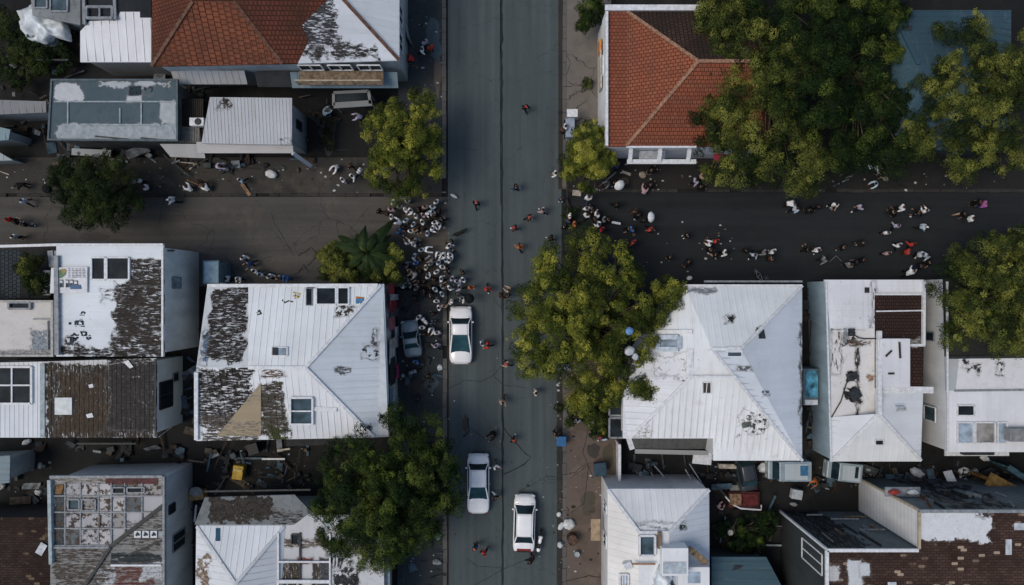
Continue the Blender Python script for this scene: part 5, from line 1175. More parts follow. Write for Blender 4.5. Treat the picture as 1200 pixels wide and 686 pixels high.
# ================================================================ vehicles
carwhite=simple('white car paint',(.82,.83,.84),.28,.04,1.5,coat=.5,spec=.5)
carsilver=simple('silver teal car paint',(.20,.265,.29),.35,.1,1.5,coat=.4,spec=.5)
cardark=simple('dark car paint',(.03,.035,.04),.3,.1,1.5,coat=.4,spec=.5)
vanpaint=simple('pale blue van paint',(.26,.33,.37),.35,.1,1.5,coat=.3)
tyre=simple('tyre rubber',(.015,.015,.016),.85); rimm=simple('alloy rim',(.35,.36,.37),.35,metal=.8)
plastic=simple('black plastic',(.015,.016,.018),.5); cglass=glass_mat('car glass',(.008,.016,.02),.08); panog=glass_mat('teal roof glass',(.012,.034,.042),.10)
redl=simple('red tail light',(.22,.02,.018),.3); headl=simple('clear head light',(.55,.58,.60),.15)
def car(px,py,label,L,W,paint,marks,rz=0,rearred=False,rails=False,boxy=0.0,dirt=False,group=None):
    """marks: fractions from the nose: wind_base, wind_top, roof_end, rear_glass_end. Nose towards +Y."""
    loc=P(px,py,.7); loc.z=0
    r=empty('parked_car',loc,label,'car',group); r.rotation_euler=(0,0,rz)
    def build(mb,n,mt,par=r,bev=0): return mb.build(n,mt,par,Vector((0,0,0)),bev)
    # body: sections along the length
    n=26; prof=[]
    def hw(u): # half width
        e=min(u,1-u); k=1-max(0,(.15-e)/.15)**2.4*(.34 if u<.5 else .24-.06*boxy)
        return W/2*k
    wb,wt,re,ge=marks
    def top(u):
        if u<wb: return .62+.30*math.sin(min(1,u/wb*1.05+.03)*math.pi/2)
        if u>ge: 
            v=(u-ge)/(1-ge); return .97-.10*v-.22*max(0,v-.75)*4*.25
        return .95
    secs=[]
    us=[0,.006,.014,.03,.045,.06]+[.06+.88*i/(n-1) for i in range(1,n-1)]+[.94,.955,.97,.986,.994,1]
    mb=MB(); m=10
    for u in us:
        y=L/2-u*L; w_=hw(u); t=top(u); e=min(u,1-u); low=.22+.18*max(0,(.03-e)/.03); t=t-(.22*max(0,(.05-e)/.05)**1.6)
        sec=[(-w_*.90,low),(-w_*.985,low+.12),(-w_,.55*t+.1),(-w_*.97,t-.09),(-w_*.86,t-.015),(-w_*.45,t+.03),(0,t+.04),(w_*.45,t+.03),(w_*.86,t-.015),(w_*.97,t-.09),(w_,.55*t+.1),(w_*.985,low+.12),(w_*.90,low)]
        secs.append([Vector((x,y,z)) for x,z in sec])
    for a,b in zip(secs,secs[1:]):
        for j in range(len(a)-1): mb.poly([a[j],b[j],b[j+1],a[j+1]],0,True)
        mb.poly([a[-1],b[-1],b[0],a[0]])
    mb.poly(secs[0][::-1]); mb.poly(secs[-1])
    bo=build(mb,'body',paint)
    # merge doubles for smooth shading
    bm=bmesh.new(); bm.from_mesh(bo.data); bmesh.ops.remove_doubles(bm,verts=bm.verts,dist=.0005); bmesh.ops.recalc_face_normals(bm,faces=bm.faces); bm.to_mesh(bo.data); bm.free()
    Y=lambda u:L/2-u*L
    zb,zt=.93,1.46; wb2,wt2=W/2*.90,W/2*.70
    # cabin shell: pillars + roof
    roofq=[(-wt2,Y(wt)),(wt2,Y(wt)),(wt2*1.0,Y(re)),(-wt2*1.0,Y(re))]
    mb=MB(); k=9; rows=[]
    for i in range(k+1):
        u=wt+(re-wt)*i/k; f=1-.05*abs(2*i/k-1)**2; row=[]
        for j in range(9):
            s=-1+2*j/8; row.append(Vector((s*wt2*f,Y(u),zt+.045*(1-s*s)+.03*(1-(2*i/k-1)**2))))
        rows.append(row)
    for a,b in zip(rows,rows[1:]):
        for j in range(8): mb.poly([a[j],b[j],b[j+1],a[j+1]],0,True)
    ro=build(mb,'roof',paint); 
    bm=bmesh.new(); bm.from_mesh(ro.data); bmesh.ops.remove_doubles(bm,verts=bm.verts,dist=.0005); bm.to_mesh(ro.data); bm.free()
    so_=ro.modifiers.new('thick','SOLIDIFY'); so_.thickness=.05; so_.offset=-1
    yf0,yf1,yr1,yr0=Y(wb),Y(wt),Y(re),Y(ge)
    def quad(n_,pts,mt,par=r): q=MB(); q.poly(pts); return build(q,n_,mt,par)
    e=.012
    quad('windshield',[(-wb2*.95,yf0,zb+e),(wb2*.95,yf0,zb+e),(wt2*.95,yf1,zt),(-wt2*.95,yf1,zt)],cglass)
    quad('rear_window',[(wb2*.92,yr0,zb+e),(-wb2*.92,yr0,zb+e),(-wt2*.93,yr1,zt),(wt2*.93,yr1,zt)],panog if not rearred else cglass)
    for s in (-1,1):
        p=[(s*wb2,yf0-.15,zb),(s*wb2,yr0+.15,zb),(s*wt2,yr1,zt-.01),(s*wt2,yf1,zt-.01)]
        quad('side_window',p if s>0 else p[::-1],cglass)
        q=MB(); q.bar((s*wb2,yf0,zb),(s*wt2,yf1,zt+.01),.07,.05); q.bar((s*wb2,yr0,zb),(s*wt2,yr1,zt+.01),.09,.06)
        build(q,'pillar',paint)
        q=MB(); q.bar((s*(wt2+.02),yf1,zt+.02),(s*(wt2+.02),yr1,zt+.02),.05,.05); build(q,'roof_rail',paint if not rails else plastic)
        q=MB(); q.ell((s*(W/2+.05),yf0-.35,.98),(.11,.08,.07),10,6); build(q,'mirror',paint)
        q=MB(); q.ell((s*W*.36,L/2-.16,.60),(.20,.14,.07),10,6); build(q,'headlight',headl)
        q=MB(); q.box((s*W*.36,-L/2+.10,.70),(.24,.10,.14)); build(q,'tail_light',redl,bev=.02)
        for yy in (L*.31,-L*.30):
            wh=MB(); wh.tube([(s*(W/2-.19),yy,.32),(s*(W/2+.005),yy,.32)],.32,20); w_o=build(wh,'wheel',tyre)
            wh=MB(); wh.tube([(s*(W/2-.01),yy,.32),(s*(W/2+.015),yy,.32)],.20,16); build(wh,'rim',rimm,w_o)
            wh=MB(); wh.tube([(s*(W/2-.10),yy,.34),(s*(W/2+.004),yy,.34)],.37,20); build(wh,'wheel_arch',plastic)
    q=MB(); q.box((0,L/2-.05,.42),(W*.6,.10,.18)); build(q,'grille',plastic,bev=.02)
    # shut lines of bonnet and tailgate
    q=MB(); y=Y(wb)+.10
    q.bar((-W*.40,y,.925),(W*.40,y,.925),.03,.02); build(q,'wiper_cowl',plastic)
    if rearred:
        q=MB(); q.box((0,-L/2+.30,.945),(W*.62,.16,.03)); build(q,'tail_panel',redl); q=MB(); q.box((0,-L/2+.16,.90),(W*.66,.12,.10)); build(q,'bumper_trim',plastic); q=MB(); q.box((0,-L/2+.02,.55),(W*.7,.08,.14)); build(q,'rear_reflector',redl)
    return r
c1=car(540,393,'white car with a long teal glass panel at the back, beside the dense crowd',4.72,1.86,carwhite,(.20,.30,.485,.80))
c2=car(560.5,567,'white saloon car parked left of the road seam opposite the dark tree',4.90,1.80,carwhite,(.155,.235,.52,.75))
c3=car(614.5,613.5,'white estate car with a red marked tail next to the motorcycle',4.72,1.78,carwhite,(.17,.29,.68,.83),R(-1.5),rearred=True,boxy=1)
c4=car(482,397,'silvery teal small car in the shaded yard beside the graffiti wall',3.05,1.45,carsilver,(.30,.48,.62,.76),R(8))
car(874,552,'dark car with a white bonnet panel in the alley under the largest white house',3.4,1.5,cardark,(.2,.32,.7,.85),R(10))
def van(px,py,label,L,W,rz):
    loc=P(px,py,1.2); loc.z=0; r=empty('parked_van',loc,label,'van'); r.rotation_euler=(0,0,rz)
    def b(mb,n_,mt,par=r,bev=0): return mb.build(n_,mt,par,Vector((0,0,0)),bev)
    q=MB(); q.box((0,-.35,1.05),(W,L-.7,1.5)); b(q,'body',vanpaint,bev=.08)
    q=MB(); q.box((0,L/2-.42,.75),(W*.96,.82,.9)); b(q,'bonnet',vanpaint,bev=.1)
    q=MB(); q.poly([(-W*.44,L/2-.35,1.22),(W*.44,L/2-.35,1.22),(W*.42,L/2-.72,1.78),(-W*.42,L/2-.72,1.78)]); b(q,'windshield',cglass)
    q=MB(); q.box((0,-.4,1.83),(W*.8,L*.55,.05)); b(q,'roof_panel',roof_white('van roof '+label[:9],(.44,.50,.53),[],1.2),bev=.02)
    q=MB(); q.box((.1,-L*.30,1.87),(W*.5,.6,.04) if L>3 else (W*.6,.25,.04)); b(q,'roof_window',simple('blue roof light',(.05,.16,.28),.3) if L>3 else cglass)
    for s in (-1,1):
        q=MB(); q.box((s*(W/2+.005),-.1,1.35),(.03,L*.5,.45)); b(q,'side_window',cglass)
        for yy in (L*.3,-L*.3):
            q=MB(); q.tube([(s*(W/2-.18),yy,.32),(s*(W/2+.02),yy,.32)],.32,18); wo=b(q,'wheel',tyre); q=MB(); q.tube([(s*(W/2-.01),yy,.32),(s*(W/2+.03),yy,.32)],.18,14); b(q,'rim',rimm,wo)
        q=MB(); q.box((s*W*.36,L/2-.02,.7),(.25,.06,.15)); b(q,'headlight',headl)
    return r
van(924,551,'pale blue van with a dark blue roof light beneath the largest white house corner',3.3,1.6,R(90))
van(988,552,'pale teal van half hidden under the terraced white roof eaves',2.6,1.5,R(84))
def bike(px,py,rz,label,paint,motor=True,lean=0,white=None):
    loc=P(px,py,.6); loc.z=0; r=empty('motorcycle' if motor else 'bicycle',loc,label,'motorcycle' if motor else 'bicycle'); r.rotation_euler=(lean,0,rz)
    def b(mb,n_,mt,par=r): return mb.build(n_,mt,par,Vector((0,0,0)))
    wr=.29 if motor else .33; tw=.055 if motor else .02; wbse=.62 if motor else .52
    for x in (-wbse,wbse):
        q=MB(); q.tube([(x+wr*math.cos(t),0,wr+wr*math.sin(t)) for t in [2*math.pi*k/20 for k in range(21)]],tw,8); wo=b(q,'wheel',tyre)
        q=MB(); q.tube([(x,-.06,wr),(x,.06,wr)],.05,8)
        for k in range(8): t=2*math.pi*k/8; q.bar((x,0,wr),(x+wr*.95*math.cos(t),0,wr+wr*.95*math.sin(t)),.012,.012)
        b(q,'spokes',rimm,wo)
    q=MB()
    if motor:
        q.ell((.12,0,.72),(.28,.15,.14),12,8); f=b(q,'fuel_tank',paint)
        q=MB(); q.ell((-.32,0,.74),(.38,.13,.07),12,8); b(q,'seat',plastic)
        q=MB(); q.box((0,0,.42),(.42,.26,.34)); b(q,'engine',rimm)
        q=MB(); q.ell((.42,0,.82),(.14,.20,.16),10,8); b(q,'fairing',white or paint); q=MB(); q.ell((-.62,0,.72),(.20,.16,.10),10,6); b(q,'rear_cowl',white or paint)
        q=MB(); q.tube([(-.2,-.16,.3),(-.75,-.18,.36)],.05,8); b(q,'exhaust',rimm)
    else:
        for a,c_ in (((-.52,0,.33),(-.05,0,.3)),((-.05,0,.3),(-.16,0,.78)),((-.05,0,.3),(.38,0,.72)),((-.14,0,.7),(.38,0,.74)),((-.52,0,.33),(-.14,0,.7))): q.tube([a,c_],.022,6)
        b(q,'frame',paint); q=MB(); q.ell((-.18,0,.84),(.13,.08,.035),10,6); b(q,'saddle',plastic)
    q=MB(); q.tube([(wbse,-.05,wr),(.42,-.05,.86)],.025,6); q.tube([(wbse,.05,wr),(.42,.05,.86)],.025,6); b(q,'fork',rimm)
    q=MB(); q.tube([(.30,-.34,.98),(.42,-.12,.95),(.42,.12,.95),(.30,.34,.98)],.018,6); b(q,'handlebar',plastic)
    return r
bike(632.5,635,R(80),'white and black motorcycle standing right of the estate car tail',carwhite,white=carwhite)
bike(500,379,R(130),'white panelled motorcycle in the shaded yard right of the silvery teal car',carwhite,white=carwhite)
bike(481,437,R(20),'pale teal motorcycle in the dark yard below the silvery teal car',carsilver,white=carsilver)
bike(986,214,R(28),'pale teal bicycle under the olive tree edge by the dark street',simple('teal frame paint',(.30,.45,.44),.4),False)
bike(897,318,R(-35),'thin grey bicycle lying near the eaves of the largest white house',grey_trim,False,R(75))
# ================================================================ people
def bones(pose):
    """joint positions, person faces +Y, standing height 1.72"""
    J={}; V=Vector
    lean=pose.get('lean',0); hipz=pose.get('hip',.93)
    pel=V((0,0,hipz)); J['pel']=pel
    def up(d,x=0,f=0): # point d above pelvis on the leaning spine
        return pel+V((x,f*math.cos(lean)+d*math.sin(lean),d*math.cos(lean)-f*math.sin(lean)))
    J['sp']=up(.20); J['ch']=up(.40); J['nk']=up(.54); 
    hl=pose.get('head',.12)
    J['h0']=J['nk']+V((0,math.sin(lean*.6+hl)*.07+.01,math.cos(lean*.6+hl)*.07)); J['h1']=J['h0']+V((0,math.sin(lean*.6+hl)*.13,math.cos(lean*.6+hl)*.13))
    for s,n in ((-1,'l'),(1,'r')):
        a=pose['arm_'+n]; J['s'+n]=up(.46,s*.185)
        def dirv(fwd,out): return V((s*math.sin(out),math.sin(fwd)*math.cos(out),-math.cos(fwd)*math.cos(out)))
        J['e'+n]=J['s'+n]+dirv(a[0],a[1])*.29; J['w'+n]=J['e'+n]+dirv(a[2],a[3])*.25; J['p'+n]=J['w'+n]+dirv(a[2],a[3])*.09
        g=pose['leg_'+n]; J['h'+n]=pel+V((s*.09,0,-.04))
        def dl(fwd,out=.05): return V((s*math.sin(out),math.sin(fwd),-math.cos(fwd)))
        J['k'+n]=J['h'+n]+dl(g[0],g[2] if len(g)>2 else .04)*.42; J['a'+n]=J['k'+n]+dl(g[1],.01)*.40; J['t'+n]=J['a'+n]+V((s*.03,.17,-.045))
    # put the lower foot on the ground
    dz=min(J['al'].z,J['ar'].z)-.085
    for k in J: J[k]=J[k]-V((0,0,dz))
    return J
POSES={
 'standing':dict(arm_l=(.05,.06,.25,.0),arm_r=(-.02,.07,.2,.0),leg_l=(.03,-.02),leg_r=(-.03,-.05)),
 'walking':dict(lean=.06,arm_l=(.5,.1,.8,.05),arm_r=(-.45,.1,-.2,.05),leg_l=(-.45,-.75),leg_r=(.45,.12)),
 'walking with long steps':dict(lean=.08,arm_l=(-.4,.08,-.1,.0),arm_r=(.4,.08,.7,0),leg_l=(.45,.15),leg_r=(-.38,-.7)),
 'standing with arms forward':dict(arm_l=(.5,.05,1.5,-.25),arm_r=(.5,.05,1.5,-.25),leg_l=(.05,0,.1),leg_r=(-.04,-.06,.1),head=.45),
 'standing with one arm out':dict(arm_l=(.2,.1,.3,.1),arm_r=(.6,.3,1.0,.3),leg_l=(.1,.05,.1),leg_r=(-.1,-.1,.1)),
 'bending forward':dict(lean=1.15,hip=.9,arm_l=(.5,.1,.6,.05),arm_r=(.7,.1,.5,.05),leg_l=(.25,-.05,.1),leg_r=(.15,-.1,.1)),
 'leaning over':dict(lean=.6,hip=.92,arm_l=(.7,.15,1.1,.05),arm_r=(.9,.1,1.2,0),leg_l=(.3,.1,.1),leg_r=(-.25,-.35,.1)),
 'crouching':dict(lean=.55,hip=.42,arm_l=(1.0,.2,1.3,-.2),arm_r=(1.0,.2,1.4,-.2),leg_l=(1.55,-.65,.2),leg_r=(1.4,-.75,.2)),
 'sitting':dict(lean=.2,hip=.42,arm_l=(.6,.15,1.2,-.3),arm_r=(.6,.15,1.2,-.3),leg_l=(1.5,.9,.15),leg_r=(1.45,1.0,.15)),
 'with arms raised':dict(arm_l=(2.3,.3,2.8,.1),arm_r=(2.1,.35,2.7,.1),leg_l=(.08,0,.08),leg_r=(-.06,-.08,.08)),
}
EDG=[('pel','sp'),('sp','ch'),('ch','nk'),('nk','h0'),('h0','h1')]+[e for n in 'lr' for e in (('ch','s'+n),('s'+n,'e'+n),('e'+n,'w'+n),('w'+n,'p'+n),('pel','h'+n),('h'+n,'k'+n),('k'+n,'a'+n),('a'+n,'t'+n))]
RAD={'pel':.135,'sp':.125,'ch':.145,'nk':.058,'h0':.085,'h1':.088,'s':.070,'e':.046,'w':.032,'p':.036,'h':.098,'k':.062,'a':.042,'t':.036}
def radius(k): return RAD[k] if k in RAD else RAD[k[0]]
def make_pose(pname,pose):
    J=bones(pose); keys=list(J); idx={k:i for i,k in enumerate(keys)}
    me=bpy.data.meshes.new('tmp'); me.from_pydata([J[k] for k in keys],[(idx[a],idx[b]) for a,b in EDG],[]); me.update()
    o=bpy.data.objects.new('tmp',me); C.objects.link(o)
    sk=o.modifiers.new('s','SKIN'); sk.use_smooth_shade=True
    for k in keys:
        r_=radius(k); sv=me.skin_vertices[0].data[idx[k]]; sv.radius=(r_,r_); sv.use_root=(k=='pel')
    ss=o.modifiers.new('u','SUBSURF'); ss.levels=1; ss.render_levels=1
    dg=bpy.context.evaluated_depsgraph_get(); ev=o.evaluated_get(dg); m2=bpy.data.meshes.new_from_object(ev)
    bpy.data.objects.remove(o)
    V=[v.co.copy() for v in m2.vertices]; F=[list(p.vertices) for p in m2.polygons]; NN=[v.normal.copy() for v in m2.vertices]
    bpy.data.meshes.remove(m2)
    def near(p):
        best=None;bd=9
        for a,b in EDG:
            A,B_=J[a],J[b]; d=B_-A; t=max(0,min(1,(p-A).dot(d)/max(1e-9,d.length_squared))); q=(A+d*t-p).length-radius(a)*(1-t)-radius(b)*t
            if q<bd: bd=q;best=(a,b,t)
        return best
    nb=[near(v) for v in V]
    # the body: skin, plus face, ears and five fingers on each hand, all in one mesh
    mb=MB(); mb.v=list(V); mb.f=[list(f) for f in F]; mb.m=[0]*len(F); mb.sm=[True]*len(F)
    hd=(J['h1']-J['h0']).normalized(); fw=Vector((0,1,0)); fw=(fw-hd*fw.dot(hd)).normalized(); sx=Vector((1,0,0)); ctr=(J['h0']+J['h1'])/2
    Mh=Matrix((sx,fw,hd)).transposed()
    mb.ell(ctr+fw*.095+hd*-.01,(.014,.022,.024),8,6,0,Mh)
    for s in (-1,1):
        mb.ell(ctr+sx*s*.088,(.012,.02,.03),8,6,0,Mh); mb.ell(ctr+sx*s*.034+fw*.080+hd*.02,(.012,.010,.008),8,6,0,Mh)
    mb.ell(ctr+fw*.083-hd*.048,(.024,.012,.007),8,6,0,Mh)
    for n,s in (('l',-1),('r',1)):
        w_,p_=J['w'+n],J['p'+n]; d=(p_-w_).normalized(); si=d.cross(Vector((0,1,0)) if abs(d.y)<.8 else Vector((0,0,1))).normalized(); pn=d.cross(si).normalized()
        for k,l in enumerate((.070,.080,.076,.060)):
            b0=p_+si*(k-1.5)*.018-d*.01; mb.tube([b0,b0+d*l*.5+pn*.004,b0+d*l*.9+pn*.022],[.009,.0085,.006],6)
        b0=w_+d*.03+si*.03*s; mb.tube([b0,b0+si*.025*s+d*.03+pn*.01,b0+si*.03*s+d*.06+pn*.016],[.011,.010,.007],6)
    body=mb
    def shell(sel,off,grow=None):
        m=MB(); mp={}
        for fi,f in enumerate(F):
            if all(sel(nb[i],V[i]) for i in f):
                q=[]
                for i in f:
                    if i not in mp:
                        mp[i]=len(m.v); o_=off if grow is None else off*grow(nb[i],V[i]); m.v.append(V[i]+NN[i]*o_)
                    q.append(mp[i])
                m.f.append(q); m.m.append(0); m.sm.append(True)
        return m
    arms={'se':1,'ew':.6}
    def is_top(b,p):
        a,c_,t=b; k=a[0]+c_[0]
        if (a,c_) in (('pel','sp'),('sp','ch')): return True
        if (a,c_)==('ch','nk'): return t<.8
        if a=='ch': return True
        if a in('sl','sr'): return True
        if a=='pel': return t<.5
        return False
    def is_long(b,p): return is_top(b,p) or (b[0] in('el','er') and b[2]<.92)
    def is_tr(b,p):
        a,c_,t=b
        return a in('hl','hr') or a=='pel' and not (c_=='sp' and t>.35) or (a in('kl','kr') and t<.93)
    def is_shoe(b,p): return b[0] in('al','ar') or (b[0] in('kl','kr') and b[2]>.90)
    def is_hair(b,p):
        if b[0] not in('h0','nk') or (b[0]=='nk' and b[2]<.4): return False
        q=p-ctr; return q.dot(fw)<.045+q.dot(hd)*.4 and q.dot(hd)>-.07 or q.dot(hd)>.07
    def is_cap(b,p):
        if b[0]!='h0': return False
        return (p-ctr).dot(hd)>.03
    loose=lambda b,p: 1.9 if b[0] in('pel','sp') else 1.1
    parts={'body':body,'shirt':shell(is_top,.024,loose),'jacket':shell(is_long,.028,loose),'trousers':shell(is_tr,.016),'shoe':shell(lambda b,p:is_shoe(b,p) and b[0][1]=='l',.014),'shoe2':shell(lambda b,p:is_shoe(b,p) and b[0][1]=='r',.014),'hair':shell(is_hair,.020),'cap':shell(is_cap,.030)}
    # brim for the cap
    c0=ctr+hd*.045+fw*.10; parts['cap'].ell(c0,(.075,.075,.010),10,4,0,Mh)
    out={}
    for k,m in parts.items():
        mm=bpy.data.meshes.new(k); mm.from_pydata(m.v,[],m.f)
        mm.polygons.foreach_set('use_smooth',[True]*len(m.f)); mm.materials.append(None); mm.update(); out[k]=mm
    out['_z']=max(v.z for v in V); out['_c']=(J['ch']+J['h0'])/2
    return out
PM={k:make_pose(k,v) for k,v in POSES.items()}
def cloth_m(n,c,var=.12): return simple(n+' cloth',c,.85,var,6,spec=.1)
COL={'W':('white',cloth_m('white',(.78,.80,.82))),'L':('pale blue',cloth_m('pale blue',(.46,.58,.68))),'K':('black',cloth_m('black',(.012,.013,.015),.3)),
 'G':('grey',cloth_m('grey',(.20,.22,.23))),'R':('red',cloth_m('red',(.50,.045,.04))),'B':('blue',cloth_m('blue',(.05,.19,.50))),'N':('navy blue',cloth_m('navy blue',(.025,.05,.13))),
 'O':('orange',cloth_m('orange',(.52,.14,.035))),'P':('pink',cloth_m('pink',(.48,.34,.36))),'M':('magenta',cloth_m('magenta',(.50,.14,.46))),'V':('lavender',cloth_m('lavender',(.44,.42,.56))),
 'T':('tan',cloth_m('tan',(.42,.31,.23))),'C':('cream',cloth_m('cream',(.66,.60,.50))),'Y':('yellow green',cloth_m('yellow green',(.30,.36,.06))),'D':('dark brown',cloth_m('dark brown',(.07,.04,.028)))}
SKIN=[simple('skin light brown',(.30,.18,.125),.6,.06),simple('skin brown',(.17,.095,.065),.6,.06),simple('skin tan',(.38,.245,.18),.6,.06)]
HAIR=[simple('black hair',(.010,.009,.009),.6),simple('dark brown hair',(.03,.018,.012),.6)]
SHOE=[simple('dark shoes',(.015,.015,.016),.6),simple('white shoes',(.55,.55,.55),.6),simple('brown shoes',(.08,.05,.035),.6)]
TROU={'K':COL['K'][1],'N':COL['N'][1],'G':cloth_m('charcoal',(.045,.048,.052)),'T':COL['T'][1],'W':COL['W'][1],'B':COL['B'][1],'D':COL['D'][1]}
TNAME={'K':'black','N':'navy','G':'charcoal','T':'tan','W':'white','B':'blue','D':'brown'}
PEOPLE=[]   # px,py,top,trousers,pose,hat,zone
def zone(z,txt):
    for ln in txt.strip().split('\n'):
        for it in ln.split(';'):
            it=it.strip()
            if not it: continue
            a=it.split(); px,py=float(a[0]),float(a[1]); top=a[2]; tr=a[3] if len(a)>3 else 'K'; po=a[4] if len(a)>4 else None; hat=a[5] if len(a)>5 else None
            PEOPLE.append([px,py,top,tr,po,hat,z])
PK={'s':'standing','w':'walking','l':'walking with long steps','f':'standing with arms forward','o':'standing with one arm out','b':'bending forward','n':'leaning over','c':'crouching','t':'sitting','r':'with arms raised'}
zone('road',"""616 125 K K w R; 605 219 K N l; 558 238 K K w R; 636 246 P K w; 620 255 D K w R; 603 267 D N w R; 609 289 O K w; 552 337 O D s; 571.5 339 R K n; 587 347 D T o; 596 340 T K b; 595 347 K K s; 571 405 R K w; 565 403 L G s; 594 427 T K w R; 589 472 T D w; 628 461 C N b; 577 511 K K c; 602 517 D K l R; 582 549 W G n; 581 585 K W w; 556.5 644 N K s O; 567.5 650 R K w; 620 659 K K b; 541 328 L K o; 538 347 G K s""")
zone('shade',"""510.7 236.2 W K s; 506.8 242.4 L K s; 507 249 L G w; 501 249.5 W K f; 495.6 252 P G s; 498 242.5 T K s; 486.8 253 W K b; 474.8 245.7 W G n; 481 247 W K f; 460 237 W Y_ s; 457.9 245.4 P K w; 471 231.5 V K s; 477 235 V N n; 443 247 K K s; 458 254 W W n; 465 259.5 W B n; 475 258.5 L K s; 484 263 L G s; 494.5 260.4 W K b; 508.7 260.4 W K s; 514 263.5 W K w; 506.5 267.5 W G f; 500.5 273.6 L K s; 481 271 W G b; 486 269.5 T K s; 509 252 K K s; 489 267.5 K K f; 495 267.5 K G s; 467 271 B N w; 452 250 K G s; 468 242 G K s; 490 246 K K n; 514 247 K N s; 503 257 K K s; 517 257 K K w; 472 266 K K f""".replace('Y_','G'))
zone('kerb',"""477.5 284 W K b; 484 286.5 W K s; 486 282.5 G K w; 493.4 292.7 L N s; 501 292.5 W K n; 526 288.5 W K w; 528.5 283 K K s; 514 297.5 W G f; 519.5 299.5 W K n; 522 304.5 L K s; 527.5 299 W K w; 526 305 W G o; 513.5 307.5 L K s; 518.3 313.2 W K b; 511.4 318.8 W K n; 498.8 313.6 C K s; 504.5 309 G K s; 504.5 302.5 G K f; 485 300.5 L K o; 487 308 B B s; 491.3 303 D K w; 476.3 310.7 G K b; 483 323 C K n; 480 318 T K s; 501.4 324 W K l; 475.7 328 G K w; 470.6 335 L K b; 480 334.5 G N s; 487.6 338 G K s; 485.7 349.5 K G n; 517 327 W K w; 509.5 339.5 L K s; 518 336 G K f; 517.6 345 L G s; 527 337.6 W K l; 529.5 326.5 V K n; 535.5 330 V W s; 538 337 V K w; 542.7 328 W K s; 541.5 319 K K s; 511.4 353.3 W K s; 528.3 354 C K n; 536 346 K K s; 541 350 W G w; 504 336.4 K K s; 504 346 K K n; 514 361 W K s; 520 359 T K o; 497 330 K K s; 492 318 K K f; 508 328 K G s; 523 315 K K w; 497 342 K K s; 490 330 K K n""")
zone('yard',"""490.5 372 W K s; 494.5 384 W K n; 506 378 N K s; 505.7 387 W K f; 512 390 W G b; 511 405 V K w; 487 425 B K s; 501.6 441 K G n; 507 368 K K s; 497 392 K K s""")
zone('drive',"""284 302 W K w; 290 310 N K n; 303.8 322 L K s; 315 324 W K b; 325.5 325.5 T K s; 334 325.5 B B n; 264.6 327 W K s; 278 327 W K f; 297 318 W K s""")
zone('corner',"""722 195 N K f; 711 216 G K c; 763 200 K T c; 658 233 N K s; 690 231.5 W N l; 687.5 244 W K s; 692 240 K K f; 688 252 W K l; 700 251 W K w; 694 248 K K s; 723 240 K K l; 668 253 C K s; 673.6 262.5 O K s; 666 259 N K s; 661.5 265.5 K D n; 702 263 W K f; 708.5 257 G K s; 713 257.5 K K s; 706 269 R K s; 744 248 D K l; 748.5 252 K K w; 737 268 K K b; 740.8 268.5 B B s; 762.8 269 R K w; 743 284 R K s; 738.5 287.5 K K b; 640 306 R K w; 645.5 279 K D w; 762 217 K K c; 756 222 P K c; 651 203 W T w; 697 257 K G s; 755 258 K K s; 720 214 K G s""")
zone('west',"""55.8 212.5 W K n; 25 235 L K n; 8 257 R K s; 15.4 260.5 K K b; 26 263 K N n; 20 218 K K b; 161.5 211.5 W W n; 169.5 219.5 W G b; 199 234.5 W K n; 220 220 W D c; 240 219.5 W K c; 233 212.5 D K n; 256.7 194.5 V K n; 280.8 211.5 L W n; 13.5 277 W W b""")
zone('treewest',"""392 197.5 W G c; 401.5 211 W W b; 412.7 207 W K n; 420.8 200 W K s; 409.5 193.5 D K l; 418 136.5 V W n; 382 131 L K c""")
zone('north',"""480 68 R W c; 472 68 L K s; 497.6 49 V K s; 494.5 58 W W l; 504 55 R D n""")
zone('east',"""815.7 212 V K n; 823 206.5 T K s; 821.4 219 K K c; 843 207 Y K s; 806 276 K G b; 786 301.5 K T n; 807 307.5 K D b; 833 285.5 W K n; 840 282.5 R K s; 832.6 292.5 K K n; 850.6 296 W K n; 839 298.5 K T l; 875 294 K G n; 885 299 L K w; 897 295.5 G K w; 929.5 238.5 W K b; 934 244.5 L W n; 948.3 246.4 K L_ c; 960.4 242.4 K K s; 980 239.5 W K n; 1010 243 V K l; 1047 248.5 K G n; 1022.8 195 W G b; 1029.5 197.5 W K n; 1025.5 215.5 L W c; 1036 203 K K c; 907 294.7 W G n; 904.5 303 D K s; 959.5 293 W D b; 967.3 304 G K w; 946.7 292.7 K K n; 989 290 K R_ b; 1010.5 285 K G b; 996.7 310.7 G K s; 1004.7 307.3 K N f; 1012.7 304.7 K K s; 1041 272.7 W L_ b; 1042 296.7 P K n; """.replace('L_','W').replace('R_','D'))
zone('fareast',"""1059 243 W K b; 1047.6 250 K G c; 1085.9 247 W K b; 1077.4 250 K G n; 1085 266 L K l; 1053 264 V K w; 1055 287.3 W K b; 1070.5 286 R K w; 1066 295 R D n; 1080.5 298 L W b; 1087.4 299.6 L K n; 1090.4 308 K K w; 1079.7 312 K N s; 1069.5 318 W K n; 1140 256 W G b; 1131 250.6 K T b; 1155.5 239 M N n; 1149 237 K K s; 1196 270 W K n""")
zone('walk',"""701 479 R T w; 709.6 512.5 L N t; 704.5 511 R K s; 689 487 T K c; 651 510 D D s; 845 594.7 P R_ t; 663 148 W K s; 659 152 D K s; 955 566 O K c""".replace('R_','D'))  # crouching orange figure made up in place of an orange glow
ZN={'road':'on the main road','shade':'in crowd under round tree','kerb':'in crowd above white car','yard':'in yard by silvery car','drive':'against the graffiti house',
 'corner':'at corner by small tree','west':'on left side street','treewest':'left of round street tree','north':'on top left pavement','east':'on right side street','fareast':'at far right street','walk':'on right hand pavement'}
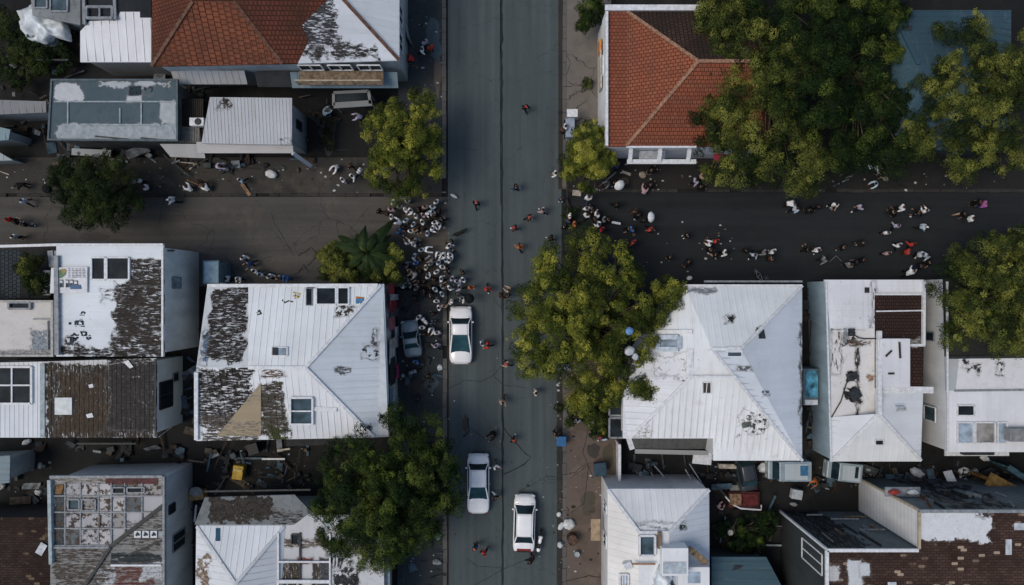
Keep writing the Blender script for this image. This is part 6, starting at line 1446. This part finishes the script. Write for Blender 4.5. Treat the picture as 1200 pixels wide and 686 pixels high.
ORD=['','second ','third ','fourth ','fifth ','sixth ','seventh ','eighth ','ninth ','tenth ','eleventh ','twelfth ','thirteenth ','fourteenth ','fifteenth ','sixteenth ','seventeenth ','eighteenth ','nineteenth ','twentieth ']
ORD+=['twenty %s '%a for a in ('first','second','third','fourth','fifth')]
def part(kind,pm,mat,root):
    o=bpy.data.objects.new(kind.rstrip('2'),pm[kind]); C.objects.link(o); o.parent=root
    o.material_slots[0].link='OBJECT'; o.material_slots[0].material=mat; return o
rp=random.Random(42); byk={}
kk=0
for p in PEOPLE:   # most of the crowd stands upright; only a few bend
    if p[4] in ('b','n') :
        kk+=1
        if kk%5: p[4]='swfsws'[kk%6]
    if p[3]=='W' and kk%4: p[3]='K'
for p in PEOPLE:
    if p[4] is None: p[4]=rp.choice('swfnn')
    byk.setdefault((p[6],p[2]),[]).append(p)
for k,l in byk.items():
    l.sort(key=lambda p:p[0])
MAIN_POSE={'s':'standing','w':'walking','l':'striding','f':'gesturing','o':'reaching','b':'bending','n':'leaning','c':'crouching','t':'sitting','r':'waving'}
for p in PEOPLE:
    px,py,top,tr,po,hat,z=p
    pose=PK[po]; pm=PM[pose]; c=pm['_c']; ang=rp.uniform(0,2*math.pi)
    if po in 'bn': # let bent backs show their long side roughly as in the photo
        ang=rp.choice([R(60),R(-60),R(120),R(-120),R(90),R(-90)])+rp.uniform(-.3,.3)
    loc=P(px,py,c.z); off=Matrix.Rotation(ang,3,'Z')@Vector((c.x,c.y,0)); loc=Vector((loc.x-off.x,loc.y-off.y,0))
    gx,gy=loc.x/S+600,343-loc.y/S
    raised=(gx<517 and (gy<226 or gy>342)) or (gx>663 and (gy<222 or (gy>340 and gx<726)))
    loc.z=.134 if raised else .014
    l=byk[(z,top)]; i=l.index(p); cn=COL[top][0]
    base='person in %s, %s'%(cn,MAIN_POSE[po])
    if len(l)==1: lab='%s, the only %s top %s'%(base,cn,ZN[z])
    elif i==len(l)-1: lab='%s, rightmost %s top %s'%(base,cn,ZN[z])
    elif i==0: lab='%s, leftmost %s top %s'%(base,cn,ZN[z])
    else: lab='%s, %s%s from left %s'%(base,ORD[i],cn,ZN[z])
    r_=empty('person',loc,lab,'person','people %s'%ZN[z]); r_.rotation_euler=(0,0,ang); sc=rp.uniform(.93,1.03); r_.scale=(sc,sc,sc)
    part('body',pm,rp.choice(SKIN),r_)
    part('jacket' if rp.random()<.72 else 'shirt',pm,COL[top][1],r_); part('trousers',pm,TROU.get(tr,TROU['K']),r_); sm_=rp.choice(SHOE); part('shoe',pm,sm_,r_); part('shoe2',pm,sm_,r_)
    if hat: part('cap',pm,COL[hat][1],r_)
    elif top in 'WLC' and rp.random()<.12: part('cap',pm,COL[rp.choice('WLG')][1],r_)
    else: part('hair',pm,rp.choice(HAIR),r_)
# ================================================================ small things
def umbrella(px,py,mat,label,tilt=(.35,.2),r0=.55,z=2.05,ang=0):
    top=P(px,py,z); e=empty('umbrella',Vector((top.x,top.y,z-1.0)),label,'umbrella'); e.rotation_euler=(tilt[0],tilt[1],ang)
    m=MB(); n=16; rings=6; V=[]
    for k in range(rings+1):
        u=k/rings
        for j in range(n):
            t=2*math.pi*j/n; rr=r0*math.sin(u*1.25)/math.sin(1.25)*(1-.05*(j%2)*u); V.append(Vector((rr*math.cos(t),rr*math.sin(t),1.0-.28*(1-math.cos(u*1.25))/(1-math.cos(1.25)))))
    for k in range(rings):
        for j in range(n): m.poly([V[k*n+j],V[(k+1)*n+j],V[(k+1)*n+(j+1)%n],V[k*n+(j+1)%n]],0,True)
    m.build('canopy',mat,e,Vector((0,0,0)))
    m=MB(); m.tube([(0,0,.05),(0,0,1.08)],.012,6); m.tube([(0,0,.05),(.03,0,0),(.07,0,.02)],.014,6); m.build('shaft',dark_trim,e,Vector((0,0,0)))
    m=MB()
    for j in range(8):
        t=2*math.pi*j/8; m.bar((0,0,.99),(r0*.97*math.cos(t),r0*.97*math.sin(t),.725),.01,.01)
    m.build('ribs',dark_trim,e,Vector((0,0,0)))
    return e
umbrella(723,210,COL['W'][1],'white oval umbrella by the person in navy at the small tree',(.75,.2),.47,ang=R(20))
umbrella(756,253,COL['W'][1],'white oval umbrella over the dark street near the corner',(.2,.85),.45,ang=R(10))
umbrella(548.5,347.5,COL['K'][1],'black umbrella on the road edge just above the white car',(.25,.1),.42,1.95)
umbrella(842,178,cloth_m('red awning',(.30,.04,.06)),'red umbrella half hidden under the olive tree beside the red roof',(.3,.3),.6,2.2)
umbrella(50,217.5,COL['K'][1],'black umbrella next to the white top person on the left side street',(.3,.2),.4)
def bin_(px,py,label,mat,w_=.7,h=1.0,rz=0):
    loc=P(px,py,h); loc.z=.13; e=empty('wheelie_bin',loc,label,'bin'); e.rotation_euler=(0,0,rz)
    def b(m,n,mt,bev=0,par=e): return m.build(n,mt,par,Vector((0,0,0)),bev)
    m=MB(); m.v=[]; q=[(-.42,-.42),(.42,-.42),(.42,.42),(-.42,.42)]
    lo=[Vector((x*w_,y*w_,.08)) for x,y in q]; hi=[Vector((x*w_*1.2,y*w_*1.2,h)) for x,y in q]
    for i in range(4): m.poly([lo[i],lo[(i+1)%4],hi[(i+1)%4],hi[i]])
    m.poly(lo[::-1]); m.poly(hi); b(m,'body',mat,.03)
    m=MB(); m.box((0,0,h+.05),(w_*1.1,w_*1.14,.08)); b(m,'lid',mat,.03); m=MB(); m.tube([(-w_*.4,-w_*.56,h),(w_*.4,-w_*.56,h)],.025,8); b(m,'handle',plastic)
    for s in (-1,1):
        m=MB(); m.tube([(s*w_*.36,-w_*.4,.1),(s*w_*.46,-w_*.4,.1)],.1,12); b(m,'wheel',tyre)
    return e
bin_(657.8,517,'bright blue wheelie bin standing on the right kerb',simple('blue bin plastic',(.03,.12,.27),.5,.2,3))
bin_(703,550,'dark blue grey bin on the brown pavement above the dormer house',simple('dark blue bin plastic',(.03,.06,.085),.5,.2,3),.95,1.0,.1)
bin_(297,526,'black bin in the dark alley below the graffiti house',plastic,.8,1.0,.3)
def barrel(px,py,label,mat,r0=.38,h=.9):
    loc=P(px,py,h); loc.z=.13; e=empty('barrel',loc,label,'barrel')
    m=MB(); m.lathe((0,0,0),[(r0*.92,0),(r0,.1),(r0,.42),(r0*1.05,.45),(r0,.48),(r0,h-.06),(r0*1.03,h),(r0*.9,h),(r0*.88,h-.05)],20); m.build('drum',mat,e,Vector((0,0,0)))
    m=MB(); m.lathe((0,0,0),[(r0*.86,h-.09),(r0*.1,h-.08)],20); m.build('top',dark_trim,e,Vector((0,0,0))); return e
barrel(671,633,'rusty dark barrel on the brown pavement near the motorcycle',simple('rusty barrel',(.09,.055,.04),.7,.5,4),.42)
barrel(676,649.5,'small pale blue bucket below the rusty barrel',simple('pale bucket',(.34,.40,.42),.5,.1,4),.22,.45)
barrel(855.6,624,'white bucket in the dark yard right of the dormer house',simple('white bucket',(.5,.52,.53),.5,.1,4),.22,.5)
def sack(px,py,rx,ry,label,mat=None,h=.5,z=.12,seed=1,rz=0,name='sack'):
    loc=P(px,py,h*.6); loc.z=z; m=bmesh.new(); bmesh.ops.create_icosphere(m,subdivisions=3,radius=1)
    for v in m.verts:
        d=v.co.copy(); k=1+.22*mnoise.noise(d*1.6+Vector((seed*3.1,0,0)))+.10*mnoise.noise(d*4+Vector((0,seed*2.2,0)))
        v.co=Vector((d.x*rx*S*k*(1.1 if abs(d.x)>.6 else 1),d.y*ry*S*k,max(0,(d.z*.55+.5)*h*k)))
    for f in m.faces: f.smooth=True
    me=bpy.data.meshes.new(name); m.to_mesh(me); m.free(); me.materials.append(mat or sackm)
    o=bpy.data.objects.new(name,me); C.objects.link(o); o.location=loc; o.rotation_euler=(0,0,rz); return tag(o,label,name)
sackm=simple('white sack plastic',(.60,.62,.62),.6,.15,3,bump=.3); darks=simple('black bag plastic',(.015,.017,.02),.45,.3,3,bump=.3); greys=simple('grey sack',(.28,.29,.30),.7,.2,3,bump=.3); tans=simple('tan sack',(.33,.28,.22),.8,.2,3,bump=.3)
for i,a in enumerate([(667,614,6.5,6.5,'largest white sack on the brown pavement right of the estate car',None),(657.5,616.5,3,5,'narrow white sack on the kerb beside the largest white sack',None),(656.5,638.5,3.2,3.8,'small white sack on the kerb near the rusty barrel',None),
  (677,492.5,4,3,'white sack under the big bright tree, nearer the kerb',None),(692.5,495.5,4.5,3,'white sack under the big bright tree, nearer the bay windows',None),(651,205,3.5,2,'small white bag on the road edge by the small yellow tree',None),
  (515.3,431,3,3.5,'small white bag on the dark pavement below the white car',None),(532,230,4,1.8,'flat white bag on the kerb at the street tree',None),(753,205.5,4,4,'tan sack on the dark pavement south of the red roofed house',tans),(710,215,2.8,2.8,'grey round sack at the foot of the small yellow tree',greys),
  (1037,210,3.4,2.6,'tan bag on the dark pavement below the olive trees',tans),(513,629,4,4,'pale teal rubbish bag on the pavement below the dark tree',simple('teal bag',(.25,.36,.38),.6,.3,3)),(512,659,5,3,'grey white sack on the pavement edge near the bottom',greys),(17,75,5,5,'white round sack in the garden below the tarpaulin heap',None),
  (808,326,3,2.6,'white bag on the dark street above the largest white house',None),(1001,560,7,4,'torn white sack in the alley under the terraced roof house',None),(897,548,9,6,'crumpled white sheet bag beside the pale blue van',None),(1075,554,8,5,'long white sack under the terraced roof house corner',None),
  (1130,553,6,5,'white round sack in the debris below the flat roofed house',None),(1154,537,5,3.5,'white sack at the wall foot of the flat roofed house',None),(655,580+23,2.4,3,'tiny white bag on the kerb above the narrow sack',None),(1,650-80,4,4,'white sack at the left edge below the peeled roof',None),
  (31,518,5,3,'white bag in the dark strip under the peeled roof house',None),(318,204.5,6.5,5,'pale board like bag on the side street pavement below the corrugated house',None),(45,577,4,4,'small white bag in the dark yard left of the patched house',None),(65,85,3,3,'blue white rag in the garden above the slate blue roof',simple('blue rag',(.3,.4,.5),.8)),
  (930,591,4,2.4,'pale box bag beside the dark boarded wall',greys),(1046,584,7,4,'red cloth bundle on the grey ledge side of the brick building',simple('red bundle',(.32,.05,.04),.8,.3,3))]):
    if a[4].startswith('red cloth'):
        for dx,l_,mt_ in ((-.75,'red cloth bundle on the small ledge of the brick building',a[5]),(.65,'white cloth bundle on the small ledge of the brick building',sackm)):
            o_=sack(a[0],a[1],a[2]*.75,a[3]*.7,l_,mt_,.35,.0,i+2); c_=P(1058,576,5.6); o_.location=Vector((c_.x+dx,P(0,598,9).y+.36,5.61))
    else: sack(*a[:5],a[5],.45 if a[2]>3 else .28,.13 if (a[1]<225 or a[0]>655) and a[0]<1045 and not 226<a[1]<334 and a[1]<520 or 655<a[0]<720 else .01,i+2,rnd.uniform(-.6,.6))
# vendor cart on the right pavement
ct=empty('vendor_cart',P(667,150,0)+Vector((0,0,.13)),'pale blue vendor cart with a white canopy on the right kerb','cart')
m=MB(); c=ct.location; m.box(c+Vector((0,-.2,.62)),(.72,1.55,.62)); m.build('cart_body',simple('cart blue',(.30,.36,.45),.5,.1),ct,bevel=.02)
m=MB(); m.box(c+Vector((.1,.75,1.75)),(.85,.62,.06)); m.build('canopy',white_trim,ct)
for dx,dy in ((-.28,.5),(.5,.5),(-.28,1.0),(.5,1.0)):
    m=MB(); m.bar(c+Vector((dx,dy,.3)),c+Vector((dx,dy,1.74)),.04,.04); m.build('canopy_post',grey_trim,ct)
for s in (-1,1):
    for yy in (-.75,.35):
        m=MB(); m.tube([c+Vector((s*.36,yy,.24)),c+Vector((s*.44,yy,.24))],.24,16); m.build('wheel',tyre,ct)
m=MB(); m.tube([c+Vector((-.3,-1.0,.9)),c+Vector((-.3,-1.3,.95)),c+Vector((.3,-1.3,.95)),c+Vector((.3,-1.0,.9))],.025,8); m.build('handle',grey_trim,ct)
# street lamp with two arms under the big tree
g=P(657,446,0); g.z=.13; la=empty('street_lamp',g,'white street lamp with two flat arms on the right kerb under the big bright tree','street lamp')
zt=5.6; tp=P(659,430,zt); g2=Vector((tp.x,tp.y,.13)); la.location=g2
m=MB(); m.tube([g2,Vector((tp.x,tp.y,zt))],[.11,.07],10); m.build('pole',simple('lamp grey paint',(.38,.40,.41),.5),la)
for a,b in (((657,429),(639,428)),((661,430),(684,430))):
    m=MB(); m.bar(P(*a,zt+.1),P(*b,zt+.15),.55,.10); m.build('lamp_head',simple('lamp head paint',(.50,.55,.57),.45),la,bevel=.03)
# planks, sheets, debris
def board(a,b,w_,th,label,mat,name='plank',cat='plank'):
    A,B_=P(*a),P(*b); o=Vector(((A.x+B_.x)/2,(A.y+B_.y)/2,0)); m=MB(); m.bar(A,B_,w_,th); ob=m.build(name,mat,None,o,bevel=.01); return tag(ob,label,cat)
oldw=simple('old plank',(.26,.16,.09),.8,.35,4); palew=simple('pale plank',(.42,.38,.31),.8,.25,4)
board((283,215,.4),(293,229,.15),.28,.06,'brown plank beside the leaning pale blue person on the left street',oldw)
board((729,201,.3),(739,205,.2),.22,.05,'pale tan plank on the dark pavement near the white umbrella',palew)
board((708,214,1.0),(722,202,.9),.06,.05,'thin pole by the navy person at the small yellow tree',grey_trim,'pole','pole')
board((717,260.5,1.0),(727,262.5,.9),.18,.12,'short white roll held out at the dense group by the corner',white_trim,'paper_roll','roll')
board((671,226,.16),(681,227,.16),.45,.06,'pale slab on the corner pavement under the small tree',palew,'slab','slab')
board((219,211,.2),(233,217,.2),.12,.05,'brown stick in the rubbish on the left street pavement',oldw)
board((209,190,.3),(231,192,.3),.10,.05,'thin yellowish stick along the wall foot below the slate blue roof',palew)
board((228,193,.25),(222,199,.2),.16,.05,'bent pale strip under the corrugated house ledge',palew)
board((175,185,.3),(183,191,.2),.10,.04,'blue grey strip on the pavement below the slate blue roof',grey_trim)
board((0,201,.2),(11,205,.2),.08,.05,'thin pale pole at the left edge of the side street pavement',palew,'pole','pole')
board((84,178,.9),(130,180,.7),.55,.05,'long whitish corrugated sheet leaning under the slate blue roof',roof_white('fallen sheet',(.34,.37,.39),[],1,'h'),'metal_sheet','metal sheet')
board((110,183,.4),(150,190,.3),.18,.05,'thin bluish sheet on the pavement below the slate blue roof',grey_trim,'metal_sheet','metal sheet')
board((972,307,.1),(980,300,.7),.04,.04,'thin bent pole held by the white top group on the dark street',grey_trim,'pole','pole')
board((980,300,.7),(986,306,.1),.04,.04,'thin second pole end beside the bent pole on the dark street',grey_trim,'pole','pole')
for i,(a,b,lab) in enumerate([((760,548,.2),(766,560,.8),'grey pole lying in the alley above the dormer house, left one'),((767,546,.7),(781,562,.9),'curved grey pole in the alley above the dormer house, middle one'),((803,550,1.2),(812,566,1.6),'grey frame bar in the alley above the dormer house'),((808,544,1.6),(826,572,2.0),'long grey bar above the right corner of the dormer house')]):
    board(a,b,.09,.08,lab,grey_trim,'pole','pole')
board((744,529,2.6),(830,531,2.6),.35,.08,'grey beam along the lean to roof of the largest white house',roof_white('grey beam',(.30,.31,.31),[],1,'h'),'beam','beam')
board((812,536,1.6),(834,538,1.5),1.0,.05,'white sheet under the south eaves of the largest white house',white_trim,'metal_sheet','metal sheet')
board((842,546,.6),(880,547,.6),.35,.4,'pale concrete step along the alley wall',palew,'step','step')
board((855,572,.3),(877,571,.3),.5,.4,'grey concrete block in the alley above the red trailer',simple('grey block',(.2,.21,.2),.8,.2),'block','block')
board((927,578,1.0),(939,580,1.0),.75,.5,'pale grey box on the ground beside the dark boarded wall',simple('pale box',(.40,.43,.45),.6,.2),'box','box')
board((1110,552,.6),(1119,572,1.2),.7,.06,'white bent panel in the debris at the right alley',white_trim,'metal_sheet','metal sheet')
board((1128,562,.3),(1138,572,.9),.6,.06,'grey blue panel in the debris at the right alley',simple('grey blue panel',(.16,.22,.25),.6),'metal_sheet','metal sheet')
board((946,612,2),(958,612,2),.2,.05,'thin pale plank against the brick building west wall',palew)
# red trailer with its pale rim
tr=empty('trailer',P(872,586,0),'small open trailer with a dark red load and a white front rim in the alley','trailer'); c=P(872,586,.8)
m=MB(); m.box(c+Vector((0,0,-.25)),(2.5,1.3,.5)); m.build('bed',simple('trailer red',(.07,.018,.016),.6,.35,3),tr,bevel=.02)
m=MB(); m.box(c+Vector((-.75,.1,.12)),(.9,.9,.3)); m.build('crate',oldw,tr,bevel=.02); m=MB(); m.box(c+Vector((.5,.05,.06)),(1.2,.9,.12)); m.build('load',simple('red load',(.11,.02,.02),.7,.3,3),tr,bevel=.05)
m=MB(); m.tube([P(850,582,.9),P(858,591,.9),P(868,596,.9),P(892,598,.9),P(892,592,.9)],.07,8); m.build('rim',white_trim,tr)
for s in (-1,1):
    m=MB(); m.tube([P(872,586,0)+Vector((s*.7,-.72,.3)),P(872,586,0)+Vector((s*.7,-.58,.3))],.3,16); m.build('wheel',tyre,tr)
# yellow container and its neighbours, left alley
yc=empty('container',P(280.5,553,0),'yellow plastic container lying in the dark alley above the bottom white house','container'); c=P(280.5,553,.5)
m=MB(); m.box(c,(.85,1.15,.8),R(-8)); m.build('tub',simple('yellow plastic',(.42,.27,.03),.5,.2,3),yc,bevel=.05); m=MB(); m.box(c+Vector((.05,.2,.42)),(.7,.2,.05),R(-8)); m.build('lid',simple('pale yellow lid',(.5,.4,.12),.5),yc)
bx=empty('box',P(232,578,0),'open cardboard box with a white bag on top right of the patched house','box'); c=P(232,577,.45)
m=MB(); m.box(c+Vector((0,-.2,0)),(1.2,.7,.8),.1); m.build('carton',simple('ochre carton',(.34,.22,.10),.8,.25,3),bx,bevel=.02)
m=MB(); m.ell(c+Vector((0,.15,.42)),(.55,.4,.18),14,8); m.build('bag',greys,bx)
for i,(a,b,lab,mt) in enumerate([((230,592,.4),(228,612,.9),'white pole leaning beside the bottom white house corner',white_trim),((264,560,.3),(252,580,.8),'dark pole across the alley above the bottom white house',dark_trim),((307,538,1.0),(334,538,1.0),'white rail in the dark alley below the graffiti house',white_trim),((325,528,.5),(340,526,.6),'pale panel scrap below the graffiti house eaves',palew),((90,520,.8),(160,520,.8),'long dark pipe along the strip below the peeled roof',dark_trim)]):
    board(a,b,.14,.1,lab,mt,'pole','pole')
# dog on the main road
dg=P(538.5,273,.4); d_=empty('dog',Vector((dg.x,dg.y,.013)),'dark dog walking on the main road right of the crowd','dog'); d_.rotation_euler=(0,0,R(25))
def skin_obj(name,J,E,Rd,root,mat,par):
    keys=list(J); me=bpy.data.meshes.new('t'); me.from_pydata([J[k] for k in keys],[(keys.index(a),keys.index(b)) for a,b in E],[]); o=bpy.data.objects.new('t',me); C.objects.link(o)
    s=o.modifiers.new('s','SKIN'); s.use_smooth_shade=True
    for i,k in enumerate(keys): sv=me.skin_vertices[0].data[i]; sv.radius=(Rd[k],)*2; sv.use_root=(k==root)
    u=o.modifiers.new('u','SUBSURF'); u.levels=1; u.render_levels=1
    m2=bpy.data.meshes.new_from_object(o.evaluated_get(bpy.context.evaluated_depsgraph_get())); bpy.data.objects.remove(o); m2.materials.clear(); m2.materials.append(mat)
    q=bpy.data.objects.new(name,m2); C.objects.link(q); q.parent=par; return q
J={'ru':(-.36,0,.56),'be':(0,0,.54),'ch':(.26,0,.54),'nk':(.44,0,.68),'hd':(.58,0,.76),'mz':(.74,0,.71),'t1':(-.46,0,.60),'t2':(-.66,0,.72),'t3':(-.8,0,.70)}
E=[('ru','be'),('be','ch'),('ch','nk'),('nk','hd'),('hd','mz'),('ru','t1'),('t1','t2'),('t2','t3')]; Rd=dict(ru=.12,be=.11,ch=.15,nk=.085,hd=.085,mz=.04,t1=.04,t2=.028,t3=.016)
for n,s in (('l',1),('r',-1)):
    f=.10*s
    J.update({'fs'+n:(.27,s*.09,.42),'fe'+n:(.22+f,s*.10,.28),'fw'+n:(.28+f*1.4,s*.10,.12),'fp'+n:(.33+f*1.5,s*.10,.03),'hh'+n:(-.34,s*.09,.45),'hk'+n:(-.26-f,s*.10,.31),'hc'+n:(-.46-f,s*.10,.18),'hp'+n:(-.40-f,s*.10,.03)})
    E+=[('ch','fs'+n),('fs'+n,'fe'+n),('fe'+n,'fw'+n),('fw'+n,'fp'+n),('ru','hh'+n),('hh'+n,'hk'+n),('hk'+n,'hc'+n),('hc'+n,'hp'+n)]
    Rd.update({'fs'+n:.06,'fe'+n:.042,'fw'+n:.030,'fp'+n:.032,'hh'+n:.085,'hk'+n:.052,'hc'+n:.030,'hp'+n:.034})
skin_obj('body',J,E,Rd,'be',simple('dark dog coat',(.022,.018,.016),.8,.4,5),d_)
for s in (-1,1):
    m=MB(); m.tube([(.55,s*.06,.82),(.53,s*.09,.88),(.55,s*.10,.80)],[.03,.025,.01],6); m.build('ear',simple('dark dog ear',(.015,.012,.011),.8),d_,Vector((0,0,0)))
# cloths caught on the corner terrace roof
for (px,py,rx,ry,c,lab) in ((737,388,3.5,4,(.16,.33,.62),'blue cloth caught in the big bright tree above the corner terrace'),(737,411,5,5,(.62,.66,.70),'white cloth on the corner terrace of the largest white house'),(744,418,3,4,(.60,.64,.68),'small white rag beside the white cloth on the corner terrace')):
    o=sack(px,py,rx,ry,lab,simple(lab[:10]+' fabric',c,.8,.2,3),.5,6.0 if py>400 else 7.6,int(px),name='cloth'); o.location=P(px,py,6.1 if py>400 else 8.4)
# fallen scraps of paper and leaves: nobody could count these
r=random.Random(9); m=MB()
for (x0,y0,x1,y1,n) in ((664,185,900,224,70),(470,10,518,180,60),(664,340,726,680,110),(0,186,430,228,130),(466,345,518,680,100),(526,380,650,680,30),(755,540,940,575,60),(230,522,365,575,60),(960,545,1130,572,50),(720,255,860,320,40),(10,20,90,90,50),(840,200,1200,224,60),(10,522,60,600,30),(520,230,527,330,20),(652,400,660,680,50)):
    for k in range(n):
        px,py=r.uniform(x0,x1),r.uniform(y0,y1); z=.137+.0005*r.random() if not (226<py<336 or 525<px<660 or (px>728 and py>340) or (px<466 and py>340)) else .026
        c=P(px,py,0); c.z=z; s=abs(r.gauss(.05,.05))+.03; a=r.random()*6; q=[]
        for j in range(5): t=a+j*2*math.pi/5; q.append(c+Vector((math.cos(t)*s*r.uniform(.5,1.2),math.sin(t)*s*r.uniform(.4,.9),r.uniform(0,.02))))
        m.poly(q,r.choice([0,0,1,2,2,3]))
o=m.build('litter',[simple('paper scrap',(.40,.42,.43),.8),simple('brown scrap',(.13,.09,.06),.8),simple('dark leaf scrap',(.03,.028,.02),.8),simple('grey scrap',(.16,.17,.17),.8)]); tag(o,'scattered scraps of paper and dead leaves on pavements and alleys','litter',kind='stuff')

# rubbish lying thick in the alleys: a mass nobody could count
r=random.Random(31)
jm=[simple('junk white',(.22,.245,.26),.6,.4,2),simple('junk grey',(.06,.07,.075),.7,.3,2),simple('junk dark',(.03,.032,.034),.7,.3,2),simple('junk brown',(.045,.032,.024),.8,.35,3),simple('junk blue',(.06,.10,.13),.6,.3,2),simple('junk tan',(.09,.075,.057),.8,.3,3)]
wts=[2,4,7,4,2,2]
for lab,areas in (('tangled scrap boards and rubbish in the dark alleys of the lower left block',[(236,520,366,574,95),(200,520,228,640,40),(10,518,56,600,30),(215,340,232,515,40),(82,520,200,540,30)]),
    ('scrap sheets and rubbish in the alley behind the white houses on the right',[(740,542,838,572,55),(838,556,1000,574,60),(1000,545,1190,572,90),(838,575,905,650,45),(942,340,956,540,40)]),
    ('rubbish strewn in the yards and strips of the upper left block',[(10,20,92,92,45),(60,172,236,192,75),(180,86,240,114,45),(346,112,388,190,30),(212,176,236,200,20),(0,96,56,190,45),(236,186,350,200,40)]),
    ('junk in the shaded yard beside the graffiti wall',[(468,350,512,470,34),(468,620,514,686,14)])):
    m=MB()
    for (x0,y0,x1,y1,n) in areas:
        for k in range(int(n*.62)):
            z=r.uniform(.05,.8)*r.random(); c=P(r.uniform(x0,x1),r.uniform(y0,y1),z); c.z=z+(.14 if 466<x0<470 or y0>=172 and y1<201 else 0)
            mt=r.choices(range(6),wts)[0]; q=r.random(); a=r.choice([0,math.pi/2])+r.gauss(0,.35)
            if q<.45: m.bar(c,c+Vector((math.cos(a),math.sin(a),r.uniform(-.1,.2)))*r.choice((.4,.6,.9,1.6,2.6))*r.uniform(.7,1.2),r.uniform(.04,.2),.04,mt)
            elif q<.75: m.box(c,(r.choice((.25,.4,.8,1.5))*r.uniform(.7,1.2),r.uniform(.2,.9),.04),a,mt,rot=Matrix.Rotation(a,3,'Z')@Matrix.Rotation(r.gauss(0,.35),3,'X')@Matrix.Rotation(r.gauss(0,.25),3,'Y'))
            elif q<.9: m.box(Vector((c.x,c.y,c.z*.4+.15)),(r.uniform(.25,.6),r.uniform(.25,.6),.3),a,mt)
            else: m.ell(Vector((c.x,c.y,c.z*.3+.12)),(r.uniform(.12,.35),r.uniform(.1,.3),.16),9,6,mt)
    o=m.build('rubbish',jm); tag(o,lab,'rubbish',kind='stuff')
